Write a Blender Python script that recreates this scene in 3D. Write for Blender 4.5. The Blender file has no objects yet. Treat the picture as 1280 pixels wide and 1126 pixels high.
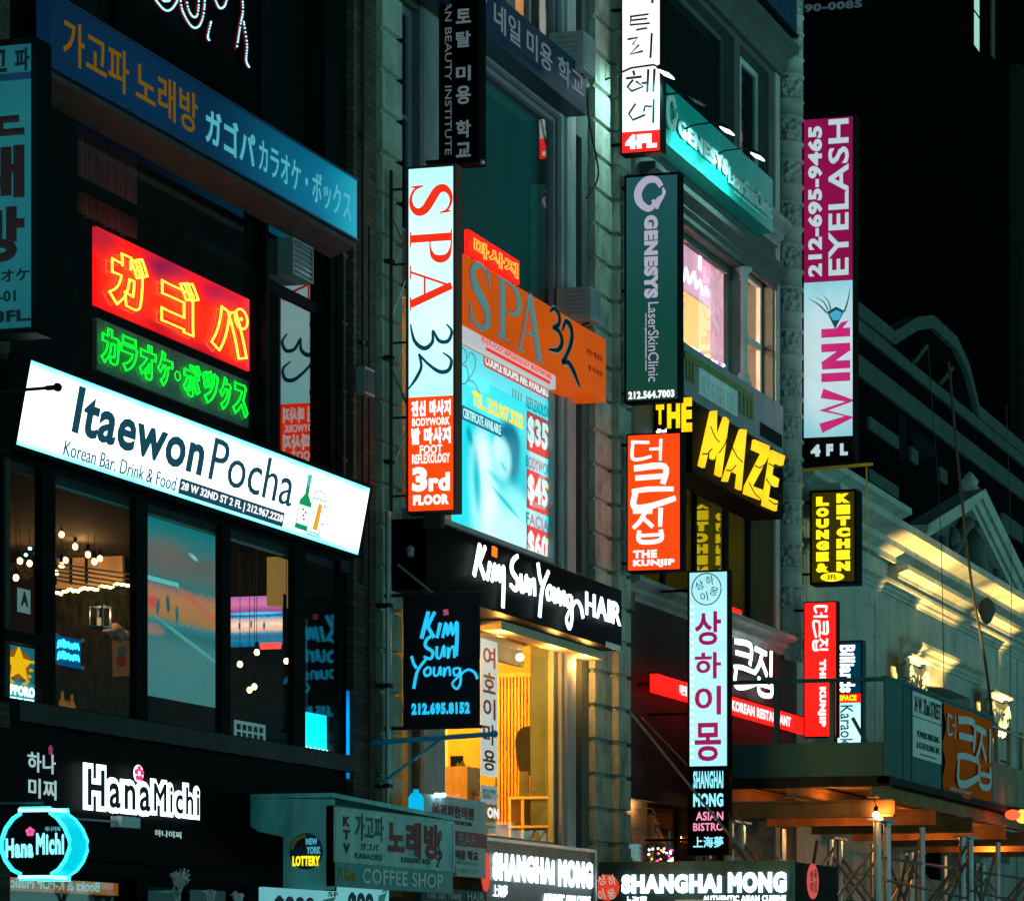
import bpy, math, random
from mathutils import Vector
random.seed(7)
S = bpy.context.scene
COL = S.collection
# ------------------------------------------------------------------ camera
FPX, PPX, PPY = 3300.0, 1300.0, 1215.0        # focal length and principal point of the cropped photograph
YAW = math.radians(12.98)
CAM_Y, CAM_Z = -15.0, 1.6
SA, CA = math.sin(YAW), math.cos(YAW)
cam = bpy.data.cameras.new('camera')
cam_ob = bpy.data.objects.new('camera', cam)
COL.objects.link(cam_ob)
cam_ob.location = (0, CAM_Y, CAM_Z)
cam_ob.rotation_euler = (math.pi / 2, 0, YAW - math.pi / 2)
cam.sensor_width = 36
cam.lens = FPX / 1280 * 36
cam.shift_x = (640 - PPX) / 1280
cam.shift_y = (PPY - 563) / 1280
cam.clip_start, cam.clip_end = 0.5, 2000
S.camera = cam_ob
# ------------------------------------------------------------------ night sky
W = bpy.data.worlds.new('World')
S.world = W
W.use_nodes = True
wn = W.node_tree
bg = wn.nodes['Background']
sky = wn.nodes.new('ShaderNodeTexSky')
sky.sky_type = 'NISHITA'
sky.sun_disc = False
sky.sun_elevation = math.radians(-4)
sky.sun_rotation = math.radians(200)
# glow of the lit street, added to light the fronts: a teal band low over the horizon, fading into an almost black night sky
geo = wn.nodes.new('ShaderNodeTexCoord'); sep = wn.nodes.new('ShaderNodeSeparateXYZ')
wn.links.new(geo.outputs['Generated'], sep.inputs[0])
glow = wn.nodes.new('ShaderNodeValToRGB'); cr = glow.color_ramp
cr.elements[0].position = 0.0; cr.elements[0].color = (.34, 1.0, .97, 1)
cr.elements[1].position = .14; cr.elements[1].color = (.002, .009, .011, 1)
e = cr.elements.new(.05); e.color = (.27, .86, .85, 1)
e = cr.elements.new(.085); e.color = (.012, .045, .05, 1)
e = cr.elements.new(1.0); e.color = (.0006, .003, .004, 1)
wn.links.new(sep.outputs[2], glow.inputs[0])
tint = wn.nodes.new('ShaderNodeMix'); tint.data_type = 'RGBA'; tint.blend_type = 'ADD'; tint.inputs[0].default_value = .05
wn.links.new(sky.outputs[0], tint.inputs[7]); wn.links.new(glow.outputs[0], tint.inputs[6])
wn.links.new(tint.outputs[2], bg.inputs[0])
bg.inputs[1].default_value = 1.1
S.view_settings.view_transform = 'Standard'
S.view_settings.look = 'None'
S.view_settings.exposure = 0.0
S.view_settings.gamma = 1.0
cy = S.cycles
cy.use_denoising = True
cy.max_bounces = 6; cy.diffuse_bounces = 3; cy.glossy_bounces = 3
cy.transmission_bounces = 4; cy.transparent_max_bounces = 16
cy.caustics_reflective = False; cy.caustics_refractive = False
cy.sample_clamp_indirect = 4.0

# ------------------------------------------------------------------ where things stand
def ray(px, py):
    u, v = (px - PPX) / FPX, (PPY - py) / FPX
    return Vector((CA + u * SA, SA - u * CA, v))
def at(px, py, Y=0.0):
    r = ray(px, py); t = (Y - CAM_Y) / r.y
    return Vector((t * r.x, Y, CAM_Z + t * r.z))
def atx(px, py, X):
    r = ray(px, py); t = X / r.x
    return Vector((X, CAM_Y + t * r.y, CAM_Z + t * r.z))
def fx(px, Y=0.0): return at(px, 0, Y).x
def fz(px, py, Y=0.0): return at(px, py, Y).z

# ------------------------------------------------------------------ mesh helpers
ORG = {}
def tag(o, label, cat, group=None):
    o['label'] = label; o['category'] = cat
    if group: o['group'] = group
    return o
def thing(name, label, cat, loc=(0, 0, 0), group=None):
    o = bpy.data.objects.new(name, None)
    o.empty_display_size = .2
    COL.objects.link(o); o.location = loc; ORG[o] = Vector(loc)
    return tag(o, label, cat, group)
class MB:
    def __init__(s): s.v = []; s.f = []
    def poly(s, pts):
        n = len(s.v); s.v += [Vector(p) for p in pts]; s.f.append(tuple(range(n, n + len(pts))))
    def mesh(s, vs, fs):
        n = len(s.v); s.v += [Vector(p) for p in vs]; s.f += [tuple(i + n for i in f) for f in fs]; return s
    def hexa(s, p):       # p: 4 bottom + 4 top
        s.mesh(p, [(3, 2, 1, 0), (4, 5, 6, 7), (0, 1, 5, 4), (1, 2, 6, 5), (2, 3, 7, 6), (3, 0, 4, 7)]); return s
    def box(s, a, b):
        x0, x1 = sorted((a[0], b[0])); y0, y1 = sorted((a[1], b[1])); z0, z1 = sorted((a[2], b[2]))
        s.hexa([(x0, y0, z0), (x1, y0, z0), (x1, y1, z0), (x0, y1, z0), (x0, y0, z1), (x1, y0, z1), (x1, y1, z1), (x0, y1, z1)])
        return s
    def fbox(s, F, a0, b0, a1, b1, d0, d1):
        s.hexa([F.p(a0, b1, d0), F.p(a1, b1, d0), F.p(a1, b1, d1), F.p(a0, b1, d1), F.p(a0, b0, d0), F.p(a1, b0, d0), F.p(a1, b0, d1), F.p(a0, b0, d1)])
        return s
    def fprism(s, F, pts, d0, d1):      # pts counter-clockwise seen from the front, in fractions
        n = len(pts)
        vs = [F.p(a, b, d0) for a, b in pts] + [F.p(a, b, d1) for a, b in pts]
        fs = [tuple(range(n, 2 * n)), tuple(range(n - 1, -1, -1))] + [(i, (i + 1) % n, n + (i + 1) % n, n + i) for i in range(n)]
        s.mesh(vs, fs); return s
    def prism(s, pts, ext):             # 3-D outline pushed along ext
        n = len(pts); e = Vector(ext)
        vs = [Vector(p) for p in pts] + [Vector(p) + e for p in pts]
        s.mesh(vs, [tuple(range(n)), tuple(range(2 * n - 1, n - 1, -1))] + [(i, n + i, n + (i + 1) % n, (i + 1) % n) for i in range(n)])
        return s
    def tube(s, pts, r, n=6, closed=False):
        pts = [Vector(p) for p in pts]; m = len(pts); base = len(s.v)
        for i, p in enumerate(pts):
            if closed: d = pts[(i + 1) % m] - pts[i - 1]
            else: d = pts[min(i + 1, m - 1)] - pts[max(i - 1, 0)]
            if d.length < 1e-9: d = Vector((0, 0, 1))
            d.normalize()
            u = d.cross(Vector((0, 0, 1)))
            if u.length < .05: u = d.cross(Vector((0, 1, 0)))
            u.normalize(); w = d.cross(u)
            rr = r[i] if isinstance(r, (list, tuple)) else r
            for k in range(n):
                t = 2 * math.pi * k / n
                s.v.append(p + (u * math.cos(t) + w * math.sin(t)) * rr)
        for i in range(m if closed else m - 1):
            j = (i + 1) % m
            for k in range(n):
                s.f.append((base + i * n + k, base + i * n + (k + 1) % n, base + j * n + (k + 1) % n, base + j * n + k))
        if not closed:
            s.f.append(tuple(base + k for k in range(n - 1, -1, -1)))
            s.f.append(tuple(base + (m - 1) * n + k for k in range(n)))
        return s
    def ball(s, c, r, n=8, m=6, sc=(1, 1, 1)):
        c = Vector(c); vs = [c + Vector((0, 0, r * sc[2]))]; fs = []
        for i in range(1, m):
            ph = math.pi * i / m
            for k in range(n):
                t = 2 * math.pi * k / n
                vs.append(c + Vector((r * sc[0] * math.sin(ph) * math.cos(t), r * sc[1] * math.sin(ph) * math.sin(t), r * sc[2] * math.cos(ph))))
        vs.append(c - Vector((0, 0, r * sc[2])))
        for k in range(n): fs.append((0, 1 + k, 1 + (k + 1) % n))
        for i in range(m - 2):
            for k in range(n):
                a = 1 + i * n + k; b = 1 + i * n + (k + 1) % n
                fs.append((a, a + n, b + n, b))
        e = len(vs) - 1
        for k in range(n): fs.append((e, 1 + (m - 2) * n + (k + 1) % n, 1 + (m - 2) * n + k))
        s.mesh(vs, fs); return s
    def lathe(s, c, prof, n=16, axis=None):   # prof: (radius, height)
        c = Vector(c); base = len(s.v)
        for r, h in prof:
            for k in range(n):
                t = 2 * math.pi * k / n
                s.v.append(c + Vector((r * math.cos(t), r * math.sin(t), h)))
        for i in range(len(prof) - 1):
            for k in range(n):
                s.f.append((base + i * n + k, base + i * n + (k + 1) % n, base + (i + 1) * n + (k + 1) % n, base + (i + 1) * n + k))
        s.f.append(tuple(base + k for k in range(n - 1, -1, -1)))
        s.f.append(tuple(base + (len(prof) - 1) * n + k for k in range(n)))
        return s
    def build(s, name, mat, parent=None, smooth=False):
        root = parent
        while root is not None and root.parent is not None: root = root.parent
        o0 = ORG.get(root, Vector((0, 0, 0))) if root is not None else Vector((0, 0, 0))
        me = bpy.data.meshes.new(name)
        me.from_pydata([tuple(p - o0) for p in s.v], [], s.f)
        if mat is not None: me.materials.append(mat)
        if smooth: me.polygons.foreach_set('use_smooth', [True] * len(me.polygons))
        me.update()
        o = bpy.data.objects.new(name, me)
        COL.objects.link(o)
        if parent is not None: o.parent = parent
        return o
def struct(name, mb, mat):
    o = mb.build(name, mat); o['kind'] = 'structure'; return o
class Fr:                               # a flat face: a runs to its reader's right, b runs down, d comes out of it
    def __init__(s, O, U, V, w, h, Y=None):
        s.O, s.U, s.V, s.w, s.h, s.Y = Vector(O), Vector(U).normalized(), Vector(V).normalized(), w, h, Y
        s.N = s.U.cross(s.V)
    def p(s, a, b, d=0.0): return s.O + s.U * (a * s.w) + s.V * ((1 - b) * s.h) + s.N * d
    def a(s, px): return (fx(px, s.Y) - s.O.x) / s.w
    def sub(s, a0, b0, a1, b1, d=0.0): return Fr(s.p(a0, b1, d), s.U, s.V, s.w * (a1 - a0), s.h * (b1 - b0), s.Y)
def fac(px0, px1, pt, pb, Y=0.0, ref=None):       # a face along the street front
    ref = px0 if ref is None else ref
    x0, x1 = fx(px0, Y), fx(px1, Y); zt, zb = fz(ref, pt, Y), fz(ref, pb, Y)
    return Fr((x0, Y, zb), (1, 0, 0), (0, 0, 1), x1 - x0, zt - zb, Y)
def bla(px0, px1, pt, pb, Yin=-.3):               # a face square to the street front
    X = fx(px0, Yin); pm = (px0 + px1) / 2
    y1 = atx(px1, 0, X).y
    zt, zb = atx(pm, pt, X).z, atx(pm, pb, X).z
    return Fr((X, Yin, zb), (0, -1, 0), (0, 0, 1), Yin - y1, zt - zb)

def blx(X, px0, px1, pt, pb, ref=None):           # same, at a known place X along the street
    y0, y1 = atx(px0, 0, X).y, atx(px1, 0, X).y
    pm = (px0 + px1) / 2 if ref is None else ref
    zt, zb = atx(pm, pt, X).z, atx(pm, pb, X).z
    return Fr((X, y0, zb), (0, -1, 0), (0, 0, 1), y0 - y1, zt - zb)

# ------------------------------------------------------------------ lettering
TC = {}
def glyphs(body, bold=0.0, outline=0.0, off=0.0, space=None):
    key = (body, bold, outline, off, space)
    if key in TC: return TC[key]
    c = bpy.data.curves.new('t', 'FONT')
    c.body = body; c.size = 1; c.resolution_u = 3; c.space_character = space or 1 + (bold + max(off, 0)) * 2.2
    if outline: c.fill_mode = 'NONE'; c.bevel_depth = outline; c.bevel_resolution = 1; c.offset = off
    else:
        c.extrude = .02
        if bold: c.bevel_depth = bold; c.bevel_resolution = 0
        elif off: c.offset = off
    o = bpy.data.objects.new('t', c)
    COL.objects.link(o)
    me = bpy.data.meshes.new_from_object(o)
    vs = [v.co.copy() for v in me.vertices]; fs = [tuple(p.vertices) for p in me.polygons]
    bpy.data.objects.remove(o); bpy.data.curves.remove(c); bpy.data.meshes.remove(me)
    TC[key] = (vs, fs)
    return TC[key]
def put(mb, F, body, rect, bold=0.0, rot=0, d=.003, thick=.006, mirror=False, outline=0.0, off=0.0, space=None):
    vs, fs = glyphs(body, bold, outline, off, space)
    if not vs: return
    q = [(v.x, v.y, v.z) for v in vs]
    if mirror: q = [(-x, y, z) for x, y, z in q]
    if rot == 'cw': q = [(y, -x, z) for x, y, z in q]
    elif rot == 'ccw': q = [(-y, x, z) for x, y, z in q]
    elif rot:
        c, s_ = math.cos(rot), math.sin(rot); q = [(x * c - y * s_, x * s_ + y * c, z) for x, y, z in q]
    x0, x1 = min(p[0] for p in q), max(p[0] for p in q); y0, y1 = min(p[1] for p in q), max(p[1] for p in q)
    z0, z1 = min(p[2] for p in q), max(p[2] for p in q)
    a0, b0, a1, b1 = rect
    if outline:
        thick = outline * 2 * abs(b1 - b0) * F.h / max(y1 - y0, 1e-6)
    kx, ky = (a1 - a0) / max(x1 - x0, 1e-6), (b1 - b0) / max(y1 - y0, 1e-6)
    vv = [F.p(a0 + (x - x0) * kx, b1 - (y - y0) * ky, d + (z - z0) / max(z1 - z0, 1e-6) * thick) for x, y, z in q]
    if mirror: fs = [tuple(reversed(f)) for f in fs]
    mb.mesh(vv, fs)
def txt(parent, F, body, rect, mat, name='lettering', **k):
    mb = MB(); put(mb, F, body, rect, **k); return mb.build(name, mat, parent)
def cored(parent, F, body, rect, fat, core, bold, cbold, d0, d1, space):
    """fat lit letters with slim dark letters standing in their middle"""
    vs, _ = glyphs(body, bold, 0.0, 0.0, space); w = max(v.x for v in vs) - min(v.x for v in vs); h = max(v.y for v in vs) - min(v.y for v in vs)
    a0, b0, a1, b1 = rect; k = bold - cbold
    txt(parent, F, body, rect, fat, bold=bold, d=d0, thick=.02, space=space)
    txt(parent, F, body, (a0 + (a1 - a0) * k / w, b0 + (b1 - b0) * k / h, a1 - (a1 - a0) * k / w, b1 - (b1 - b0) * k / h), core, bold=cbold, d=d1, space=space)
def stack(parent, F, chars, rect, mat, gap=.12, name='lettering', **k):
    mb = MB(); a0, b0, a1, b1 = rect; n = len(chars); h = (b1 - b0) / n
    for i, c in enumerate(chars):
        if c != ' ': put(mb, F, c, (a0, b0 + h * (i + gap / 2), a1, b0 + h * (i + 1 - gap / 2)), **k)
    return mb.build(name, mat, parent)
def smooth_pts(pts, n=5):
    if len(pts) < 3: return pts
    out = []
    for i in range(len(pts) - 1):
        p0, p1, p2, p3 = pts[max(i - 1, 0)], pts[i], pts[i + 1], pts[min(i + 2, len(pts) - 1)]
        for k in range(n):
            t = k / n
            out.append(tuple(.5 * (2 * b + (c - a) * t + (2 * a - 5 * b + 4 * c - e) * t * t + (3 * b - a - 3 * c + e) * t ** 3) for a, b, c, e in zip(p0, p1, p2, p3)))
    out.append(pts[-1]); return out
def strokes(mb, F, rect, box, lines, d=.003, thick=.006, rot=0, smooth=True, wk=1.0):
    """brush strokes: lines of (x, y, width) in BOX's own units, y up"""
    a0, b0, a1, b1 = rect; x0, y0, x1, y1 = box
    def loc(x, y):
        s, t = (x - x0) / (x1 - x0), (y - y0) / (y1 - y0)
        if rot == 'cw': s, t = t, 1 - s
        elif rot == 'ccw': s, t = 1 - t, s
        return ((a0 + s * (a1 - a0)) * F.w, (b1 - t * (b1 - b0)) * F.h)
    unit = (abs(b1 - b0) * F.h / (y1 - y0)) if not rot else (abs(a1 - a0) * F.w / (y1 - y0))
    for j, ln in enumerate(lines):
        ln = [tuple(p) for p in ln]
        if smooth: ln = smooth_pts(ln)
        P = [(Vector(loc(p[0], p[1])), p[2] * unit * wk / 2) for p in ln]
        dd = d + j * .0006; vs = []
        for i, (p, w) in enumerate(P):
            t = P[min(i + 1, len(P) - 1)][0] - P[max(i - 1, 0)][0]
            if t.length < 1e-9: t = Vector((1, 0))
            t.normalize(); nn = Vector((-t.y, t.x))
            for e in (p + nn * w, p - nn * w):
                for z in (dd, dd + thick): vs.append(F.p(e.x / F.w, e.y / F.h, z))
        fs = []
        for i in range(len(P) - 1):
            b = 4 * i
            fs += [(b + 1, b + 3, b + 7, b + 5), (b, b + 4, b + 6, b + 2), (b, b + 1, b + 5, b + 4), (b + 2, b + 6, b + 7, b + 3)]
        e = 4 * (len(P) - 1)
        fs += [(0, 2, 3, 1), (e, e + 1, e + 3, e + 2)]
        mb.mesh(vs, fs)
    return mb
def disc_pts(ca, cb, ra, rb, n=28, t0=0.0, t1=2 * math.pi):
    return [(ca + ra * math.cos(t0 + (t1 - t0) * i / n), cb - rb * math.sin(t0 + (t1 - t0) * i / n)) for i in range(n + (0 if abs(t1 - t0 - 2 * math.pi) < 1e-6 else 1))]
def round_disc(F, ca, cb, r, n=28):     # r in metres
    return disc_pts(ca, cb, r / F.w, r / F.h, n)

# ------------------------------------------------------------------ materials
def new_mat(name):
    m = bpy.data.materials.new(name); m.use_nodes = True
    return m, m.node_tree, m.node_tree.nodes, m.node_tree.nodes['Principled BSDF']
def coords(nt, scale=(1, 1, 1), flat=False):
    tc = nt.nodes.new('ShaderNodeNewGeometry')
    src = tc.outputs['Position']
    if flat:
        sp = nt.nodes.new('ShaderNodeSeparateXYZ'); cb = nt.nodes.new('ShaderNodeCombineXYZ'); ad = nt.nodes.new('ShaderNodeMath')
        nt.links.new(src, sp.inputs[0]); nt.links.new(sp.outputs[0], ad.inputs[0]); nt.links.new(sp.outputs[1], ad.inputs[1])
        nt.links.new(ad.outputs[0], cb.inputs[0]); nt.links.new(sp.outputs[2], cb.inputs[1]); src = cb.outputs[0]
    mp = nt.nodes.new('ShaderNodeMapping'); mp.inputs['Scale'].default_value = scale
    nt.links.new(src, mp.inputs[0]); return mp.outputs[0]
def noise(nt, vec, scale, detail=4, rough=.6):
    n = nt.nodes.new('ShaderNodeTexNoise'); n.inputs['Scale'].default_value = scale
    n.inputs['Detail'].default_value = detail; n.inputs['Roughness'].default_value = rough
    nt.links.new(vec, n.inputs['Vector']); return n.outputs['Fac']
def ramp(nt, fac, stops, interp='LINEAR'):
    r = nt.nodes.new('ShaderNodeValToRGB'); cr = r.color_ramp; cr.interpolation = interp
    while len(cr.elements) > 1: cr.elements.remove(cr.elements[0])
    cr.elements[0].position = stops[0][0]; cr.elements[0].color = (*stops[0][1], 1)
    for p, c in stops[1:]:
        e = cr.elements.new(p); e.color = (*c, 1)
    nt.links.new(fac, r.inputs[0]); return r.outputs[0]
def bump(nt, b, h, strength=.3, dist=.02):
    n = nt.nodes.new('ShaderNodeBump'); n.inputs['Strength'].default_value = strength; n.inputs['Distance'].default_value = dist
    nt.links.new(h, n.inputs['Height']); nt.links.new(n.outputs[0], b.inputs['Normal'])
def mul(c, k): return tuple(min(1, x * k) for x in c)
def paint(name, col, rough=.5, metal=0.0, var=.3, scale=3.0, bmp=.1, streak=True, spec=.35):
    m, nt, ns, b = new_mat(name)
    v = coords(nt, (1, 1, .35 if streak else 1))
    f = noise(nt, v, scale, 6)
    c = ramp(nt, f, [(.3, mul(col, 1 - var)), (.7, mul(col, 1 + var))])
    nt.links.new(c, b.inputs['Base Color'])
    b.inputs['Roughness'].default_value = rough; b.inputs['Metallic'].default_value = metal; b.inputs['Specular IOR Level'].default_value = spec
    if bmp: bump(nt, b, noise(nt, coords(nt), scale * 12, 3), bmp, .01)
    return m
def stone(name, col, rough=.85, scale=2.5, var=.4, spec=.15):
    m, nt, ns, b = new_mat(name)
    f = noise(nt, coords(nt, (1, 1, .5)), scale, 8, .7)
    c = ramp(nt, f, [(.25, mul(col, 1 - var)), (.5, col), (.75, mul(col, 1 + var * .6))])
    nt.links.new(c, b.inputs['Base Color']); b.inputs['Roughness'].default_value = rough; b.inputs['Specular IOR Level'].default_value = spec
    bump(nt, b, noise(nt, coords(nt), 30, 5), .35, .02); return m
def brick(name, c1, c2, mortar, rough=.85):
    m, nt, ns, b = new_mat(name)
    v = coords(nt, (1, 1, 1), flat=True)
    t = ns.new('ShaderNodeTexBrick'); nt.links.new(v, t.inputs['Vector'])
    t.inputs['Scale'].default_value = 1.0; t.inputs['Brick Width'].default_value = .22; t.inputs['Row Height'].default_value = .075
    t.inputs['Mortar Size'].default_value = .007; t.inputs['Color1'].default_value = (*c1, 1); t.inputs['Color2'].default_value = (*c2, 1); t.inputs['Mortar'].default_value = (*mortar, 1)
    mx = ns.new('ShaderNodeMix'); mx.data_type = 'RGBA'; mx.blend_type = 'MULTIPLY'; mx.inputs[0].default_value = .7
    nt.links.new(t.outputs['Color'], mx.inputs[6])
    nt.links.new(ramp(nt, noise(nt, coords(nt), 3, 6), [(.3, (.35, .35, .35)), (.7, (1, 1, 1))]), mx.inputs[7])
    nt.links.new(mx.outputs[2], b.inputs['Base Color']); b.inputs['Roughness'].default_value = rough
    inv = ns.new('ShaderNodeMath'); inv.operation = 'SUBTRACT'; inv.inputs[0].default_value = 1
    nt.links.new(t.outputs['Fac'], inv.inputs[1]); bump(nt, b, inv.outputs[0], .6, .012); return m
def emit(name, col, power, var=0.0, scale=2.0, base=None, sample=True):
    m, nt, ns, b = new_mat(name)
    b.inputs['Base Color'].default_value = (*(base or mul(col, .5 if power > .9 else .15)), 1); b.inputs['Roughness'].default_value = .4; b.inputs['Specular IOR Level'].default_value = .08
    b.inputs['Emission Color'].default_value = (*col, 1); b.inputs['Emission Strength'].default_value = power
    f = noise(nt, coords(nt), scale, 3)
    r = ramp(nt, f, [(.3, (1 - var,) * 3), (.7, (1 + var,) * 3)])
    mx = ns.new('ShaderNodeMath'); mx.operation = 'MULTIPLY'; mx.inputs[1].default_value = power
    nt.links.new(r, mx.inputs[0]); nt.links.new(mx.outputs[0], b.inputs['Emission Strength'])
    if not sample: m.cycles.emission_sampling = 'NONE'
    return m
def lightbox(name, mid, edge, power, print_var=.06):
    """backlit acrylic: strongest over the tubes in its middle"""
    m, nt, ns, b = new_mat(name)
    b.inputs['Base Color'].default_value = (.06, .08, .08, 1); b.inputs['Roughness'].default_value = .35; b.inputs['Specular IOR Level'].default_value = .1
    tc = ns.new('ShaderNodeTexCoord'); sp = ns.new('ShaderNodeSeparateXYZ'); nt.links.new(tc.outputs['Generated'], sp.inputs[0])
    def hump(o):
        a = ns.new('ShaderNodeMath'); a.operation = 'SUBTRACT'; a.inputs[0].default_value = 1; nt.links.new(o, a.inputs[1])
        c = ns.new('ShaderNodeMath'); c.operation = 'MULTIPLY'; nt.links.new(o, c.inputs[0]); nt.links.new(a.outputs[0], c.inputs[1])
        e = ns.new('ShaderNodeMath'); e.operation = 'MULTIPLY'; e.inputs[1].default_value = 4; nt.links.new(c.outputs[0], e.inputs[0]); return e.outputs[0]
    h = hump(sp.outputs[2])
    mg = ns.new('ShaderNodeMath'); mg.operation = 'MULTIPLY_ADD'; nt.links.new(noise(nt, coords(nt), 2.2, 3), mg.inputs[0]); mg.inputs[1].default_value = .35; nt.links.new(h, mg.inputs[2])
    col = ramp(nt, mg.outputs[0], [(.12, edge), (1.0, mid)])
    nt.links.new(col, b.inputs['Emission Color'])
    r = ramp(nt, noise(nt, coords(nt), 1.5, 2), [(.3, (1 - print_var * 2,) * 3), (.7, (1,) * 3)])
    mx = ns.new('ShaderNodeMath'); mx.operation = 'MULTIPLY'; mx.inputs[1].default_value = power
    nt.links.new(r, mx.inputs[0]); nt.links.new(mx.outputs[0], b.inputs['Emission Strength']); return m
def screen(name, stops, power, nscale=9.0, amount=.25, tint=None):
    """a display picture: bands of colour broken up by noise"""
    m, nt, ns, b = new_mat(name)
    tc = ns.new('ShaderNodeTexCoord'); sp = ns.new('ShaderNodeSeparateXYZ'); nt.links.new(tc.outputs['Generated'], sp.inputs[0])
    mp = ns.new('ShaderNodeMapping'); mp.inputs['Scale'].default_value = (2.4, 1, 1); nt.links.new(tc.outputs['Generated'], mp.inputs[0])
    n = noise(nt, mp.outputs[0], nscale, 5, .75)
    a = ns.new('ShaderNodeMath'); a.operation = 'SUBTRACT'; a.inputs[1].default_value = .5; nt.links.new(n, a.inputs[0])
    c = ns.new('ShaderNodeMath'); c.operation = 'MULTIPLY_ADD'; c.inputs[1].default_value = amount; nt.links.new(a.outputs[0], c.inputs[0]); nt.links.new(sp.outputs[2], c.inputs[2])
    col = ramp(nt, c.outputs[0], stops)
    nt.links.new(col, b.inputs['Emission Color']); b.inputs['Emission Strength'].default_value = power
    b.inputs['Base Color'].default_value = (.02, .02, .02, 1); b.inputs['Roughness'].default_value = .2; b.inputs['Specular IOR Level'].default_value = .1
    return m
def picture(name, base, blobs, power, nscale=10.0, amount=.0, spots=0.0):
    """a printed or displayed photograph: bands BASE up the sheet and soft ellipses (x, z, rx, rz, colour, softness, turn) over them"""
    m, nt, ns, b = new_mat(name)
    tc = ns.new('ShaderNodeTexCoord'); sp = ns.new('ShaderNodeSeparateXYZ'); nt.links.new(tc.outputs['Generated'], sp.inputs[0])
    def math_(op, a, c=None, d=None):
        n = ns.new('ShaderNodeMath'); n.operation = op
        for i, q in enumerate((a, c, d)):
            if q is None: continue
            if isinstance(q, (int, float)): n.inputs[i].default_value = q
            else: nt.links.new(q, n.inputs[i])
        return n.outputs[0]
    mp = ns.new('ShaderNodeMapping'); mp.inputs['Scale'].default_value = (2.0, 2.0, 1.4); nt.links.new(tc.outputs['Generated'], mp.inputs[0])
    nz = noise(nt, mp.outputs[0], nscale, 5, .7); dn = math_('MULTIPLY', math_('SUBTRACT', nz, .5), amount)
    gx = math_('MAXIMUM', sp.outputs[0], sp.outputs[0])
    h = math_('ADD', sp.outputs[2], dn)
    col = ramp(nt, h, base)
    axis = sp.outputs
    for x, z, rx, rz, c, soft, turn in blobs:
        ox = math_('SUBTRACT', PIC_AXIS[0] == 'y' and axis[1] or axis[0], x if PIC_AXIS[0] != 'y' else 1 - x); oz = math_('SUBTRACT', sp.outputs[2], z)
        ct, st = math.cos(turn), math.sin(turn)
        u = math_('DIVIDE', math_('ADD', math_('MULTIPLY', ox, ct), math_('MULTIPLY', oz, st)), rx)
        v = math_('DIVIDE', math_('SUBTRACT', math_('MULTIPLY', oz, ct), math_('MULTIPLY', ox, st)), rz)
        d = math_('ADD', math_('SQRT', math_('ADD', math_('MULTIPLY', u, u), math_('MULTIPLY', v, v))), math_('MULTIPLY', dn, 2.0))
        mr = ns.new('ShaderNodeMapRange'); mr.interpolation_type = 'SMOOTHSTEP'
        mr.inputs['From Min'].default_value = 1 + soft; mr.inputs['From Max'].default_value = max(0, 1 - soft); nt.links.new(d, mr.inputs['Value'])
        mx = ns.new('ShaderNodeMix'); mx.data_type = 'RGBA'; nt.links.new(mr.outputs[0], mx.inputs[0]); nt.links.new(col, mx.inputs[6]); mx.inputs[7].default_value = (*c, 1); col = mx.outputs[2]
    if spots:
        vo = ns.new('ShaderNodeTexVoronoi'); vo.inputs['Scale'].default_value = nscale * 4; nt.links.new(mp.outputs[0], vo.inputs['Vector'])
        mx = ns.new('ShaderNodeMix'); mx.data_type = 'RGBA'; mx.blend_type = 'MULTIPLY'; mx.inputs[0].default_value = spots
        nt.links.new(col, mx.inputs[6]); nt.links.new(vo.outputs['Color'], mx.inputs[7]); col = mx.outputs[2]
    nt.links.new(col, b.inputs['Emission Color']); b.inputs['Emission Strength'].default_value = power
    b.inputs['Base Color'].default_value = (.02, .02, .02, 1); b.inputs['Roughness'].default_value = .25; b.inputs['Specular IOR Level'].default_value = .1
    return m
PIC_AXIS = ['x']
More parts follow.
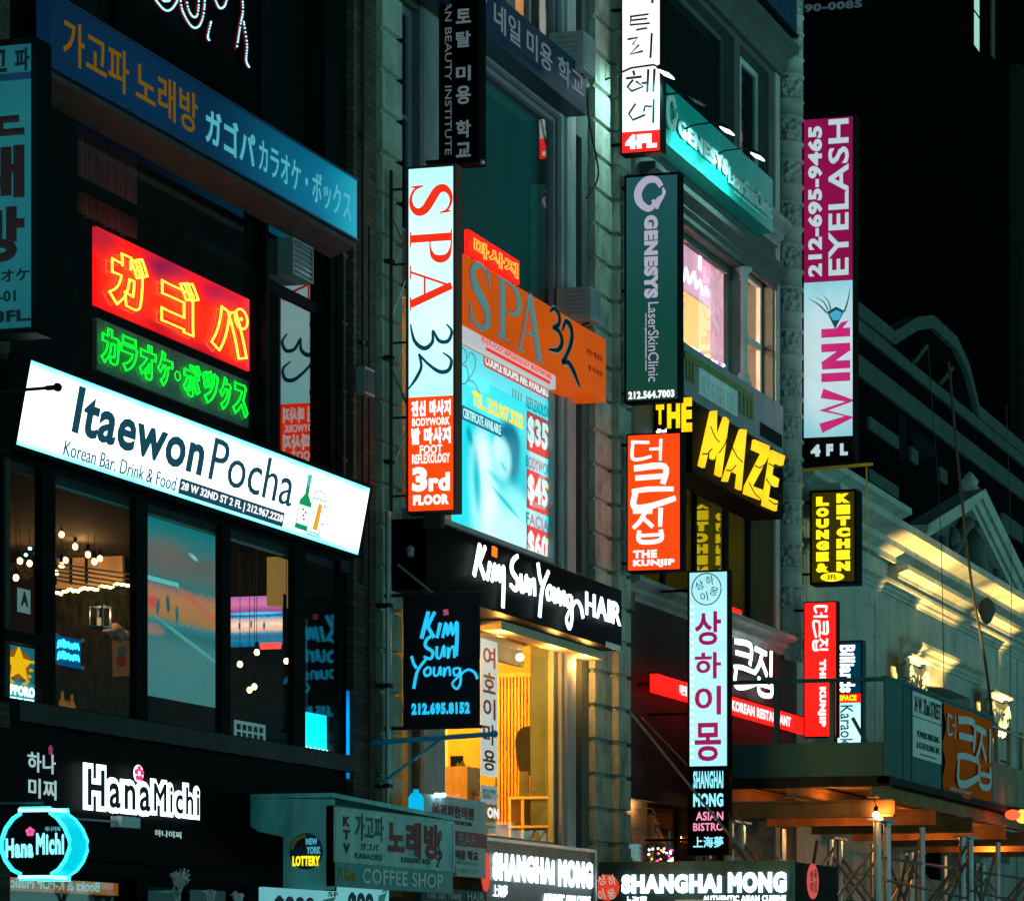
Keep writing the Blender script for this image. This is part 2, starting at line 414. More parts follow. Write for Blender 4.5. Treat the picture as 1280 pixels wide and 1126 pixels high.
def glass(name, tint=(.75, .9, .9), dirt=.03, extra=0.0):
    m = bpy.data.materials.new(name); m.use_nodes = True; nt = m.node_tree; ns = nt.nodes; ns.clear()
    out = ns.new('ShaderNodeOutputMaterial'); tr = ns.new('ShaderNodeBsdfTransparent'); tr.inputs[0].default_value = (*tint, 1)
    gl = ns.new('ShaderNodeBsdfGlossy'); gl.inputs['Roughness'].default_value = .012; gl.inputs['Color'].default_value = (.95, .95, .95, 1)
    lw = ns.new('ShaderNodeLayerWeight'); lw.inputs[0].default_value = .5
    pw = ns.new('ShaderNodeMath'); pw.operation = 'POWER'; pw.inputs[1].default_value = 5; nt.links.new(lw.outputs['Facing'], pw.inputs[0])
    ma = ns.new('ShaderNodeMath'); ma.operation = 'MULTIPLY_ADD'; ma.inputs[1].default_value = .94; ma.inputs[2].default_value = .05 + extra; nt.links.new(pw.outputs[0], ma.inputs[0])
    mx = ns.new('ShaderNodeMixShader'); nt.links.new(ma.outputs[0], mx.inputs[0]); nt.links.new(tr.outputs[0], mx.inputs[1]); nt.links.new(gl.outputs[0], mx.inputs[2])
    df = ns.new('ShaderNodeBsdfDiffuse'); df.inputs[0].default_value = (.3, .32, .32, 1)
    m2 = ns.new('ShaderNodeMixShader'); f = noise(nt, coords(nt), 2.5, 6)
    k = ns.new('ShaderNodeMath'); k.operation = 'MULTIPLY'; k.inputs[1].default_value = dirt * 2; nt.links.new(f, k.inputs[0])
    nt.links.new(k.outputs[0], m2.inputs[0]); nt.links.new(mx.outputs[0], m2.inputs[1]); nt.links.new(df.outputs[0], m2.inputs[2])
    bm = ns.new('ShaderNodeBump'); bm.inputs['Strength'].default_value = .03; bm.inputs['Distance'].default_value = .02
    nt.links.new(noise(nt, coords(nt), 1.3, 1), bm.inputs['Height']); nt.links.new(bm.outputs[0], gl.inputs['Normal'])
    nt.links.new(m2.outputs[0], out.inputs[0]); return m
M = {}
M['black'] = paint('black painted metal', (.004, .0062, .0072), .6, .0, .6, spec=.03)
M['blackgloss'] = paint('gloss black panel', (.0016, .002, .0024), .45, .0, .4, bmp=.04, spec=.02)
M['darkmetal'] = paint('dark steel', (.02, .024, .026), .5, .2, .4, spec=.15)
M['grey'] = paint('grey painted metal', (.22, .24, .25), .5, .0, .25)
M['lightgrey'] = paint('pale painted wood', (.3, .31, .32), .55, .0, .25)
M['white'] = paint('white plastic', (.7, .72, .72), .45, .0, .1)
M['alu'] = paint('aluminium', (.5, .52, .53), .35, .7, .15)
M['brickdark'] = brick('sooty brick', (.11, .065, .038), (.05, .034, .022), (.022, .018, .015))
M['brickred'] = brick('red brick', (.03, .008, .007), (.014, .006, .006), (.02, .014, .014))
M['bricktan'] = brick('tan brick', (.3, .2, .12), (.22, .14, .085), (.1, .08, .06))
M['quoin'] = stone('rusticated limestone', (.33, .34, .28), .9, 3.5, .7, spec=.05)
M['stone'] = stone('pale limestone', (.42, .41, .37), var=.25)
M['terra'] = stone('glazed terracotta', (.36, .36, .33), .6)
M['darkwall'] = stone('dark stucco', (.008, .01, .01), spec=0)
M['glass'] = glass('window glass', (.96, .98, .98), dirt=.008)
M['glassdark'] = glass('tinted window glass', (.3, .45, .45), .008)
M['mirror'] = glass('reflective window glass', (.3, .42, .42), .006, .10)
M['asphalt'] = paint('asphalt', (.05, .05, .052), .7, 0, .3, 5)
M['concrete'] = paint('concrete paving', (.25, .25, .24), .8, 0, .25, 3)
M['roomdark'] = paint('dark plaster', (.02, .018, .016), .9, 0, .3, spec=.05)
M['warmwall'] = paint('cream plaster', (.6, .5, .34), .9, 0, .12)
M['wood'] = paint('warm wood', (.36, .2, .08), .5, 0, .3, 6)
M['wooddark'] = paint('dark wood', (.09, .05, .03), .6, 0, .4, 6)
M['green'] = paint('green plywood', (.008, .1, .1), .6, 0, .3, 2)
M['pipe'] = paint('galvanised pipe', (.3, .34, .35), .35, .7, .3)
M['orangeglow'] = emit('orange fascia with own glow', (1, .11, .003), .42, .12, .7, base=(.7, .1, .006))  # light falling on the orange fascia put in as its own glow
M['navy'] = paint('navy sign board', (.012, .05, .13), .5, 0, .2)

M['blackcloth'] = paint('black banner cloth', (.006, .006, .01), .9, 0, .4)
M['leaf'] = paint('leaf', (.05, .1, .03), .6, 0, .4, 9)
M['skin'] = paint('skin', (.5, .3, .2), .6, 0, .1, 9, .05)
M['cloth'] = paint('dark jacket cloth', (.06, .06, .07), .9, 0, .3)
M['coral'] = paint('frosted branch', (.75, .75, .75), .7, 0, .2, 9)
M['rubber'] = paint('black cable', (.012, .012, .012), .6)
# light-giving surfaces
M['cyanwhite'] = lightbox('cyan white light box', (1, .95, .94), (.03, .8, .95), 2.6)
M['coolwhite'] = lightbox('cool white light box', (.6, 1, 1), (.4, 1, 1), 1.35)
M['paleblue'] = lightbox('pale blue light box', (.62, .86, .92), (.25, .7, .8), .85)
M['tealdim'] = lightbox('dim teal light box', (.004, .15, .19), (.003, .1, .13), .65)
M['warmpaper'] = lightbox('white light box', (.95, .93, .9), (.75, .95, .85), 1.25)
M['led'] = emit('white blue LED', (.55, .95, 1), 6.0)
M['ledtext'] = emit('white LED lettering', (.75, .97, 1), 3.5)
M['ledcyan'] = emit('cyan lettering', (.02, .55, .9), 1.0)
M['cyanneon'] = emit('cyan neon', (.03, .8, .95), 3.0)
M['redpanel'] = emit('red acrylic', (1, .006, .004), 2.6, .15, 1.0, base=(.4, .01, .01))
M['orangepanel'] = emit('orange red acrylic', (1, .03, .002), 2.2, .05, base=(.5, .05, .01))
M['redneon'] = emit('red neon tube', (1, .03, .01), 6.0)
M['amberneon'] = emit('amber neon tube', (1, .46, .03), 4.5)
M['greenneon'] = emit('green neon tube', (.0, 1, .02), 3.2)
M['redprint'] = emit('backlit red print', (.9, .03, .01), 1.0)
M['maroon'] = paint('maroon print', (.06, .004, .006), .5, 0, .2)
M['ink'] = paint('black print', (.006, .008, .012), .5, 0, .2, bmp=0)
M['inkblue'] = emit('backlit dark blue print', (.005, .06, .1), .8, base=(.005, .02, .03))
M['whiteprint'] = emit('backlit white print', (1, .96, .94), 1.2)
M['dimwhite'] = paint('white painted lettering', (.6, .62, .62), .5, 0, .1, bmp=0)
M['greyprint'] = paint('grey lettering', (.3, .32, .33), .5, 0, .1, bmp=0)
M['gold'] = paint('gold painted lettering', (.75, .42, .03), .5, 0, .1, bmp=0)
M['yellowled'] = emit('yellow LED lettering', (1, .68, .0), 2.2)
M['yellowprint'] = emit('backlit yellow print', (1, .7, .01), 1.5)
M['magenta'] = emit('backlit magenta print', (.52, .01, .14), .45, .1, .8)
M['magtext'] = emit('backlit magenta lettering', (.6, .02, .2), .8)
M['bulb'] = emit('warm bulb', (1, .55, .18), 14.0, sample=False)
M['bulbblue'] = emit('blue white bulb', (.2, .75, 1), 9.0, sample=False)
M['bulbwhite'] = emit('white bulb', (1, .85, .9), 9.0, sample=False)
M['bulborange'] = emit('orange bulb', (1, .3, .03), 7.0, sample=False)
M['bulbmag'] = emit('magenta bulb', (1, .05, .3), 5.0, sample=False)
def light(kind, loc, col, power, parent=None, size=.2, target=None, angle=70, blend=.6):
    l = bpy.data.lights.new('lamp', kind); l.color = col; l.energy = power
    if kind == 'AREA': l.size = size
    elif kind == 'SPOT': l.spot_size = math.radians(angle); l.spot_blend = blend; l.shadow_soft_size = size
    else: l.shadow_soft_size = size
    o = bpy.data.objects.new('lamp', l); COL.objects.link(o)
    root = parent
    while root is not None and root.parent is not None: root = root.parent
    o.location = Vector(loc) - (ORG.get(root, Vector((0, 0, 0))) if root is not None else Vector((0, 0, 0)))
    if target is not None: o.rotation_euler = (Vector(target) - Vector(loc)).to_track_quat('-Z', 'Y').to_euler()
    if parent is not None: o.parent = parent
    return o
def wall(name, mat, parent, X0, X1, Z0, Z1, Y, holes, depth=.35):
    xs = sorted({X0, X1, *[h[0] for h in holes], *[h[1] for h in holes]}); zs = sorted({Z0, Z1, *[h[2] for h in holes], *[h[3] for h in holes]})
    xs = [x for x in xs if X0 <= x <= X1]; zs = [z for z in zs if Z0 <= z <= Z1]
    mb = MB(); ids = {}
    def vid(i, j, k):
        key = (i, j, k)
        if key not in ids:
            ids[key] = len(mb.v); mb.v.append(Vector((xs[i], Y + k * depth, zs[j])))
        return ids[key]
    def solid(i, j):
        if not (0 <= i < len(xs) - 1 and 0 <= j < len(zs) - 1): return False
        cx, cz = (xs[i] + xs[i + 1]) / 2, (zs[j] + zs[j + 1]) / 2
        return not any(h[0] < cx < h[1] and h[2] < cz < h[3] for h in holes)
    for i in range(len(xs) - 1):
        for j in range(len(zs) - 1):
            if not solid(i, j): continue
            mb.f.append((vid(i, j, 0), vid(i + 1, j, 0), vid(i + 1, j + 1, 0), vid(i, j + 1, 0)))
            mb.f.append((vid(i, j, 1), vid(i, j + 1, 1), vid(i + 1, j + 1, 1), vid(i + 1, j, 1)))
            for di, dj, e in ((-1, 0, ((0, 0), (0, 1))), (1, 0, ((1, 1), (1, 0))), (0, -1, ((1, 0), (0, 0))), (0, 1, ((0, 1), (1, 1)))):
                if not solid(i + di, j + dj):
                    (a, b), (c, d) = e
                    mb.f.append((vid(i + a, j + b, 0), vid(i + c, j + d, 0), vid(i + c, j + d, 1), vid(i + a, j + b, 1)))
    return mb.build(name, mat, parent)
def room(name, mat, parent, X0, X1, Z0, Z1, Y0, Y1):
    mb = MB(); v = [(X0, Y0, Z0), (X1, Y0, Z0), (X1, Y1, Z0), (X0, Y1, Z0), (X0, Y0, Z1), (X1, Y0, Z1), (X1, Y1, Z1), (X0, Y1, Z1)]
    mb.mesh(v, [(0, 1, 2, 3), (7, 6, 5, 4), (3, 2, 6, 7), (0, 3, 7, 4), (1, 5, 6, 2)])
    return mb.build(name, mat, parent)
def window(parent, X0, X1, Z0, Z1, Y, frame, pane, fw=.06, cols=(), rows=(), name='window', depth=.08):
    """frame with its panes: COLS and ROWS are the mullions' places in metres"""
    mb = MB()
    mb.box((X0, Y, Z0), (X1, Y + depth, Z0 + fw)); mb.box((X0, Y, Z1 - fw), (X1, Y + depth, Z1))
    mb.box((X0, Y, Z0 + fw), (X0 + fw, Y + depth, Z1 - fw)); mb.box((X1 - fw, Y, Z0 + fw), (X1, Y + depth, Z1 - fw))
    for c in cols:
        c, w = c if isinstance(c, tuple) else (c, fw)
        mb.box((c - w / 2, Y - .004, Z0 + fw), (c + w / 2, Y + depth - .004, Z1 - fw))
    for r in rows:
        r, w = r if isinstance(r, tuple) else (r, fw)
        mb.box((X0 + fw, Y + .004, r - w / 2), (X1 - fw, Y + depth - .008, r + w / 2))
    f = mb.build(name, frame, parent)
    MB().box((X0 + fw * .5, Y + depth * .45, Z0 + fw * .5), (X1 - fw * .5, Y + depth * .45 + .008, Z1 - fw * .5)).build('pane', pane, f)
    return f
def cabinet(root, F, T, housing, panel, rim=.03, name='housing', pname='light_panel'):
    """sign box of thickness T behind face F, with a rim round its panel"""
    ra, rb = rim / F.w, rim / F.h
    mb = MB()
    mb.fbox(F, -ra, -rb, 1 + ra, 1 + rb, -T, -.004)
    mb.fbox(F, -ra, -rb, 1 + ra, 0, -.004, .014); mb.fbox(F, -ra, 1, 1 + ra, 1 + rb, -.004, .014)
    mb.fbox(F, -ra, 0, 0, 1, -.004, .014); mb.fbox(F, 1, 0, 1 + ra, 1, -.004, .014)
    h = mb.build(name, housing, root)
    p = MB().fbox(F, .001, .001, .999, .999, -.003, .001).build(pname, panel, root) if panel else None
    return h, p
def bracket(root, p0, p1, r=.018, mat=None, name='bracket'):
    return MB().tube([p0, p1], r, 6).build(name, mat or M['darkmetal'], root)
# ================================================================== ground and street
struct('road', MB().box((-60, -13.2, -.6), (160, -3.6, -.15)), M['asphalt'])
struct('pavement', MB().box((-60, -3.6, -.6), (160, .4, 0)), M['concrete'])
struct('far_pavement', MB().box((-60, -19, -.6), (160, -13.2, 0)), M['concrete'])

# ================================================================== building one: black steel front
bx0, bx1 = fx(-70), fx(461)
b1 = thing('shop_building', 'black steel fronted building with brick pier and stacked restaurant windows', 'building', (bx0, 0, 0))
w2t, w2b = fz(65, 588), fz(65, 889)
w3t, w3b = fz(120, 128), fz(120, 500)
w4b, w4t = fz(340, 185), fz(340, 185) + 3.0
holes = [(fx(3), fx(414), w2b, w2t), (fx(97), fx(333), w3b, w3t), (fx(336), fx(414), w3b, w3t), (fx(150), fx(326), w4b, w4t), (fx(336), fx(406), w4b, w4t), (fx(6), fx(172), .3, fz(8, 1086)), (fx(185), fx(310), .02, fz(8, 1086))]
wall('steel_front', M['black'], b1, fx(2), fx(433), 0, 21, 0, holes, .3)
MB().box((fx(433), -.09, 0), (bx1, .5, 21)).build('brick_pier', M['brickdark'], b1)
MB().box((bx0, -.09, 0), (fx(2), .5, 21)).build('brick_pier', M['brickdark'], b1)
mb = MB()                                                # sills and string courses
for z, d, u in ((w2b, .17, .03), (w2t + .03, .06, -.02), (w3b, .1, -.02)):
    mb.box((fx(5), -d, z - .16), (fx(433), .0, z + u))
mb.build('string_course', M['darkmetal'], b1)
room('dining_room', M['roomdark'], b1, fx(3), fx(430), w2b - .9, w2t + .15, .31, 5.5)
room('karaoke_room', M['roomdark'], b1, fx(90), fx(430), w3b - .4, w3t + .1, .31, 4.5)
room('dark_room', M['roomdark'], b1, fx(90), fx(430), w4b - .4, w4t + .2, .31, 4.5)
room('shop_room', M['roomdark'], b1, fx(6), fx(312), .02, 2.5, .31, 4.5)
X = lambda p: fx(p, -.1)
window(b1, fx(3, -.13), fx(414), w2b, w2t, -.13, M['black'], M['glass'], .045,
       cols=[(X(57), X(65) - X(48)), (X(174), X(181) - X(167)), (X(279.5), X(285) - X(274)), (X(371.5), X(378.5) - X(364.5))])
MB().box((fx(5, -.13), -.138, fz(10, 804)), (X(48), -.052, fz(10, 790))).build('glazing_bar', M['black'], b1)
M['tealpanel'] = paint('teal painted panel', (.1, .35, .34), .5, 0, .15)
MB().box((X(65), -.02, fz(65, 607)), (X(364), .03, w2t - .08)).build('transom_panel', M['tealpanel'], b1)
window(b1, fx(97), fx(333), w3b, w3t, .1, M['black'], M['glass'], .05, rows=[(fz(120, 231), .11)], cols=[(X(108), .2)])
window(b1, fx(336), fx(414), w3b, w3t, .1, M['black'], M['mirror'], .07, rows=[(fz(340, 351), .12)])
window(b1, fx(150), fx(326), w4b, w4t, .1, M['black'], M['glassdark'], .08)
window(b1, fx(336), fx(406), w4b, w4t, .1, M['black'], M['glassdark'], .08)
window(b1, fx(6), fx(172), .3, fz(8, 1086), .1, M['black'], M['glass'], .06)
window(b1, fx(185), fx(310), .02, fz(8, 1086), .1, M['black'], M['glassdark'], .08, cols=[fx(245)], name='door')
# curtain behind the karaoke window and in the fourth floor window
M['redcurtain'] = paint('wine red curtain', (.16, .03, .025), .9, 0, .3, 8)
M['greycurtain'] = paint('grey curtain', (.16, .18, .19), .9, 0, .3, 8)
def curtain(parent, X0, X1, Z0, Z1, Y, mat, folds=14, amp=.03, name='curtain'):
    mb = MB(); n = folds * 6; vs = []
    for i in range(n + 1):
        x = X0 + (X1 - X0) * i / n; y = Y + amp * math.sin(i / 6 * 2 * math.pi) + amp * .5 * math.sin(i * .37)
        vs += [(x, y, Z0), (x, y, Z1)]
    mb.mesh(vs, [(2 * i, 2 * i + 2, 2 * i + 3, 2 * i + 1) for i in range(n)])
    return mb.build(name, mat, parent, True)
curtain(b1, fx(118), fx(222), fz(120, 245), w3t, .5, M['redcurtain'])
curtain(b1, fx(338), fx(404), w4b, w4t, .5, M['greycurtain'])
# dark rear part of the building
MB().box((bx0 + .1, 6, 0), (bx1 - .1, 14, 20)).build('rear_block', M['darkwall'], b1)

# ---- long blue sign board
F = fac(62, 446, 226, 299, -.36, ref=446)
t = thing('sign_board', 'long blue sign board with gold Korean and pale blue Japanese lettering', 'sign', F.p(0, 1))
M['bluebox'] = picture('blue light box with cyan end glow', [(0, (.0, .016, .055)), (1, (.0, .012, .04))], [(1.02, .35, .34, 1.1, (.0, .2, .36), .9, 0), (1.05, .3, .12, 1.3, (.0, .45, .62), .9, 0), (.3, .5, .2, .6, (.0, .022, .075), .9, 0)], .8)  # cyan light on the far end put into the board's glow
MB().fbox(F, 0, 0, 1, 1, -.14, 0).build('board', M['bluebox'], t)
mb = MB(); mb.fbox(F, -.004, -.03, 1.004, 0, -.15, .015); mb.fbox(F, -.004, 1, 1.004, 1.03, -.15, .015)
mb.build('trim', M['navy'], t)
mb = MB(); a, b, c, d = F.p(0, 1.03, -.02), F.p(1, 1.03, -.02), F.p(1, 1.03, 0), F.p(0, 1.03, 0)
y1 = -.02
mb.hexa([(F.O.x, y1, F.O.z - .2), (F.O.x + F.w, y1, F.O.z - .2), (F.O.x + F.w, -.34, F.O.z - .1), (F.O.x, -.34, F.O.z - .1),
         (F.O.x, y1, F.O.z - .12), (F.O.x + F.w, y1, F.O.z - .12), (F.O.x + F.w, -.34, F.O.z - .04), (F.O.x, -.34, F.O.z - .04)])
M['palesoffit'] = paint('weathered pale soffit', (.06, .022, .02), .7, 0, .5, 3)
mb.build('soffit', M['palesoffit'], t)
M['goldlit'] = emit('backlit gold print', (1, .45, .02), .13, base=(.1, .05, .0))
M['bluelit'] = emit('backlit pale blue print', (.15, .75, .9), .5)
txt(t, F, '가고파', (F.a(78), .2, F.a(160), .82), M['goldlit'], bold=.012, d=.006)
txt(t, F, '노래방', (F.a(169), .2, F.a(246), .82), M['goldlit'], bold=.012, d=.006)
txt(t, F, 'ガゴパ', (F.a(256), .26, F.a(318), .82), M['bluelit'], bold=.03, d=.006)
txt(t, F, 'カラオケ・ボックス', (F.a(323), .27, F.a(438), .8), M['bluelit'], bold=.012, d=.006)

# ---- bead and tube neon near the roof line
Fn = Fr((0, -.12, 0), (1, 0, 0), (0, 0, 1), 1, 1, -.12)
t = thing('neon_sign', 'broken neon letters outlined in white beads above the long blue board', 'neon sign', at(245, 40, -.12))
P = lambda x, y, Y=-.12: at(x, y, Y)
loops = [[(188, -60), (190, -10), (197, 6), (207, 14), (216, 8), (221, -8), (221, -60)], [(197, -40), (200, -4), (206, 2), (212, -4), (213, -40)],
         [(222, -50), (224, 2), (230, 22), (240, 35), (249, 30), (254, 6), (254, -50)], [(230, -40), (232, 4), (239, 21), (246, 14), (247, -40)],
         [(298, -40), (302, 10), (299, 30), (294, 62)], [(303, 28), (307, 56), (306, 76), (310, 85)], [(262, 28), (258, 46), (260, 51)], [(266, -4), (272, 10), (279, 8), (283, -6)]]
for k, lp in enumerate(loops):
    pts = smooth_pts([tuple(P(x, y)) for x, y in lp], 6)
    MB().tube(pts, .012, 5).build('backing_tube', M['redtube'] if 'redtube' in M else M.setdefault('redtube', emit('dim red tube', (.4, .02, .015), .35)), t)
    mb = MB(); acc = 0; last = Vector(pts[0])
    for q in pts[1:]:
        q = Vector(q); seg = (q - last).length; n = max(1, round(seg / .034))
        for i in range(n): mb.ball(last.lerp(q, i / n) + Vector((0, -.018, 0)), .011, 5, 4)
        last = q
    mb.build('lettering', M.setdefault('bead', emit('blue white bead lamp', (.35, .85, 1), 1.6, sample=False)), t)
MB().box(P(150, -80) + Vector((0, .06, -1.4)), P(330, -120) + Vector((0, .1, 0))).build('backboard', M['blackgloss'], t)

# ---- red and green neon window signs
F = fac(121, 318, 283, 381, .19)
t = thing('neon_sign', 'glowing red window panel with three amber outlined Japanese characters', 'neon sign', F.p(0, 1))
M['redneonpanel'] = picture('red neon panel', [(0, (1, .004, .003)), (1, (1, .006, .004))], [(.42, .86, .13, .2, (.22, .004, .05), .8, -.2), (.78, .86, .12, .14, (.3, .004, .05), .8, -.3), (.02, .9, .1, .2, (.45, .008, .02), .8, 0), (1.0, .5, .07, .7, (.75, .05, .08), .8, 0), (.55, .02, .4, .1, (.5, .0, .01), .8, -.2), (.2, .45, .13, .34, (1.3, .03, .004), .7, 0), (.52, .45, .13, .34, (1.3, .03, .004), .7, 0), (.83, .45, .12, .36, (1.3, .03, .004), .7, 0)], 1.5, 5, .05)
MB().fbox(F, 0, 0, 1, 1, -.05, 0).build('panel', M['redneonpanel'], t)
for ch, p0, p1, b0, b1_ in (('ガ', 131, 181, .16, .92), ('ゴ', 197, 245, .17, .9), ('パ', 259, 306, .2, .94)):
    for off, rad in ((.08, .019),):
        txt(t, F, ch, (F.a(p0), b0, F.a(p1), b1_), M['amberneon'], outline=rad, off=off, d=.03)
    txt(t, F, ch, (F.a(p0) - .012, b0 + .03, F.a(p1) - .012, b1_ + .03), M['redneon'], outline=.006, off=.05, d=.004)
F = fac(121, 318, 397, 462, .19)
t = thing('neon_sign', 'green neon Japanese lettering behind glass under the red panel', 'neon sign', F.p(0, 1))
M['greenneon2'] = emit('dim green tube', (.05, .45, .03), .8)
M['dimgreen'] = paint('grey backing board', (.22, .2, .19), .6, 0, .3)
MB().fbox(F, 0, 0, 1, 1, -.05, 0).build('panel', M['dimgreen'], t)
for i, ch in enumerate('カラオケ・ボックス'):
    pxs = [122, 147, 170, 193, 214, 225, 249, 271, 287, 308]
    p0, p1 = pxs[i], pxs[i + 1] - 2
    if ch == '・': txt(t, F, ch, (F.a(p0 + 1), .42, F.a(p1 - 1), .62), M['greenneon'], outline=.01, off=.03, d=.03); continue
    txt(t, F, ch, (F.a(p0), .14, F.a(p1), .84), M['greenneon'], outline=.02, off=.05, d=.03)
    txt(t, F, ch, (F.a(p0) - .006, .18, F.a(p1) - .006, .88), M['greenneon2'], outline=.005, off=.055, d=.004)
MB().fbox(fac(314, 317, 390, 535, .2, ref=316), 0, 0, 1, 1, 0, .03).build('edge_tube', M.setdefault('dimred', emit('dim red edge tube', (1, .09, .02), .9)), t)

# ---- louvred air conditioner in the narrow window
def louvre_unit(name, label, F, depth, body, slat, n=7, group=None, rot_front=True):
    t = thing(name, label, 'air conditioner', F.p(0, 1), group)
    mb = MB(); mb.fbox(F, 0, 0, 1, 1, -depth, -.03)
    for r in ((0, 0, 1, .06), (0, .94, 1, 1), (0, .06, .05, .94), (.95, .06, 1, .94)): mb.fbox(F, *r, -.03, 0)
    mb.build('casing', body, t)
    mb = MB()
    for i in range(n):
        b0 = .08 + .84 * i / n; b1_ = b0 + .84 / n * .62
        mb.hexa([F.p(.06, b1_, -.002), F.p(.94, b1_, -.002), F.p(.94, b1_, -.012), F.p(.06, b1_, -.012), F.p(.06, b0, -.026), F.p(.94, b0, -.026), F.p(.94, b0, -.036), F.p(.06, b0, -.036)][0:4] + [F.p(.06, b0, -.016), F.p(.94, b0, -.016), F.p(.94, b0, -.026), F.p(.06, b0, -.026)])
    mb.build('slat', slat, t); return t
F = fac(366, 392, 296, 342, -.05)
louvre_unit('air_conditioner', 'louvred air conditioner filling the top of the narrow window', F, .3, M['grey'], M['alu'], 6)
# torn poster taped inside the narrow window
# ---- big tilted white light box
X0 = fx(19, -.36); zb = fz(19, 555, -.36); pt = atx(37.5, 449.5, X0)
Vv = Vector((0, pt.y + .36, pt.z - zb)); x1 = fx(447.5, -.36)
F = Fr((X0, -.36, zb), (1, 0, 0), Vv, x1 - X0, Vv.length, -.41)
t = thing('light_box_sign', 'long tilted white light box with dark lettering, green bottle and beer mug', 'sign', F.p(0, 1))
cabinet(t, F, .2, M['black'], M['cyanwhite'], .04)
A = F.a
txt(t, F, 'Itaewon', (A(88), .085, A(250), .655), M['inkblue'], bold=.03, d=.004)
txt(t, F, 'Pocha', (A(259), .095, A(362), .655), M['inkblue'], d=.004)
txt(t, F, 'Korean Bar. Drink & Food', (A(83), .765, A(222), .945), M['inkblue'], d=.004, off=-.006)
MB().fbox(F, A(227), .755, A(357), .955, .0015, .004).build('address_strip', M['inkblue'], t)
txt(t, F, '28 W 32ND ST 2 FL | 212.967.2228', (A(229), .79, A(355.5), .925), M['whiteprint'], bold=.02, d=.005)
M['bottlegreen'] = emit('backlit green print', (.0, .38, .12), .8)
M['tealprint'] = emit('backlit teal print', (.1, .6, .6), .9)
M['beer'] = emit('backlit amber print', (.85, .35, .02), 1)
bm = MB(); bx = [(.5 - .13, .2), (.5 + .13, .2), (.5 + .14, .35), (.95, .48), (.97, .97), (.03, .97), (.05, .48), (.36, .35)]
s = F.sub(A(371), .12, A(387), .93); bm.fprism(s, [(a, b) for a, b in reversed(bx)], .0015, .004).build('bottle_print', M['bottlegreen'], t)
MB().fprism(s, [(.35, .2), (.65, .2), (.66, .0), (.34, .0)], .0015, .0042).build('bottle_print', M['tealprint'], t)
MB().fprism(s, [(.08, .88), (.92, .88), (.92, .55), (.08, .55)], .005, .007).build('bottle_print', M['whiteprint'], t)
mb = MB()
for (x, y) in ((.4, .62), (.62, .66), (.48, .72), (.58, .78)): mb.fprism(s, disc_pts(x, y, .07, .02, 8), .0075, .008)
mb.build('bottle_print', M['ink'], t)
s = F.sub(A(384), .28, A(408), .95)
mg = [[(.1, .12, .03), (.1, .9, .03), (.3, .97, .03), (.68, .97, .03), (.72, .9, .03), (.75, .12, .03)], [(.1, .12, .03), (.3, .02, .03), (.55, .04, .03), (.75, .12, .03)], [(.1, .2, .03), (.75, .2, .03)], [(.75, .3, .03), (.95, .35, .03), (.97, .6, .03), (.73, .7, .03)], [(.3, .3, .03), (.3, .85, .03)], [(.2, .92, .03), (.7, .92, .03)]]
strokes(MB(), s, (0, 0, 1, 1), (0, 1, 1, 0), [[(x, y, w * .9) for x, y, w in l] for l in mg], .004, .003).build('mug_print', M['tealprint'], t) if False else None
mb = strokes(MB(), s, (0, 0, 1, 1), (0, 0, 1, 1), [[(x, 1 - y, w) for x, y, w in l] for l in mg], .004, .003); mb.build('mug_print', M['tealprint'], t)
MB().fprism(s, [(.36, .85), (.62, .85), (.66, .3), (.46, .26)], .0015, .0035).build('mug_print', M['beer'], t)
# ---- rod with a ball end in front of the box
Xr = fx(-30, -.5)
t = thing('stay_rod', 'thin black rod with a ball tip crossing the corner of the tilted white light box', 'rod', atx(-20, 491, Xr))
mb = MB().tube([atx(-20, 491, Xr), atx(70, 484, Xr)], .016, 7); mb.build('rod', M['black'], t)
MB().ball(atx(72, 484, Xr), .04, 10, 7).build('ball_tip', M['black'], t)
MB().tube([atx(58, 485, Xr), atx(70, 484, Xr)], .024, 7).build('collar', M['black'], t)

# ---- blade sign cut by the picture edge
F = bla(-45, 40, 58, 412, -.25)
t = thing('blade_sign', 'tall dim teal blade sign with maroon Korean characters and a small telephone number', 'blade sign', F.p(0, 1))
cabinet(t, F, .22, M['black'], M['tealdim'], .05)
a = lambda px: (px + 45) / 85
MB().fbox(F, 0, .1, 1, .125, .0015, .004).build('stripe', M['navy'], t)
for ch, p0, p1 in (('가', -36, -18), ('고', -12, 9), ('파', 19, 37)):
    txt(t, F, ch, (a(p0), .015, a(p1), .095), M['ink'], bold=.03, d=.003)
for ch, b0, b1_ in (('노', .2, .32), ('래', .355, .54), ('방', .57, .765)):
    txt(t, F, ch, (a(-34), b0, a(31), b1_), M['maroon'], bold=.05, d=.003)
txt(t, F, 'カラオケ', (a(-36), .79, a(37), .835), M['ink'], bold=.02, d=.003)
txt(t, F, '695-01', (a(-30), .865, a(20), .905), M['ink'], bold=.02, d=.003)
txt(t, F, '2, 3FL.', (a(-34), .935, a(39), .985), M['ink'], bold=.05, d=.003)
bracket(t, F.p(.02, .02, -.1) + Vector((0, .3, 0)), F.p(0, .02, -.1), .03); bracket(t, F.p(.02, .96, -.1) + Vector((0, .3, 0)), F.p(0, .96, -.1), .03)

